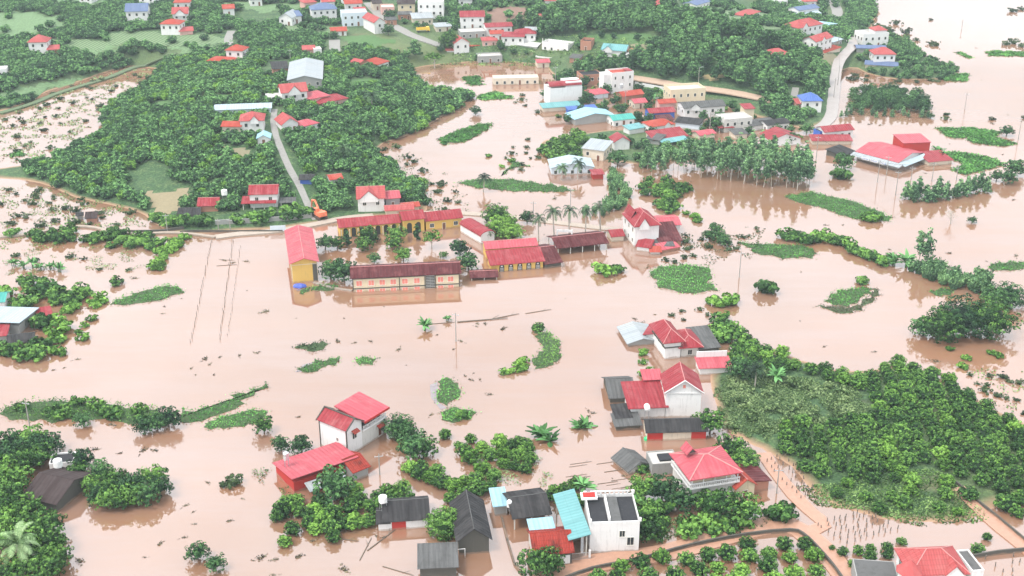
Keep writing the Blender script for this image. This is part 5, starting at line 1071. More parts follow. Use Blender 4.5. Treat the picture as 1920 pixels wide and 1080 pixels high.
def crown_mb(seed, rx, rz, zc, ncl, cr, per, leaf, m, up=-.3, jit=.5, core=.72, shape=None, el=1.5, rag=.25):
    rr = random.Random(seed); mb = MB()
    if core:      # the dense inside of the crown, a rough lump of the same foliage, its inner shade painted dark
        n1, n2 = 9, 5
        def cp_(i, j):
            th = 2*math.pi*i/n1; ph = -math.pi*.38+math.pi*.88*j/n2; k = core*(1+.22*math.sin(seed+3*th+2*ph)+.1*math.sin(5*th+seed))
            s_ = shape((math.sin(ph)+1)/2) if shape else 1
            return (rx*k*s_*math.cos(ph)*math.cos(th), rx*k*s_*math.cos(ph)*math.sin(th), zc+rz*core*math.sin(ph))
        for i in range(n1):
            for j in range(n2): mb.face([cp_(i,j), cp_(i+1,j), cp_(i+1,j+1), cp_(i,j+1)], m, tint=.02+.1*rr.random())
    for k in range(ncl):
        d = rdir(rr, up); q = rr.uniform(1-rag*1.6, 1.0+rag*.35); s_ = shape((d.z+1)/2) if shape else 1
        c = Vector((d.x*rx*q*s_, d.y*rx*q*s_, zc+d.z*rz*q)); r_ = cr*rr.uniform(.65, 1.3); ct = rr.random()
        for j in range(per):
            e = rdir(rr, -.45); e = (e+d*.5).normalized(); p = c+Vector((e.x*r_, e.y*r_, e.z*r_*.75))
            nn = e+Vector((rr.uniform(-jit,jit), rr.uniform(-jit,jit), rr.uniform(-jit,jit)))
            leafq(mb, p, nn, leaf*rr.uniform(.7,1.3), m, rr, el, min(1, max(0.001, .42*ct+.28*rr.random()+.34*max(0, e.z))))  # upward leaves tinted lighter: new shoots, plus top light painted into the colour
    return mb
def trunk_mb(seed, h, r0, r1, m, limbs=4, spread=1.2, start=.45):
    rr = random.Random(seed); mb = MB(); p = Vector((0,0,-.8)); n = 4; top = Vector((rr.uniform(-.3,.3), rr.uniform(-.3,.3), h))
    for k in range(n):
        q = Vector((0,0,-.8)).lerp(top, (k+1)/n)+Vector((rr.uniform(-.08,.08), rr.uniform(-.08,.08), 0))*h*.3*(k < n-1); mb.tube(p, q, r0+(r1-r0)*k/n, r0+(r1-r0)*(k+1)/n, m, 6, False); p = q
    for k in range(limbs):
        a = k*6.283/max(limbs,1)+rr.uniform(-.4,.4); z = h*rr.uniform(start, .85); b = Vector((math.cos(a)*spread, math.sin(a)*spread, z+spread*rr.uniform(.5,.9))); s = top*(z/h); s.z = z
        mid = s.lerp(b, .5)+Vector((0,0,-.1*spread)); mb.tube(s, mid, r1*.9, r1*.6, m, 5, False); mb.tube(mid, b, r1*.6, r1*.25, m, 5, False)
    return mb
KINDS = {}
def kind(key, crowns, trunk, name): KINDS[key] = dict(cr=[(c.data('crown') if isinstance(c, MB) else c) for c in crowns], tr=trunk.data('trunk') if trunk else None, name=name)
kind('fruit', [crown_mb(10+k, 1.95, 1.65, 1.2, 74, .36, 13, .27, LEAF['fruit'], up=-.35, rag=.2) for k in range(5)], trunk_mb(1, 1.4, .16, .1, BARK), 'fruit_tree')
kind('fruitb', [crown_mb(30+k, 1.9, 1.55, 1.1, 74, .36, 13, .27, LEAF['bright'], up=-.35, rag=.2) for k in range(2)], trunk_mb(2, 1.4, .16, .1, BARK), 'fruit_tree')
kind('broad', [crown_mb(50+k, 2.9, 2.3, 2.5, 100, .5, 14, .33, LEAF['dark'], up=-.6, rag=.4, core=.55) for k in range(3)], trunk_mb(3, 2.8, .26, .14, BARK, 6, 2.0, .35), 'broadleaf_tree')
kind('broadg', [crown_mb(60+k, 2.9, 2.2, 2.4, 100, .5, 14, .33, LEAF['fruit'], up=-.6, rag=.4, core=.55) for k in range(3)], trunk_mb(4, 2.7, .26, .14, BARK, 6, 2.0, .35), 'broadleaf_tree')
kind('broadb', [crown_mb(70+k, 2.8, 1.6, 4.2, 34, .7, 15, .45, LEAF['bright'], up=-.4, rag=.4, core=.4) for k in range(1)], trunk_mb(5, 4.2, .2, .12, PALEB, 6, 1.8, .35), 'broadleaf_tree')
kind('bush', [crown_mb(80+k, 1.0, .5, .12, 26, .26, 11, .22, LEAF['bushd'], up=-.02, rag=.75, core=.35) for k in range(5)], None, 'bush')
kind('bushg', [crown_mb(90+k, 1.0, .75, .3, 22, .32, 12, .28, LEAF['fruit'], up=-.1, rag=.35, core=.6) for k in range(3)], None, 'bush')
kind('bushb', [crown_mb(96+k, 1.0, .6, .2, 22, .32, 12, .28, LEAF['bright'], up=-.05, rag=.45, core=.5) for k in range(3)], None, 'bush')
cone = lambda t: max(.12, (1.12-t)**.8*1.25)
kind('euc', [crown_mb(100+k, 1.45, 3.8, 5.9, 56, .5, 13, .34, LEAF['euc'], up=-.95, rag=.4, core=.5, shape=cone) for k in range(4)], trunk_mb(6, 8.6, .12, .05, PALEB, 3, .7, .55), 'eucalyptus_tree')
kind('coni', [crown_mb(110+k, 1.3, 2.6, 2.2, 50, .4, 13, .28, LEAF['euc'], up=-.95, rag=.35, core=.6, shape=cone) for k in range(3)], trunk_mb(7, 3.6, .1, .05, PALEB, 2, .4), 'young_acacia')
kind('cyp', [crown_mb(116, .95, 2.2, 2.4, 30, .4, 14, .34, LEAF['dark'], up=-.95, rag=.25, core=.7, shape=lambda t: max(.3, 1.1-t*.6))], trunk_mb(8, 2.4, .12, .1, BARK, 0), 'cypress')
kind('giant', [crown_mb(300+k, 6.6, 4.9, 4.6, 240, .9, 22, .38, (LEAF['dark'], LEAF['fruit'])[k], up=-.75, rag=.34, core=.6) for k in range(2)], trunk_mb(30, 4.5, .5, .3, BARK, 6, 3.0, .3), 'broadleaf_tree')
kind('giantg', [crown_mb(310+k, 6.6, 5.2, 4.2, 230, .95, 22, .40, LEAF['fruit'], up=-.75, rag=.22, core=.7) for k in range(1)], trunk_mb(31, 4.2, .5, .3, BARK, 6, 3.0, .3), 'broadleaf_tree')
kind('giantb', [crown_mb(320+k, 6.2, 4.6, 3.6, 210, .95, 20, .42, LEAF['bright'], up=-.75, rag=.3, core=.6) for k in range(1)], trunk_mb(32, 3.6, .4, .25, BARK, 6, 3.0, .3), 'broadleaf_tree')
def feather_mb(seed, h=3.2, n=46, m=None, r=1.3, w=.16):
    rr = random.Random(seed); mb = MB(); m = m or LEAF['euc']
    for k in range(n):
        a = rr.uniform(0, 6.283); R0 = rr.uniform(.1, r*.6); b = Vector((math.cos(a)*R0, math.sin(a)*R0, 0)); out = rr.uniform(.2, r*.7); top = b+Vector((math.cos(a)*out, math.sin(a)*out, h*rr.uniform(.6,1.1)))
        for j in range(14):
            t = rr.uniform(.12, 1); p = b.lerp(top, t)+Vector((rr.uniform(-.25,.25), rr.uniform(-.25,.25), rr.uniform(-.1,.1))); leafq(mb, p, Vector((rr.gauss(0,1), rr.gauss(0,1), rr.uniform(0,.8))), rr.uniform(.16,.3)*1.3, m, rr, 2.4, min(1, .15+.75*t*rr.random()+.1))
    return mb
kind('feather', [feather_mb(120+k) for k in range(3)], None, 'feathery_shrub')
def frond(mb, base, az, el, L, m, rr, droop=1.0, nl=13, lw=.16, ll=.9, tint=None):
    p = Vector(base); d = Vector((math.cos(az)*math.cos(el), math.sin(az)*math.cos(el), math.sin(el))); n = 9; pts = [p.copy()]
    for k in range(n):
        p = p+d*(L/n); pts.append(p.copy()); d = (d+Vector((0,0,-.17*droop*(1+k*.22)))).normalized()
    tt = rr.random() if tint is None else tint
    for k in range(n): mb.tube(pts[k], pts[k+1], .05*(1-k/n)+.02, .05*(1-(k+1)/n)+.018, m, 4, False, tint=max(.01, tt*.6))
    for k in range(nl):
        t = .12+.88*(k+.5)/nl; i = min(n-1, int(t*n)); q = pts[i].lerp(pts[i+1], t*n-i); dd = (pts[i+1]-pts[i]).normalized(); s_ = dd.cross(Vector((0,0,1))).normalized()
        l = ll*math.sin(math.pi*min(1, .15+t*.85))**.6
        for sg in (-1, 1):
            tip = q+s_*sg*l*.85+dd*l*.5+Vector((0,0,-.28*l)); w_ = dd*lw; mb.face([q-w_*.6, q+w_*.6, tip+w_*.15, tip-w_*.15], m, tint=min(1, max(.01, tt+rr.uniform(-.25,.25))))
def palm_crown(seed, z, n, L, m, droop, ll=.9, el0=1.1, el1=-.1, nl=14, lw=.16):
    rr = random.Random(seed); mb = MB()
    for k in range(n):
        frond(mb, (0,0,z), k*2.399+rr.uniform(-.2,.2), el0+(el1-el0)*(k/n)+rr.uniform(-.1,.1), L*rr.uniform(.85,1.1), m, rr, droop, ll=ll, nl=nl, lw=lw)
    return mb
def palm_trunk(h, r, seed=0):
    mb = MB(); n = 8; rr = random.Random(seed); p = Vector((0,0,-1))
    for k in range(n):
        t = (k+1)/n; q = Vector((math.sin(t*1.5)*.3, 0, -1+(h+1)*t)); mb.tube(p, q, r*(1.15-.35*k/n), r*(1.15-.35*(k+1)/n)*1.04, PALEB, 8, False); p = q
    return mb
kind('royal', [palm_crown(130+k, 8.4, 14, 3.9, LEAF['palm'], 1.15, .8, 1.2, -.1) for k in range(2)], None, 'royal_palm'); mb = palm_trunk(7.6, .22); mb.tube((.29,0,7.5),(.3,0,8.7),.17,.1,LEAF['bright'],7,tint=.4); KINDS['royal']['tr'] = mb.data('trunk')
kind('coco', [palm_crown(140+k, 5.0, 17, 3.6, LEAF['palm'], .9, .95, 1.2, -.3) for k in range(2)], palm_trunk(5.0, .18), 'coconut_palm')
kind('cocobig', [palm_crown(150, 5.6, 20, 5.6, LEAF['coco'], .75, 1.2, 1.25, -.15, nl=26, lw=.14)], palm_trunk(5.6, .25), 'coconut_palm')
def banana_mb(seed, n=9, L=2.2, m=None, w=.34):
    rr = random.Random(seed); mb = MB(); m = m or LEAF['banana']
    for s in range(3):
        bx, by = rr.uniform(-.9,.9), rr.uniform(-.9,.9); hh = rr.uniform(.8, 1.6); mb.tube((bx,by,-.3), (bx,by,hh), .14, .1, m, 6, False, tint=.3)
        for k in range(n):
            az = k*2.4+rr.random(); el = rr.uniform(.3, 1.25); d = Vector((math.cos(az)*math.cos(el), math.sin(az)*math.cos(el), math.sin(el))); sd_ = Vector((-math.sin(az), math.cos(az), 0)); p = Vector((bx,by,hh)); LL = L*rr.uniform(.7,1.1); t0 = rr.random(); pr = None
            for j in range(6):
                ww_ = w*math.sin(math.pi*min(.97, (j+.35)/5.6)); cur = (p-sd_*ww_+Vector((0,0,-.06)), p+Vector((0,0,.05)), p+sd_*ww_+Vector((0,0,-.06)))
                if pr: mb.face([pr[0], pr[1], cur[1], cur[0]], m, tint=.2+.7*t0); mb.face([pr[1], pr[2], cur[2], cur[1]], m, tint=.1+.7*t0)
                pr = cur; p = p+d*(LL/5); d = (d+Vector((0,0,-.22))).normalized()
    return mb
kind('banana', [banana_mb(160+k) for k in range(3)], None, 'banana_plant')
def bare_mb(seed, h=5.5):
    rr = random.Random(seed); mb = MB()
    def br(p, d, l, r, n):
        q = p+d*l; mb.tube(p, q, r, r*.65, PALEB, 4, False)
        if n:
            for k in range(3):
                e = (d+Vector((rr.gauss(0,.5), rr.gauss(0,.5), rr.gauss(.1,.25)))).normalized(); br(q, e, l*rr.uniform(.6,.85), r*.6, n-1)
    for k in range(3): br(Vector((0,0,-.3)), Vector((rr.uniform(-.4,.4), rr.uniform(-.4,.4), 1)).normalized(), h*.3, .09, 4)
    return mb
kind('bare', [bare_mb(170)], None, 'bare_tree')
def dead_mb(seed):
    rr = random.Random(seed); mb = MB()
    for k in range(16):
        a = rr.uniform(0, 6.28); p = Vector((rr.gauss(0,.6), rr.gauss(0,.25), 0)); q = p+Vector((math.cos(a)*rr.uniform(.2,.8), math.sin(a)*rr.uniform(.2,.6), rr.uniform(-.02,.35))); mb.tube(p, q, .035, .015, LEAF['dead'], 4, False, tint=max(.01,rr.random()*.6)); leafq(mb, q, rdir(rr, -.1), .22, LEAF['dead'], rr, 1.6)
        leafq(mb, p+Vector((0,0,.05)), Vector((0,0,1)), .3, LEAF['dead'], rr, 1.8)
    return mb
kind('debris', [dead_mb(180+k) for k in range(4)], None, 'floating_debris')
mb = MB(); mb.tube((-3.2,0,.05), (3.2,.4,.1), .1, .05, BARK, 6); mb.tube((1,.1,.08), (2.2,1.0,.3), .05, .02, BARK, 5); KINDS['branch'] = dict(cr=[mb.data('drift_branch')], tr=None, name='drifting_branch')
NK = {}
def plant(key, px, py, label, cat, group=None, sc=1., world=None, szv=None, nm=None):
    K = KINDS[key]; p = world or G(px, py); p = Vector(p); s = sc*rnd.uniform(.9, 1.1); NK[key] = NK.get(key, 0)+1
    me = K['cr'][NK[key] % len(K['cr'])]; rz = rnd.uniform(0, 6.28); sv = (s*rnd.uniform(.92,1.08), s*rnd.uniform(.92,1.08), s*(szv or rnd.uniform(.88, 1.12)))
    lean = (rnd.uniform(-.07,.07), rnd.uniform(-.07,.07)) if key in ('euc','royal','coco') else (0, 0)
    if K['tr']:
        r = empty(K['name'], p, rz, label, cat, group); r.scale = sv; r.rotation_euler.x, r.rotation_euler.y = lean
        c = bpy.data.objects.new('crown', me); COL.objects.link(c); c.parent = r
        t = bpy.data.objects.new('trunk', K['tr']); COL.objects.link(t); t.parent = r; return r
    o = bpy.data.objects.new(nm or K['name'], me); COL.objects.link(o); o.location = p; o.rotation_euler = (0,0,rz); o.scale = sv; return tag(o, label, cat, group)
def scatter(pp, spacing, seed, land=None, jitter=1., row=0.):
    W = [(G(*p).x, G(*p).y) for p in pp]; xs = [a for a, b in W]; ys = [b for a, b in W]; rr = random.Random(seed); out = []
    y = min(ys); k = 0; c, s = math.cos(row), math.sin(row); cx, cy = (min(xs)+max(xs))/2, (min(ys)+max(ys))/2; L = math.hypot(max(xs)-min(xs), max(ys)-min(ys))/2
    n = int(L/spacing)+1; P = []
    for j in range(-n, n+1):
        for i in range(-n, n+1):
            u = (i+.5*(j % 2))*spacing+rr.uniform(-.5,.5)*spacing*jitter*.7; v = j*spacing*.87+rr.uniform(-.5,.5)*spacing*jitter*.7; P.append((cx+u*c-v*s, cy+u*s+v*c))
    if not P: return []
    A = np.array(P); k = inpoly(A[:,0], A[:,1], W); return [Vector((a, b, max(0, H(a, b)))) for a, b in A[k]]
# footprints to keep free of trees
BLD = []
for o in list(COL.objects):
    if o.type == 'EMPTY' and o.parent is None and o.children:
        w_ = [c for c in o.children if c.name.split('.')[0] in ('wall', 'roof')]
        if w_:
            bb = [v.co for c in w_ for v in c.data.vertices]; x0, x1 = min(v.x for v in bb), max(v.x for v in bb); y0, y1 = min(v.y for v in bb), max(v.y for v in bb); BLD.append((o.location.copy(), o.rotation_euler.z, x0, x1, y0, y1))
def free(p, m=1.2, front=0.):
    for loc, rz, x0, x1, y0, y1 in BLD:
        dx, dy = p.x-loc.x, p.y-loc.y
        if abs(dx) > 50 or abs(dy) > 50: continue
        c, s = math.cos(-rz), math.sin(-rz); u = dx*c-dy*s; v = dx*s+dy*c
        if x0-m < u < x1+m and y0-m-front < v < y1+m: return False
    return True
RD = []
for o in COL.objects:
    if o.name.split('.')[0] in ('road', 'path', 'levee'): RD += [(o.matrix_world @ v.co) for v in o.data.vertices][::3]
RDA = np.array([(v.x, v.y) for v in RD])
def offroad(p, m=3.0): return float(np.min((RDA[:,0]-p.x)**2+(RDA[:,1]-p.y)**2)) > m*m

def near_to(p, marks):
    x, y = proj(p); return min(marks, key=lambda m: math.hypot(x-m[0], (y-m[1])*1.6))[2]
M_ORCH = [(1480,672,'behind the top of the scrub field'),(1560,705,'along the flood edge above the scrub field'),(1700,690,'below the very large tree group'),(1830,760,'along the upper right flood edge'),(1660,780,'right beside the scrub field'),(1760,800,'in the upper heart'),(1640,850,'in the lower heart'),(1500,820,'below the scrub field'),(1470,862,'beside the muddy path and flooded plot'),(1560,895,'at the left end of the bright grass'),(1700,878,'just above the bright grass'),(1830,880,'above the diagonal path'),(1910,860,'at the right edge of the picture')]
M_MID = [(540,960,'beside the glossy roofed hall'),(620,1000,'at its lower tip'),(600,950,'below the porch of the hall'),(680,965,'left of the tank stand'),(750,935,'behind the long low house'),(820,900,'in the curve right of the yard'),(890,850,'in the loops by the ragged tree'),(970,860,'at its right end'),(900,925,'behind the tall dark barn')]
M_BOT = [(1150,1085,'at its left end'),(1230,1058,'by the wall left of its middle'),(1310,1060,'in its middle'),(1390,1045,'below the bend of the muddy road'),(1470,1045,'in its upper right part'),(1530,1065,'at its right wall'),(1440,1080,'at the bottom right')]
M_GROVE = [(1285,310,'at its left end'),(1350,300,'in its rear left'),(1440,300,'in its rear right'),(1320,335,'in its front left'),(1420,348,'in its front middle'),(1505,350,'at its right end')]
M_BL = [(30,960,'at the top'),(90,1000,'on the right'),(20,1035,'left of the palm crown'),(90,1060,'right of the palm crown'),(40,1088,'at the very bottom')]
M_ISL = [(160,890,'at its left tip'),(205,940,'at its lower left'),(250,945,'at its lower middle'),(230,920,'at its centre'),(295,925,'at its right end')]
M_THK = [(40,545,'above the pale blue roof'),(130,560,'right of the pale blue roof'),(90,620,'below the pale blue roof'),(30,665,'at its lower end')]
M_FR = [(610,370,'right beside the lane'),(690,345,'behind the pink cross gable house'),(760,360,'at the lagoon shore')]
M_GR = [(1530,925,'at its left end'),(1640,930,'in its middle'),(1760,940,'at its right end')]
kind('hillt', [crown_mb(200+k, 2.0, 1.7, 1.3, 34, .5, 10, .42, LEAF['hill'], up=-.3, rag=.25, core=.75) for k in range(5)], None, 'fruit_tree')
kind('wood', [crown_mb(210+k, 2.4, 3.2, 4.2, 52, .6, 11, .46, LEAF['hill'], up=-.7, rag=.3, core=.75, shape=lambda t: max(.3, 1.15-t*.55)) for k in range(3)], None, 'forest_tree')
# ---- single trees of the school yard and the houses: kind, px, py (foot), scale, label
T1 = [
 ('broad',610,468,.95,'dark round tree right of the faded red school roof, upper of two'),('broadg',632,466,.8,'lower green tree at the left end of the courtyard'),('cyp',652,462,1.1,'narrow dark cypress left of the school courtyard'),
 ('broadg',690,456,1.0,'tall green tree in front of the long yellow school row'),('broadg',683,470,.75,'smaller tree standing in the water before the tall courtyard tree'),('broad',700,455,.6,'small dark tree right of the tall courtyard tree'),
 ('broadg',744,452,1.0,'green tree in the middle of the courtyard before the yellow row'),('broadg',739,468,.85,'broad low tree standing in the courtyard water'),('cyp',782,450,1.0,'dark cone shaped cypress in front of the short yellow block'),
 ('broadb',809,464,.95,'light green umbrella shaped tree alone in the courtyard water'),('broad',863,480,.95,'dark tree in the water right of the courtyard, upper of two'),('broad',878,508,1.0,'dark spreading tree behind the right end of the long school block'),
 ('broadg',756,490,.8,'tree crown behind the middle of the long school block'),('broad',702,492,.6,'small dark crown behind the left half of the long school block'),('broadg',832,484,.5,'small crown behind the right part of the long school block'),
 ('broad',620,522,1.1,'large dark tree between the yellow building and the long block, left trunk'),('broad',646,528,1.25,'large dark tree between the yellow building and the long block, right trunk'),('giant',930,420,.62,'big dark tree behind the banana clump and arched red roof'),
 ('broad',988,418,.7,'round dark tree right of the banana clump'),('broadg',1138,515,.0,''),('giant',748,816,.50,'big dark ragged tree right of the tall white house'),('broad',762,826,.9,'dark lower tree beside the big ragged one by the white house'),
 ('broad',775,858,1.15,'dark round tree in the water below the big ragged tree, left one'),('broadg',795,852,1.0,'dark round tree in the water below the big ragged tree, right one'),('broadg',495,812,.8,'small round tree at the right tip of the long weed mat'),
 ('broad',317,800,.9,'ragged pale topped tree on the weed embankment'),('broad',272,812,.7,'low dark tree on the weed embankment left of the ragged tree'),('broad',157,798,.75,'dark round tree on the lower side of the weed embankment'),('broad',296,806,.8,'dark tree touching the ragged tree on the weed embankment'),
 ('broad',528,846,.7,'round dark bushy tree left of the tall white house, left one'),('broad',566,850,.75,'round dark bushy tree left of the tall white house, right one'),
 ('broad',628,938,1.25,'dark feathery tree in front of the glossy red hall'),('giantg',836,1000,.56,'huge round dark green tree left of the tall dark barn'),('broadg',868,985,1.1,'green tree behind the huge round one by the barn'),
 ('giantg',1392,880,.52,'big round tree behind the pink red hip roof'),('broadg',1368,862,1.0,'green tree left of the big round tree behind the hip roof'),('broadg',1330,812,1.1,'dark green tree at the right corner of the steep gable house'),
 ('broad',1388,712,1.0,'dark green tree beside the low pink roofed outbuilding'),('broadg',1205,990,1.15,'bright leafy tree behind the white flat roofed block'),('broadg',1218,1010,1.1,'leafy tree at the right corner of the white flat roofed block'),
 ('giant',1765,634,.85,'left dome of the very large tree group at the right edge'),('giant',1805,624,1.0,'central dome of the very large tree group at the right edge'),('giant',1852,628,.9,'right dome of the very large tree group at the right edge'),('broad',1730,630,1.0,'low left shoulder of the very large tree group at the right edge'),
 ('giant',1888,572,.72,'large dark tree at the right edge above the very large group'),('broad',1862,572,1.0,'dark tree left of the large dark one at the right edge'),
 ('broad',1158,310,1.2,'round dark tree on a clear trunk beside the pale blue shed'),('broad',1582,318,1.15,'dark round tree in the flood right of the grove'),('bushg',1577,335,3.0,'low bushy clump below the dark round tree right of the grove'),
 ('broad',892,215,.8,'dark ragged tree leaning in the flood at the centre top'),('broad',1105,196,.9,'dark tree before the tall narrow white house'),('broad',1480,270,.9,'dark tree at the wide red gable roof'),('broad',1512,250,.9,'dark tree below the bright blue pyramid roof'),
 ('broad',1345,245,1.1,'dark round tree between the wide white house and the concrete house'),('broad',1332,242,.9,'dark tree left of the round tree by the concrete house'),('broadb',1632,412,.0,''),
 ('broad',1887,255,.8,'ragged tree in the flood near the upper right edge'),('broad',1745,222,.5,'thin tree in the flood left of the weed mats at the upper right'),('broad',1890,345,.9,'ragged tree at the right edge above the wire line'),('broad',1868,340,.8,'dark tree left of the ragged tree at the right edge'),
 ('broad',1903,330,1.2,'tall thin tree at the right edge above the wire line'),('broad',1015,430,.0,''),('bare',1782,420,1.0,'pale bare tree standing alone in the flood at the right'),('broad',1822,418,.45,'small drowned tree right of the bare tree'),('bushd2',0,0,0,''),
 ('euc',1722,500,1.35,'tall slim ragged tree rising from the row at the right'),('euc',1736,502,1.15,'second slim tree beside the tall ragged one in the row at the right'),
 ('broad',1640,470,.0,''),('broad',1275,955,1.0,'dark tree below the grey annex of the terrace house'),('broad',1240,940,1.1,'dark tree left of the terrace house, middle of the clump'),('broadg',1205,935,1.0,'green tree left of the terrace house, left of the clump'),
 ('broadg',1350,970,1.1,'leafy tree in front of the small cream house, left one'),('broadg',1395,975,1.1,'leafy tree in front of the small cream house, right one'),('broadg',1325,960,.9,'leafy tree under the terrace wall'),
 ('broadb',1152,520,.0,''),('broad',405,1070,.7,'dark bush clump at the bottom edge right of the palm'),('broad',372,1050,.6,'ragged shrub above the bottom edge clump'),('broadg',1005,1075,1.0,'round green tree at the left of the mottled tile house'),('broadg',1030,1076,.9,'round grey green tree in front of the mottled tile house'),
 ('giantg',842,88,.75,'large bluish round tree beside the road at the top'),('broad',728,66,1.0,'dark tree beside the narrow roadside house'),('broad',730,40,1.1,'dark tree right of the top road'),
 ('broadb',815,128,1.3,'yellow green tree at the flood edge below the large bluish tree'),('broad',1065,150,1.1,'green tree left of the brick building'),('broad',1350,335,.0,''),
]
for k_, px, py, s, lab in T1:
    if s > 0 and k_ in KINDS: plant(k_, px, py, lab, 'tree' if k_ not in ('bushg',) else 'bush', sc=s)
for px, py, s, lab in ((1010,452,.85,'leftmost'),(1040,455,1.0,'second from the left'),(1068,452,1.05,'third from the left'),(1097,446,.9,'fourth from the left'),(1126,440,1.05,'rightmost')):
    plant('royal', px, py, '%s of the five royal palms behind the open red shed'%lab, 'palm', 'royal palms behind the open red shed', s)
for px, py, s, lab in ((906,360,.9,'coconut palm standing in the flood above the school'),(1052,338,.9,'left coconut palm before the pale blue shed'),(1083,336,.95,'right coconut palm before the pale blue shed'),(916,452,.6,'small feathery palm in front of the arched red roof'),(698,205,1.2,'coconut palm rising from the hillside orchard'),(645,305,.9,'palm in the hillside trees above the pink cross gable house'),(1415,725,1.0,'palm at the left edge of the scrub by the pink roofed outbuilding')):
    plant('coco', px, py, lab, 'palm', sc=s)
plant('cocobig', 42, 1068, 'large pale coconut palm in the bottom left corner', 'palm', sc=1.0)
for px, py, s, lab in ((797,618,1.2,'spiky plant at the left end of the drifting branch line'),(842,603,.6,'small upright spiky plant behind the utility pole in the flood'),(1022,824,1.75,'large spreading banana clump in the flood, left one'),(1092,802,1.5,'wide banana clump in the flood, right one'),(1090,925,1.3,'banana plants between the orchard rows behind the turquoise roof'),
  (1070,462,.9,'banana plants beside the royal palms'),(1455,715,1.4,'banana plants beside the dark tree at the scrub edge'),(1690,500,1.6,'banana clump at the left end of the feathery row'),(1675,497,1.3,'banana leaves left of the banana clump in the row at the right'),
  (1245,186,1.6,'pale green banana grove left of the cream block'),(1230,192,1.4,'pale green banana grove by the brown lane'),(1757,292,1.4,'pale banana clump behind the low red market wing'),(1768,300,1.2,'second pale banana clump behind the market wing'),(1200,950,1.2,'banana plants behind the white flat roofed block'),(895,112,1.3,'banana clump below the narrow peaked house'),(1588,80,1.3,'banana plants beside the wet road'),(1010,350,.0,'')):
    if s:
        o = plant('banana', px, py, lab, 'banana plant', sc=s)
        if 780 < py < 830: o.location.z = -1.7
# small banana tufts in the left flood
for px, py in ((28,500),(45,503),(62,500),(80,506),(98,505),(112,510)): plant('banana', px, py, 'banana tuft in the short row in the flood near the left edge', 'banana plant', 'banana tufts in the left flood', .9)
plant('bushb', 1632, 414, 'bright yellow green bush on the long weed raft at the right', 'bush', sc=3.0)
for px, py, sc_, lab in ((938,440,1.0,'bright green leafy tree mass behind the red school hall, left part'),(958,446,.9,'bright green leafy tree mass behind the red school hall, right part'),(950,428,1.0,'bright green leafy tree mass behind the red school hall, upper part')): plant('giantb', px, py, lab, 'tree', sc=sc_*.62)
plant('bushb', 1136, 512, 'bright green bush alone in the flood below the palms', 'bush', sc=3.0); plant('bushg', 1160, 510, 'dark ragged bush right of the bright green bush below the palms', 'bush', sc=1.8)
plant('bushb', 1352, 570, 'bright round bush at the lower end of the weed mat', 'bush', sc=3.6); plant('bushg', 1375, 570, 'green bush touching the bright round bush by the weed mat', 'bush', sc=2.2)
plant('bushg', 1437, 548, 'low green bush island in the flood right of the bright bush', 'bush', sc=3.0); plant('bushg', 1616, 532, 'small round dark bush above the brown fringed mat', 'bush', sc=1.6); plant('bushg', 218, 533, 'dark bush standing alone in the flood left of the school ground', 'bush', sc=1.9)
plant('bush', 437, 908, 'tangle of dark drowned branches left of the glossy red hall', 'bush', sc=2.3); plant('bushd', 0, 0, '', 'bush') if False else None
# ---- rows and groves
def grp(key, pts, label, cat, group, s0=.9, s1=1.15, clear=True, road=False, szv=None, marks=None):
    base_l, base_g = label, group
    for p in pts:
        if marks: ph = near_to(p, marks); label = base_l+' '+ph; group = base_g+' '+ph
        if clear and not free(p, 1.0): continue
        if road and not offroad(p, 2.2): continue
        plant(key, 0, 0, label, cat, group, rnd.uniform(s0, s1), world=p, szv=szv)
grp('euc', scatter([(1262,318),(1300,300),(1400,295),(1500,310),(1528,338),(1505,362),(1420,350),(1330,338),(1270,330)], 4.0, 5), 'slender pale trunked eucalyptus of the flooded grove,', 'tree', 'eucalyptus trees in the flooded grove', marks=M_GROVE)
grp('euc', scatter([(1200,300),(1240,300),(1268,315),(1262,332),(1205,332)], 4.2, 6), 'eucalyptus in the thin left part of the flooded grove', 'tree', 'eucalyptus trees left of the grove', .7, 1.0)
grp('coni', scatter([(1690,378),(1740,382),(1800,372),(1860,362),(1850,356),(1790,362),(1700,368)], 3.0, 7), 'conical young acacia in the row standing in the flood at the right', 'young tree', 'conical young trees in the flooded row', 1.0, 1.3)
grp('feather', scatter([(1702,505),(1740,498),(1800,520),(1860,530),(1850,560),(1790,545),(1720,520)], 2.9, 8), 'feathery pale green shrub in the row at the right edge', 'shrub', 'feathery shrubs at the right', .9, 1.3)
grp('feather', scatter([(1138,325),(1150,322),(1168,352),(1186,368),(1178,395),(1150,400),(1115,408),(1090,405),(1130,392),(1150,372)], 3.2, 9), 'feathery green shrub along the flooded lane above the palms', 'shrub', 'feathery shrubs along the flooded lane', .8, 1.1)
for k, (px, py) in enumerate(((1475,447),(1488,449),(1502,452),(1518,456),(1532,453),(1548,450),(1562,454),(1576,458),(1592,466),(1600,474),(1616,480),(1630,485),(1644,490),(1656,497))):
    plant('bushg', px, py, 'dark rounded bush in the arc curving through the flood at the right', 'bush', 'bushes in the arc at the right', 2.4)
grp('broad', scatter([(1588,190),(1610,172),(1690,172),(1735,185),(1735,215),(1700,212),(1590,214)], 5.2, 11), 'dark tree in the drowned grove right of the flooded road', 'tree', 'trees of the drowned grove by the road', .7, .95)
grp('coni', scatter([(1575,214),(1640,212),(1740,218),(1742,222),(1575,222)], 4.0, 12), 'small conical tree along the front of the drowned grove by the road', 'young tree', 'small trees before the drowned grove', .6, .8)
for px, py in ((1342,440),(1350,455),(1330,450),(1358,462)): plant('broad', px, py, 'dark round tree in the small clump amid the flooded shrubs right of the white house', 'tree', 'clump right of the white house', .7)
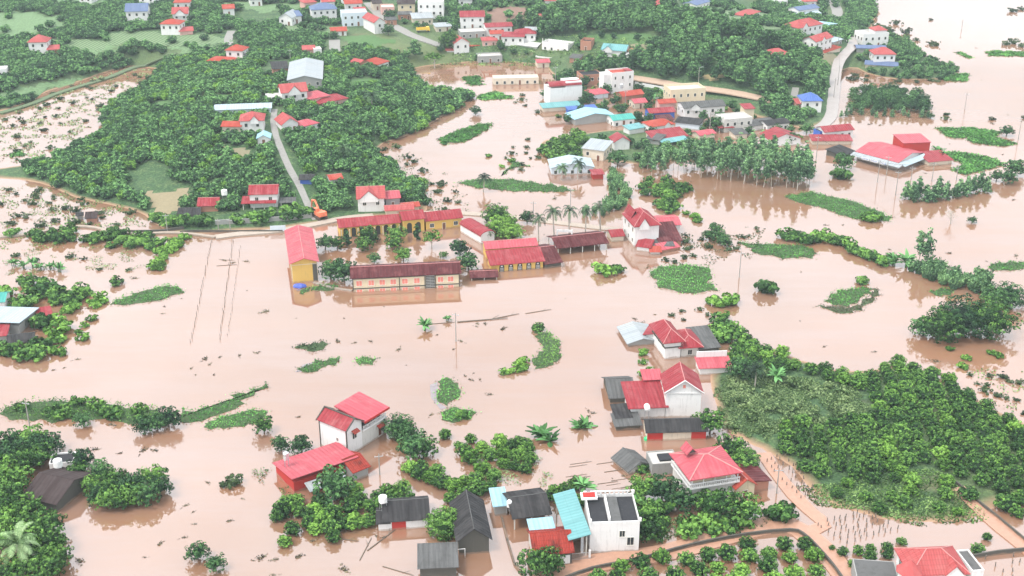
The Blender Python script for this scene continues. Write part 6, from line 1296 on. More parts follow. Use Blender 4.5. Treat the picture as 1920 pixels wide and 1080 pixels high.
VIL = [(1010,190),(1050,150),(1120,128),(1200,150),(1290,190),(1400,200),(1500,240),(1510,262),(1420,262),(1380,255),(1300,258),(1210,262),(1180,226),(1060,232)]
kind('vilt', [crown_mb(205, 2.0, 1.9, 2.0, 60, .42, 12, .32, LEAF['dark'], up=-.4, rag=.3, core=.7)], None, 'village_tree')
grp('vilt', scatter(VIL, 8.0, 51, jitter=1.4), 'small dark tree between the village houses', 'tree', 'trees between the village houses', .7, 1.1, road=True)
grp('bushg', scatter(VIL, 9.5, 52, jitter=1.5), 'low green bush between the village houses', 'bush', 'bushes between the village houses', 1.0, 1.7, road=True)
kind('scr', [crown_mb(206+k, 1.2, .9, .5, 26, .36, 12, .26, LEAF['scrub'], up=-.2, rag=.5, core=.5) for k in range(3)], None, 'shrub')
grp('vilt', scatter([(800,92),(900,76),(1000,108),(1100,70),(1240,78),(1250,100),(1190,122),(1010,124),(960,112),(800,117)], 8.0, 55, jitter=1.6), 'dark tree on the green slope above the brown flood', 'tree', 'trees on the slope above the brown flood', .6, 1.1, road=True)
# right hand orchard
ORCH = [(1350,668),(1402,652),(1450,660),(1500,686),(1560,696),(1618,708),(1700,680),(1758,706),(1845,760),(1925,812),(1950,830),(1950,930),(1925,935),(1850,925),(1795,905),(1740,880),(1700,880),(1640,893),(1560,905),(1520,905),(1470,850),(1440,830),(1470,800),(1600,795),(1640,765),(1600,725),(1530,712),(1450,700),(1380,705)]
pts = scatter(ORCH, 4.0, 21, jitter=.28, row=.35)
pts = [p for p in pts if free(p) and offroad(p, 2.6)]
NO = 0
for p in pts:
    b = rnd.random() < .13; NO += 1; ph = near_to(p, M_ORCH)
    plant('fruitb' if b else 'fruit', 0, 0, ('yellow green' if b else 'dark green')+' fruit tree of the dense orchard '+ph, 'fruit tree', ('yellow green' if b else 'dark')+' trees of the dense orchard '+ph, rnd.uniform(.78, .96), world=p)
pts = scatter([(1490,915),(1560,908),(1700,885),(1745,885),(1800,915),(1850,972),(1790,985),(1700,980),(1640,962),(1600,948),(1535,945)], 5.0, 22, jitter=.8)
for p in pts:
    if free(p): NO += 1; plant('fruit' if rnd.random() < .6 else 'fruitb', 0, 0, 'smaller fruit tree spaced out on the bright grass '+near_to(p, M_GR), 'fruit tree', 'spaced trees on the bright grass '+near_to(p, M_GR), rnd.uniform(.6, .85), world=p)
# bottom orchard
for px, py in ((1120,1092),(1155,1090),(1200,1062),(1240,1052),(1215,1085),(1288,1058),(1325,1050),(1310,1078),(1362,1048),(1400,1030),(1405,1050),(1345,1070),(1390,1080),(1440,1048),(1438,1070),(1470,1030),(1480,1052),(1488,1085),(1530,1078),(1452,1095),(1525,1050),(1265,1088),(1165,1068),(1378,1098),(1510,1030),(1340,1098)):
    NO += 1; ph = near_to(G0(px, py), M_BOT); plant('fruit' if rnd.random() < .6 else 'fruitb', px, py, 'rounded fruit tree of the bottom walled orchard '+ph, 'fruit tree', 'trees of the bottom walled orchard '+ph, rnd.uniform(.76,.9))
for px, py, s in ((1580,1040,.55),(1610,1038,.6),(1632,1034,.5),(1664,1030,.5),(1598,1062,.5),(1632,1050,.6),(1662,1045,.55),(1690,1020,.5),(1832,1035,.6),(1850,1012,.45),(1560,1030,.35)):
    NO += 1; plant('fruit', px, py, 'small young fruit tree on the wet plot left of the villa', 'fruit tree', 'young trees by the villa', s)
pts = scatter([(1860,935),(1930,925),(2000,940),(2000,1020),(1935,1005),(1880,960)], 4.6, 23)
for p in pts: NO += 1; plant('fruitb' if rnd.random() < .3 else 'fruit', 0, 0, 'fruit tree on the wet ground at the right edge below the diagonal path', 'fruit tree', 'fruit trees at the right edge', rnd.uniform(.7, 1.0), world=p)
# orchard in the middle bottom, standing in water (foot x, y, scale)
MIDO = "835,822,.8 882,830,.8 858,838,.5 870,852,1 905,845,1.1 937,838,1.1 957,842,1 885,866,1.2 920,862,1.1 945,858,1 975,858,1 995,868,.9 770,885,1 788,895,1.1 808,903,1.1 828,912,1.1 848,920,1.1 870,912,1 892,905,1 905,888,1.1 925,900,1 870,935,1 845,942,1 897,925,1.1 920,918,1 800,965,.8 728,930,1.1 755,925,1 765,945,1.1 738,945,1 712,940,1 700,962,1.2 672,948,1.1 655,960,1.2 690,985,1.1 665,988,1.2 705,985,1 645,990,1.1 625,975,1.1 605,985,1.2 620,1000,1.2 592,1000,1 580,975,1 555,945,1 540,952,1.1 530,970,1.1 520,975,.9 562,965,1 600,945,1 640,930,1 665,925,1 550,1000,1 535,1022,.8 590,965,1.1 790,880,.9 820,890,.9 965,880,.9 985,885,.9 945,875,.9 610,955,1 580,990,1 625,1015,.9 718,970,1 740,965,1"
for a in MIDO.split():
    x, y, s = map(float, a.split(',')); p = G0(x, y)
    if not free(p, .6): continue
    NO += 1; b = rnd.random() < .25; ph = near_to(p, M_MID); plant('fruitb' if b else 'fruit', x, y, ('bright' if b else 'dark')+' green tree of the flooded middle orchard '+ph, 'fruit tree', ('bright' if b else 'dark')+' trees of the middle orchard '+ph, s*.82)
for a in "972,835 985,838 990,850 968,862 1040,928 1060,925 1070,940 1085,945 1100,950 1050,945 1030,935 1078,915".split():
    x, y = map(float, a.split(',')); NO += 1; plant('fruit', x, y, 'dark fruit tree in the thin row leading to the turquoise roof', 'fruit tree', 'fruit trees in the thin row behind the turquoise roof', .75)
# bottom left clumps
for a in "20,850 45,862 70,858 15,880 50,885 78,875 5,905 30,910 95,850 60,840".split():
    x, y = map(float, a.split(',')); plant('broadg' if rnd.random() < .6 else 'broad', x, y, 'tree in the tall clump above the dark brown roof at the left edge', 'tree', 'tall clump at the left edge', 1.05)
for a in "20,965 55,975 10,995 40,1000 75,1005 95,1000 15,1030 100,1035 85,1060 60,1078 95,1085 110,1060 20,1090 70,1040 5,950 30,940".split():
    x, y = map(float, a.split(',')); ph = near_to(G0(x, y), M_BL); plant('broadg', x, y, 'leafy tree in the dense bottom left clump, '+ph, 'tree', 'dense bottom left clump '+ph, 1.0)
for a in "185,945 205,952 225,950 250,945 275,945 300,930 235,930 260,925 290,915 200,930 180,925 190,900 215,915 150,895 155,880".split():
    x, y = map(float, a.split(',')); plant('broadg' if rnd.random() < .7 else 'broad', x, y, 'tree of the thick island right of the brown roof, '+near_to(G0(x, y), M_ISL), 'tree', 'island of trees '+near_to(G0(x, y), M_ISL), .85)
# hedge by the lane and levee
def hedge(pp, sp, seed, key, label, group, s0, s1, cat='bush', marks=None):
    grp(key, scatter(pp, sp*(1.18 if key == 'bushg' else 1), seed), label, cat, group, s0, s1, marks=marks)
hedge([(432,415),(470,402),(580,398),(585,412),(520,418),(440,421)], 3.6, 31, 'bushg', 'dense green bush in the hedge above the school wall', 'bushes of the hedge above the school', 2.2, 2.8)
hedge([(282,415),(340,402),(410,400),(400,425),(300,430)], 3.6, 32, 'bushg', 'green bush in the thick strip left of the levee gate', 'bushes in the strip by the levee gate', 2.0, 2.8)
hedge([(20,440),(100,434),(140,432),(140,455),(60,455),(22,452)], 3.6, 33, 'bushg', 'bush in the strip below the left levee, left part', 'bushes below the left levee, left part', 1.6, 2.3)
hedge([(170,440),(300,440),(312,450),(290,468),(200,466),(160,452)], 3.6, 34, 'bushg', 'bush in the thick strip below the left levee, right part', 'bushes below the left levee, right part', 1.7, 2.4)
hedge([(300,470),(335,443),(347,446),(325,478),(308,490),(318,506),(285,508),(282,485)], 2.8, 35, 'bushb', 'yellow green bush in the line along the edge of the school ground', 'yellow green bushes at the school ground', 1.4, 1.9)
hedge([(0,540),(70,530),(160,548),(165,562),(115,575),(100,590),(75,600),(90,640),(85,668),(40,680),(0,672),(0,640),(40,625),(70,600),(0,560)], 4.2, 36, 'bushg', 'dark bush in the thicket at the left edge', 'thicket at the left edge', 2.0, 3.0, marks=M_THK)
for a in "187,567,2.1 140,577,2 115,622,2.2 105,640,2.2 108,664,1.7 174,600,1.2 160,612,1 148,624,.8 158,636,1.2 128,585,1.8 105,605,2 180,575,1.1 150,560,1.6".split():
    x, y, s = map(float, a.split(',')); plant('bushb', x, y, 'yellow green bush in the water beside the thicket at the left', 'bush', 'yellow green bushes by the left thicket', s*1.25)
hedge([(1192,343),(1250,340),(1292,346),(1300,356),(1275,372),(1270,398),(1252,402),(1225,375),(1195,355)], 3.6, 37, 'bushg', 'green bush in the patch between the flooded lane and the grove', 'bushes between lane and grove', 1.5, 2.1)
hedge([(1282,402),(1300,400),(1322,416),(1318,422),(1290,412)], 2.8, 38, 'bushb', 'bright bush in the little strip above the drowned shrubs', 'bright strip above the drowned shrubs', 1.0, 1.4)
hedge([(1312,612),(1350,600),(1380,625),(1420,650),(1400,662),(1360,650),(1320,640)], 3.8, 39, 'bushg', 'green bush in the thicket right of the hip roofed house', 'thicket right of the hip roofed house', 2.0, 2.8)
hedge([(1190,655),(1205,650),(1215,685),(1225,705),(1205,708),(1192,680)], 2.8, 40, 'bushb', 'grey green bush in the small column left of the double hip roofs', 'bushes left of the double hip roofs', 1.1, 1.5)
hedge([(1140,755),(1158,750),(1160,790),(1145,790)], 3.0, 41, 'bushg', 'bush at the left foot of the red annex', 'bushes left of the red annex', 1.2, 1.7)
hedge([(1280,985),(1340,968),(1420,962),(1480,958),(1480,972),(1420,985),(1340,1000),(1290,1005)], 3.6, 42, 'bushg', 'green bush on the bank between the terrace house and the muddy road', 'bushes on the bank by the muddy road', 1.8, 2.5)
hedge([(1215,965),(1265,960),(1262,990),(1225,1015),(1205,1000)], 3.2, 43, 'bushg', 'bush beside the white flat roofed block', 'bushes beside the white block', 1.6, 2.3)
hedge([(940,965),(960,985),(985,1005),(975,1030),(955,1005)], 3.0, 44, 'bushg', 'bush by the curving low wall', 'bushes by the curving wall', 1.2, 1.7)
hedge([(1000,615),(1010,610),(1012,628),(1000,632)], 2.2, 45, 'bushg', 'bush above the dark crescent of weed', 'bushes above the crescent', 1.4, 1.8)
hedge([(940,702),(965,685),(995,668),(1003,672),(985,692),(960,706)], 2.5, 46, 'bushb', 'bright bush left of the dark crescent of weed', 'bright bushes by the crescent', 1.2, 1.6)
hedge([(840,785),(862,778),(884,786),(870,792),(845,792)], 2.4, 47, 'bushg', 'dense bush below the tall weed patch', 'bushes below the tall weed patch', 1.2, 1.5)
hedge([(1012,282),(1060,262),(1095,252),(1092,300),(1030,304)], 4.0, 48, 'bushg', 'green bush on the village island left of the brick house', 'bushes left of the brick house', 2.0, 2.8)
hedge([(1180,300),(1215,280),(1290,270),(1370,280),(1300,292),(1205,318)], 4.4, 49, 'hillt', 'dark tree in the village wood behind the grove', 'village wood behind the grove', .8, 1.0, 'tree')
hedge([(1110,262),(1210,268),(1215,282),(1120,275)], 4.6, 50, 'hillt', 'dark tree around the small steep red gable', 'trees around the steep red gable', .8, 1.0, 'tree')
hedge([(5,768),(100,758),(200,762),(300,778),(312,797),(200,782),(100,780),(10,782)], 3.4, 54, 'bushg', 'bush growing along the overgrown weed embankment at the left', 'bushes along the weed embankment', 1.2, 2.0)
plant('bushg', 1204, 884, 'creeper covered lump at the right end of the sunken hut', 'bush', sc=1.5)
# scattered drowned shrubs: mostly one kind, small
for p in scatter([(1345,712),(1450,705),(1600,735),(1630,768),(1590,795),(1470,800),(1430,830),(1365,800)], 4.6, 53, jitter=1.4): plant('scr', 0, 0, 'grey green shrub standing in the scrub field', 'shrub', 'shrubs in the scrub field', rnd.uniform(.7, 1.4), world=p)
def drowned(pp, sp, seed, place, s0=.7, s1=1.4, key='bush'):
    for p in scatter(pp, sp, seed, jitter=1.6):
        if free(p, .5) and H(p.x, p.y) < .05: plant(key, 0, 0, 'low dark shrub drowned in the flood '+place, 'shrub', 'drowned shrubs '+place, rnd.uniform(s0, s1), world=p, nm='drowned_shrub')
drowned([(0,350),(115,352),(230,392),(275,415),(200,428),(20,432),(0,428)], 7.2, 61, 'left of the hill', .9, 2.0)
drowned([(700,288),(745,270),(790,320),(880,362),(885,398),(830,402),(790,345)], 7.0, 62, 'right of the hill', 1.0, 1.9)
drowned([(1285,440),(1330,425),(1330,470),(1290,500),(1210,505),(1265,478)], 5.0, 63, 'right of the big three level house', .8, 1.6)
drowned([(1360,440),(1425,425),(1440,440),(1400,465),(1365,470)], 4.2, 64, 'in the field of dark tufts', .6, 1.3)
drowned([(1240,590),(1310,575),(1345,600),(1240,606)], 4.6, 65, 'above the double hip roofs', .6, 1.1)
drowned([(1370,600),(1430,640),(1445,655),(1410,640),(1360,612)], 3.0, 66, 'along the upper edge of the orchard', .6, 1.1)
drowned([(1800,700),(1860,690),(1930,700),(1930,800),(1870,755)], 4.4, 67, 'near the right edge above the orchard', .8, 1.5)
drowned([(1740,660),(1850,650),(1890,680),(1780,700)], 7.5, 68, 'below the very large tree group', .8, 1.8, 'bushb')
drowned([(1010,280),(1050,265),(1030,300),(960,330),(940,290),(1000,240)], 7.0, 69, 'in the middle lagoon', .8, 1.5)
drowned([(970,170),(1020,180),(1010,215),(960,210)], 7.0, 70, 'below the ruined building', .8, 1.4)
drowned([(30,180),(120,158),(250,128),(300,135),(250,165),(190,205),(150,250),(60,300),(0,300),(0,215)], 10.0, 71, 'in the upper left valley', .8, 1.7)
drowned([(1580,128),(1680,152),(1800,150),(1760,160),(1590,150)], 6.0, 72, 'off the point at the upper right', 1.0, 1.9)
drowned([(1640,45),(1720,70),(1770,92),(1700,78),(1640,60)], 7.0, 73, 'beyond the point at the upper right', 1.4, 2.6)
drowned([(1750,215),(1930,218),(1930,226),(1750,224)], 8.0, 74, 'in the thin line at the upper right', 1.0, 1.9)
for px, py, s in ((1900,82,3),(1915,88,2.5),(1885,84,2),(1898,22,2.5),(1915,18,2.2),(1700,62,3),(1680,45,2.6),(1745,38,1.2)): plant('bush', px, py, 'dark drowned tree top far out in the white flood at the upper right', 'shrub', 'drowned tree tops far out', s)
drowned([(20,480),(130,470),(260,505),(200,520),(60,515)], 9.0, 75, 'below the left levee strip', .8, 1.5)
drowned([(880,265),(960,300),(960,335),(900,300)], 6.5, 76, 'in the weedy line of the lagoon', .9, 1.4, 'bushb')
# floating debris, given one by one
DEB = "252,522,1.5 497,585,1.6 645,597,.6 555,597,.4 820,628,.6 888,700,.5 762,685,.4 748,655,1.2 695,640,1 665,643,.8 633,640,1.6 865,640,1 895,607,1 910,607,1 943,617,1.6 893,612,.7 385,673,1.4 393,683,.8 412,670,.9 449,667,.9 358,691,.7 367,703,.5 401,703,.7 166,578,1 308,575,.7 305,588,.7 100,694,.7 145,674,.9 207,796,1 214,798,.8 560,782,1 808,778,.9 918,740,1.2 883,712,1 872,705,.8 900,712,.8 1190,598,1 1200,606,1.4 1228,590,.7 1103,770,.9 1112,775,1 1104,782,1 463,545,.5 436,493,1 462,490,1.2 420,488,1 120,690,.6 348,948,.8 362,960,.6 365,983,.6 430,977,.9 345,1008,.8 150,1052,1.4 290,845,1 225,850,.9 268,845,1.4 178,843,1.2 118,840,1.2 300,1020,1.2 272,1045,.6 490,1046,1.4 515,1050,1 560,1044,1.3 513,1078,.9 645,1068,1.8 588,1013,1 720,1008,.9 705,1005,.6 1195,905,1 1170,892,.9 1148,897,.4 1000,850,.6 1545,650,.8 1640,660,.8 1500,602,.5 1502,510,.5 1580,422,.8 1548,422,1 1668,468,.8 1675,474,.9 1700,477,.5 1850,490,.6 1780,475,1.4 1690,700,1 1755,678,1.2 1812,685,1 1020,440,.4 1040,372,1.6 1108,300,.6 875,365,.6 1355,325,.8 1295,340,.7 1610,230,1 1630,233,1.2 1650,235,1.2 1660,200,.8 1590,92,.8 1830,90,1 1840,150,.7 1890,215,.7 1780,270,.6 1860,232,1.4 1880,290,.8 1720,310,.6 1735,325,.7 1800,390,1 1900,375,1.2 1905,480,1.4 965,500,.5 700,520,.8 720,575,.5 1060,560,.3 850,655,.7 480,662,1 486,660,.6 340,560,.5 390,905,.8 455,935,.6"
for a in DEB.split():
    x, y, s = map(float, a.split(',')); plant('debris', x, y, 'small dark tuft of debris drifting on the open brown water', 'debris', 'drifting debris', s*.72)
for px, py, rz, s, lab in ((905,602,.12,2.0,'long dark branch drifting right of the utility pole in the flood'),(950,594,.35,1.2,'tangled branch end at the right of the drifting line'),(828,607,.1,1.1,'thin drifting stick left of the utility pole in the flood'),(425,498,.1,.8,'stick drifting between the stake lines, lower'),(425,488,-.2,.7,'stick drifting between the stake lines, upper'),(720,1012,.9,1.3,'long stick in the mud below the long low white house'),(688,1030,1.3,1.2,'curved stick below the flooded orchard'),(1010,585,.3,1.1,'thin stick drifting far right of the utility pole'),(640,1012,-.3,1.1,'fallen stick at the lower orchard edge'),(745,1072,-.5,1.2,'stick drifting near the bottom edge shed')):
    o = plant('branch', px, py, lab, 'branch', sc=s); o.rotation_euler.z = rz
for k in range(16):
    px = 1040+rnd.uniform(0, 150); py = 868+rnd.uniform(0, 60); 
    if 1050+(py-868)*.9 < px < 1190: o = plant('branch', px, py, 'thin stick of the faint rows in the water left of the terrace house', 'branch', 'sticks in rows by the sunken hut', rnd.uniform(.5,.9)); o.rotation_euler.z = .18
# ---- weed mats: every floating island is a thing
WEEDB = plain('weed_base', (.05,.09,.03), .9)
def mat(pp, label, leaf='mat', dens=3.2, hh=.5, sz=.42, seed=1, cat='weed mat', name='weed_mat', kind_=None, rough=1.3):
    rr = random.Random(seed); W = [G0(*p) for p in pp]; out = []; n = len(W)
    for i in range(n):
        a, b = W[i], W[(i+1)%n]; k = max(1, int((b-a).length/1.2))
        for j in range(k):
            q = a.lerp(b, j/k); nn = noise.noise(q*.5+Vector((seed,0,0))); m_ = noise.noise(q*.5+Vector((0,seed,5))); out.append(Vector((q.x+nn*rough*1.5, q.y+m_*rough*1.5, .06)))
    mb = MB(); mb.face([p for p in out], WEEDB); 
    for i in range(len(out)):
        a, b = out[i], out[(i+1)%len(out)]; d = Vector((0,0,.3)); mb.face([a-d, b-d, b, a], WEEDB)
    P2 = [(p.x, p.y) for p in out]; xs = [p[0] for p in P2]; ys = [p[1] for p in P2]; N = int((max(xs)-min(xs))*(max(ys)-min(ys))*dens); N = min(N, 14000)
    X = np.array([rr.uniform(min(xs)-.3, max(xs)+.3) for _ in range(N)]); Y = np.array([rr.uniform(min(ys)-.3, max(ys)+.3) for _ in range(N)]); k = inpoly(X, Y, P2)
    for x, y in zip(X[k], Y[k]):
        c = noise.noise(Vector((x*.25, y*.25, seed)))*.5+.5; z = .1+hh*rr.random()*(.4+c); leafq(mb, Vector((x, y, z)), Vector((rr.gauss(0,.6), rr.gauss(0,.6), 1)), sz*rr.uniform(.6,1.3), LEAF[leaf], rr, 1.5, min(1, max(.01, .15+.5*c+.4*(rr.random()-.3))))
    for q in out:
        for _ in range(5 if hh < 1 else 3):
            e = Vector((rr.gauss(0,.55), rr.gauss(0,.5), 0)); leafq(mb, q+e+Vector((0,0,rr.uniform(.0,.2)*hh)), Vector((rr.gauss(0,.5), rr.gauss(0,.5), 1)), sz*rr.uniform(.5,1.1), LEAF[leaf if rr.random() < .7 else 'dead'], rr, 1.6)
    return tag(mb.build(name), label, cat, kind=kind_ or 'thing')
MATL = [
 ([(1475,368),(1520,360),(1600,378),(1672,408),(1670,415),(1610,412),(1540,390),(1480,375)],'long bright green weed raft with a bush at its lower end','mat',.6),
 ([(1220,515),(1235,500),(1290,497),(1335,503),(1330,530),(1350,545),(1290,550),(1240,540)],'broad dark green weed mat right of the palms','mat',.9),
 ([(1390,455),(1430,458),(1500,460),(1530,470),(1525,482),(1470,485),(1410,472)],'green weed mat below the arc of dark bushes','mat',.7),
 ([(1552,562),(1570,545),(1605,540),(1635,542),(1615,560),(1590,575),(1560,573)],'green part of the fish shaped weed mat','mat',.7),
 ([(1530,572),(1560,576),(1595,578),(1625,558),(1640,540),(1652,545),(1640,562),(1600,588),(1560,584)],'brown rotting fringe of the fish shaped weed mat','dead',.5),
 ([(825,262),(850,247),(900,233),(925,232),(905,250),(870,265),(830,272)],'wing shaped weed mat in the upper lagoon','mat',.6),
 ([(860,342),(900,336),(960,336),(1050,350),(1078,358),(1040,360),(960,358),(890,352)],'long narrow weed mat above the school','mat',.6),
 ([(1757,240),(1820,240),(1880,248),(1860,258),(1780,258)],'upper left of the weed mats at the upper right','mat',.6),
 ([(1810,260),(1850,255),(1905,268),(1890,275),(1830,270)],'thin bright mat touching the upper weed mats at the right','mat',.6),
 ([(1770,285),(1800,285),(1870,300),(1880,310),(1850,318),(1810,328),(1785,320),(1810,308),(1775,295)],'bright curved weed mat behind the low red market wing','mat',.6),
 ([(388,797),(420,780),(480,767),(508,772),(495,785),(440,800),(395,804)],'long bright weed mat below the weed embankment','mat',.6),
 ([(558,695),(590,678),(638,670),(635,679),(600,692),(565,699)],'leaf shaped weed mat in the open water','mat',.5),
 ([(665,675),(690,668),(705,674),(690,684),(670,683)],'small oval weed mat right of the leaf shaped one','mat',.5),
 ([(820,715),(840,708),(862,720),(860,745),(840,760),(822,755)],'tall weed patch with grey scum on its left side','mat',.6),
 ([(825,775),(855,762),(888,772),(880,788),(835,788)],'dark dense weed mat below the tall weed patch','mat',.9),
 ([(1000,622),(1030,625),(1048,635),(1050,665),(1035,685),(1005,692),(998,678),(1022,655),(1012,640)],'dark crescent shaped weed mat in the open water','fruit',1.2),
 ([(553,652),(580,643),(610,642),(612,655),(590,661)],'dark tufted weed mat above the leaf shaped one','bushd',.9),
 ([(205,572),(230,560),(262,548),(305,537),(335,540),(340,550),(300,563),(230,573)],'tapering weed mat beside the yellow green bushes at the left','mat',.8),
 ([(1850,97),(1870,95),(1930,98),(1930,106),(1855,105)],'flat weed mat far out at the upper right edge','mat',.3),
 ([(1757,141),(1815,138),(1812,153),(1770,152)],'weed mat at the tip of the point at the upper right','mat',.4),
 ([(1790,98),(1800,97),(1825,108),(1815,110)],'thin weed streak far out in the upper right flood','mat',.3),
 ([(865,145),(900,142),(905,160),(880,160)],'triangular weed mat in the brown flood below the red cluster','mat',.4),
 ([(895,180),(930,172),(965,184),(905,188)],'pointed weed mat below the triangular one','mat',.4),
 ([(15,290),(40,284),(52,289),(22,296)],'small oval weed mat in the upper left valley','mat',.4),
 ([(0,775),(20,757),(100,752),(200,758),(290,770),(330,790),(300,802),(200,785),(100,790),(20,787)],'long overgrown weed embankment at the left','fruit',1.6),
 ([(300,795),(350,775),(430,752),(440,740),(500,718),(508,724),(460,745),(442,768),(370,790)],'right hand tail of the weed embankment','mat',1.0),
 ([(1848,500),(1880,492),(1930,490),(1930,505),(1870,508)],'bright weed mat at the right edge behind the feathery row','mat',.5),
 ([(1745,548),(1765,542),(1790,545),(1780,553),(1755,553)],'small green mat left of the large dark tree at the right','mat',.6),
 ([(975,312),(992,312),(965,303),(940,330),(945,322)],'thin weedy line in the lagoon','mat',.6),
 ([(560,545),(575,540),(580,545),(565,552)],'small weed patch at the foot of the yellow school building','mat',.6),
 ([(585,540),(625,532),(635,540),(600,548)],'weed patch left of the long school block','mat',.9),
]
for k, (pp, lab, lf, hh) in enumerate(MATL): mat(pp, lab, lf, seed=k+3, hh=hh, dens=8, sz=.30 if pp[0][1] > 300 else .5)
SCUM = plain('grey_scum', (.24,.21,.22), .6, var=.2)
for pp, lab in (([(806,722),(820,716),(823,755),(838,765),(826,768),(808,745)],'grey scum floating on the left of the tall weed patch'),([(553,698),(570,683),(590,679),(565,697)],'grey scum fringe of the leaf shaped mat')):
    W = [G0(*p) for p in pp]; mb = MB(); mb.face([(p.x,p.y,.03) for p in W], SCUM)
    for a, b in zip(W, W[1:]+W[:1]): mb.face([(a.x,a.y,-.1),(b.x,b.y,-.1),(b.x,b.y,.03),(a.x,a.y,.03)], SCUM)
    tag(mb.build('scum'), lab, 'scum')
# scrub field and bright grass of the right orchard (uncountable tufts)
def tufts(name, pp, leaf, dens, sz, hh, seed, gap=-1., kind_='stuff'):
    rr = random.Random(seed); W = [(G(*p).x, G(*p).y) for p in pp]; xs = [a for a, b in W]; ys = [b for a, b in W]; N = int((max(xs)-min(xs))*(max(ys)-min(ys))*dens)
    X = np.array([rr.uniform(min(xs), max(xs)) for _ in range(N)]); Y = np.array([rr.uniform(min(ys), max(ys)) for _ in range(N)])
    jx = np.array([noise.noise(Vector((x*.15, y*.15, 2)))*3 for x, y in zip(X, Y)]); k = inpoly(X+jx, Y+jx, W); mb = MB()
    for x, y in zip(X[k], Y[k]):
        c = noise.noise(Vector((x*.18, y*.18, seed)))
        if c < gap: continue
        z = max(0, H(x, y)); leafq(mb, Vector((x, y, z+hh*rr.random()*(.5+c))), Vector((rr.gauss(0,.7), rr.gauss(0,.7), 1)), sz*rr.uniform(.5,1.4), LEAF[leaf], rr, 1.7, min(1, max(.01, .45+.5*c+.5*(rr.random()-.5))))
    return tag(mb.build(name), kind=kind_)
tufts('scrub', [(1340,710),(1450,702),(1530,715),(1600,728),(1638,765),(1598,798),(1470,802),(1435,835),(1360,805),(1338,760)], 'scrub', 22, .27, 1.0, 3, -.22)
tufts('grass', [(1480,915),(1560,905),(1700,880),(1745,880),(1800,912),(1855,975),(1790,988),(1700,985),(1640,968),(1600,955),(1530,950)], 'grass', 16, .28, .35, 4, -.45)
tufts('grass', [(1270,985),(1340,965),(1430,958),(1490,955),(1480,975),(1420,990),(1340,1005),(1285,1012)], 'scrub', 14, .28, .8, 5)
tufts('grass', [(1200,995),(1260,960),(1280,1000),(1230,1025)], 'scrub', 14, .28, .7, 6)
tufts('reeds', [(475,880),(530,870),(560,905),(530,930),(490,915)], 'scrub', 8, .25, .6, 7, .0)
tufts('reeds', [(900,880),(1000,850),(1040,890),(1000,930),(930,930)], 'scrub', 7, .25, .6, 8, .05)
tufts('reeds', [(10,470),(120,465),(300,480),(250,510),(80,520),(0,510)], 'scrub', 4, .25, .3, 9, .12)
tufts('marsh_growth', [(0,345),(115,350),(232,388),(285,425),(200,430),(20,436),(0,430)], 'grass', 2.6, .34, .3, 10, .02)
tufts('marsh_growth', [(0,215),(60,192),(180,143),(250,124),(300,127),(250,172),(190,205),(150,262),(60,305),(0,310)], 'scrub', 1.6, .5, .3, 11, .05)
tufts('marsh_growth', [(0,440),(300,440),(290,470),(120,475),(0,470)], 'grass', 2.2, .32, .3, 12, .08)
tufts('marsh_growth', [(1290,430),(1440,425),(1400,490),(1200,510),(1240,470)], 'bushd', 2.0, .32, .2, 13, .1)
tufts('marsh_growth', [(720,262),(800,300),(885,360),(885,398),(800,398),(740,320)], 'bushd', 1.6, .32, .2, 14, .1)
tufts('marsh_growth', [(1780,690),(1930,690),(1960,830),(1880,770)], 'grass', 2.0, .32, .3, 15, .05)
tufts('rough_grass', [(790,90),(1000,60),(1250,75),(1260,110),(1190,140),(1010,124),(800,118)], 'grass', 2.5, .5, .5, 16, -.1)
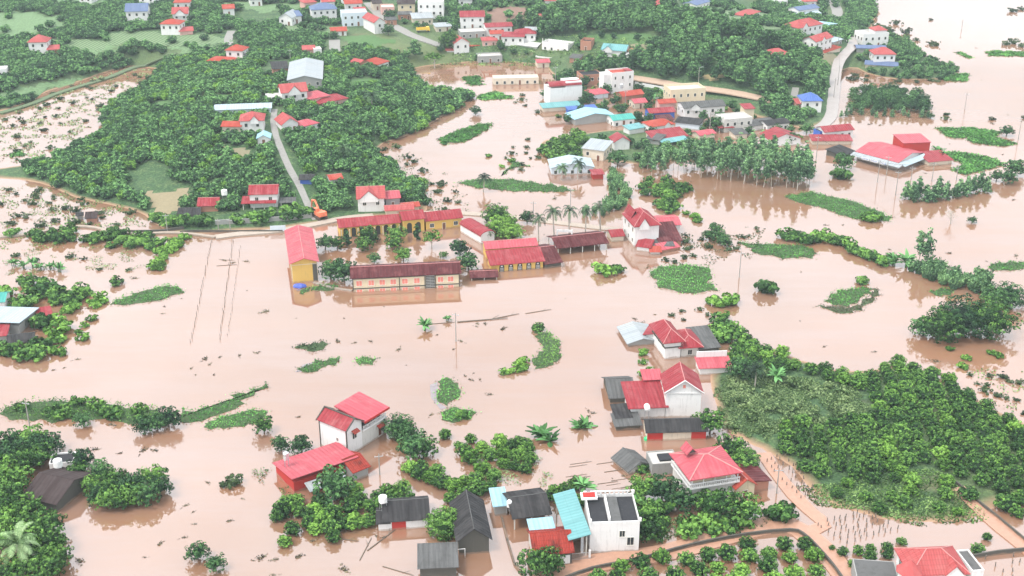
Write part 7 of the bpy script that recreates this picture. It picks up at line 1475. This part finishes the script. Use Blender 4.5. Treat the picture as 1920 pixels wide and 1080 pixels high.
# ---- the hillside orchards and the far wood: far more than can be told apart
FLD = [np.array([(sum(o.data.vertices[i].co[0] for i in f.vertices)/4, sum(o.data.vertices[i].co[1] for i in f.vertices)/4) for f in o.data.polygons]) for o in COL.objects if o.name.split('.')[0] in ('field', 'bare_field', 'planted_field') and len(o.data.polygons)]
FLD = np.concatenate(FLD)
def infield(p): return float(np.min((FLD[:,0]-p.x)**2+(FLD[:,1]-p.y)**2)) < 3.0
def forest(name, areas, protos, seed, kind_='stuff', smin=.85, smax=1.2, gap=.38):
    rr = random.Random(seed); P = []; 
    for pp, sp, jit, row in areas:
        for p in scatter(pp, sp, rr.randint(0, 9999), jitter=jit, row=row):
            if H(p.x, p.y) > -.2 and free(p, 1.0, 2.0) and offroad(p, 2.6) and not (rr.random() < .93 and infield(p)) and noise.noise(Vector((p.x*.035, p.y*.022, seed))) < gap: P.append(p)
    me = bpy.data.meshes.new(name); me.from_pydata([tuple(p) for p in P], [], []); n = len(P)
    me.attributes.new('sc', 'FLOAT', 'POINT').data.foreach_set('value', [rr.uniform(smin, smax) for _ in P])
    me.attributes.new('rt', 'FLOAT', 'POINT').data.foreach_set('value', [rr.uniform(0, 6.28) for _ in P])
    me.attributes.new('vr', 'INT', 'POINT').data.foreach_set('value', [rr.randrange(len(protos)) for _ in P])
    o = bpy.data.objects.new(name, me); COL.objects.link(o)
    ng = bpy.data.node_groups.new(name, 'GeometryNodeTree'); ng.interface.new_socket('Geometry', in_out='INPUT', socket_type='NodeSocketGeometry'); ng.interface.new_socket('Geometry', in_out='OUTPUT', socket_type='NodeSocketGeometry')
    gi = ng.nodes.new('NodeGroupInput'); go = ng.nodes.new('NodeGroupOutput'); jn = ng.nodes.new('GeometryNodeJoinGeometry')
    def attr(nm, ty): a = ng.nodes.new('GeometryNodeInputNamedAttribute'); a.data_type = ty; a.inputs[0].default_value = nm; return a
    sc_ = attr('sc', 'FLOAT'); rt_ = attr('rt', 'FLOAT'); vr_ = attr('vr', 'INT'); cx = ng.nodes.new('ShaderNodeCombineXYZ'); ng.links.new(rt_.outputs[0], cx.inputs[2])
    for k, po in enumerate(protos):
        oi = ng.nodes.new('GeometryNodeObjectInfo'); oi.inputs[0].default_value = po; oi.transform_space = 'ORIGINAL'
        cmp_ = ng.nodes.new('FunctionNodeCompare'); cmp_.data_type = 'INT'; cmp_.operation = 'EQUAL'
        ia = [s for s in cmp_.inputs if s.type == 'INT']; ng.links.new(vr_.outputs[0], ia[0]); ia[1].default_value = k
        ip = ng.nodes.new('GeometryNodeInstanceOnPoints'); ng.links.new(gi.outputs[0], ip.inputs['Points']); ng.links.new(cmp_.outputs[0], ip.inputs['Selection'])
        ng.links.new(oi.outputs['Geometry'], ip.inputs['Instance']); ng.links.new(cx.outputs[0], ip.inputs['Rotation']); ng.links.new(sc_.outputs[0], ip.inputs['Scale']); ng.links.new(ip.outputs[0], jn.inputs[0])
    ng.links.new(jn.outputs[0], go.inputs[0]); md = o.modifiers.new('trees', 'NODES'); md.node_group = ng
    print(name, n); return tag(o, kind=kind_)
HILL = [(60,325),(95,300),(160,272),(192,258),(190,226),(200,205),(240,184),(275,165),(288,148),(305,125),(340,112),(400,104),(520,100),(640,90),(765,108),(775,150),(800,170),(860,176),(905,186),(860,200),(872,208),(825,218),(806,240),(768,256),(700,268),(700,285),(712,300),(745,315),(758,335),(795,345),(790,368),(815,388),(790,400),(640,402),(595,398),(560,398),(440,398),(300,400),(230,380),(130,362),(60,330),(40,315),(120,290)]
# the front rank of the hill, told apart one by one
front = [p for p in scatter([(600,395),(700,392),(790,380),(780,345),(740,330),(690,330),(600,350)], 4.8, 81) if free(p, 1.2) and offroad(p, 3)]
for p in front: plant('hillt', 0, 0, 'front fruit tree of the hill '+near_to(p, M_FR), 'fruit tree', 'front trees of the hill '+near_to(p, M_FR), rnd.uniform(.85,1.15), world=p)
wd = [plant('wood', px, py, lab, 'tree', sc=1.1) for px, py, lab in ((1300,150,'tall tree at the front of the far wood beside the white street lamp'),(1240,150,'tall tree at the front of the far wood left of the street lamp'),(1425,180,'tall tree right of the street lamp beside the brown road'))]
HP = [o for o in COL.objects if o.name.split('.')[0] == 'fruit_tree' and o.type == 'MESH']
seen = {}; 
for o in HP: seen.setdefault(o.data.name, o)
HPROT = list(seen.values()); FB = [o for o in COL.objects if o.name.startswith('crown') and o.data in KINDS['fruitb']['cr']][:1]
forest('hillside_orchard', [(HILL, 3.7, .9, .2)], HPROT+FB, 91, gap=.5)
forest('far_orchard', [([(-320,-60),(720,-40),(700,5),(640,60),(640,88),(520,98),(400,108),(330,100),(262,112),(200,142),(110,170),(60,190),(0,206),(-60,215),(-320,225)], 3.9, .45, .1),
   ([(730,-40),(1060,-40),(1040,20),(980,60),(870,60),(840,70),(760,50)], 4.6, 1, 0), ([(1260,-40),(1640,-40),(1640,30),(1600,60),(1580,90),(1540,130),(1500,130),(1440,90),(1300,60)], 4.4, 1, 0), ([(1440,130),(1560,130),(1562,215),(1500,240),(1460,232),(1420,200)], 4.2, 1, 0)], HPROT, 92, smin=.8, smax=1.25, gap=.5)
forest('far_wood', [([(960,60),(1000,40),(1060,10),(1260,20),(1330,50),(1440,90),(1560,140),(1560,190),(1490,190),(1430,178),(1300,158),(1190,142),(1180,110),(1250,100),(1240,70),(1100,66),(1000,72)], 4.3, 1, .4), ([(1050,150),(1080,132),(1190,118),(1190,142),(1140,142),(1092,150)], 5.0, 1, 0), ([(760,100),(840,95),(850,112),(780,122)], 5, 1, 0)], [w.children[0] if w.children else w for w in wd], 93, gap=.6, smin=.8, smax=1.3)
forest('point_thicket', [([(1600,122),(1640,60),(1700,75),(1725,100),(1810,138),(1770,150),(1690,150),(1625,140)], 4.4, 1, 0), ([(1600,15),(1650,25),(1620,60),(1600,60)], 4.6, 1, 0)], HPROT, 94, smin=.6, smax=.95)
print('fruit individuals', NO, 'counts', NK)
# ------------------------------------------------------------------ air
m = bpy.data.materials.new('haze'); m.use_nodes = True; t = m.node_tree; t.nodes.clear(); vo = t.nodes.new('ShaderNodeVolumePrincipled'); out = t.nodes.new('ShaderNodeOutputMaterial')
vo.inputs['Color'].default_value = (.80,.95,.97,1); vo.inputs['Density'].default_value = .00018; vo.inputs['Anisotropy'].default_value = .2; t.links.new(vo.outputs[0], out.inputs['Volume'])
mb = MB(); mb.box(-1500, 1500, -120, 1800, -3, 142, m); o = tag(mb.build('haze'), kind='stuff')

for o in COL.objects:
    l = o.get('label')
    if l and len(l.split()) > 16: print('LONG', o.name, l)
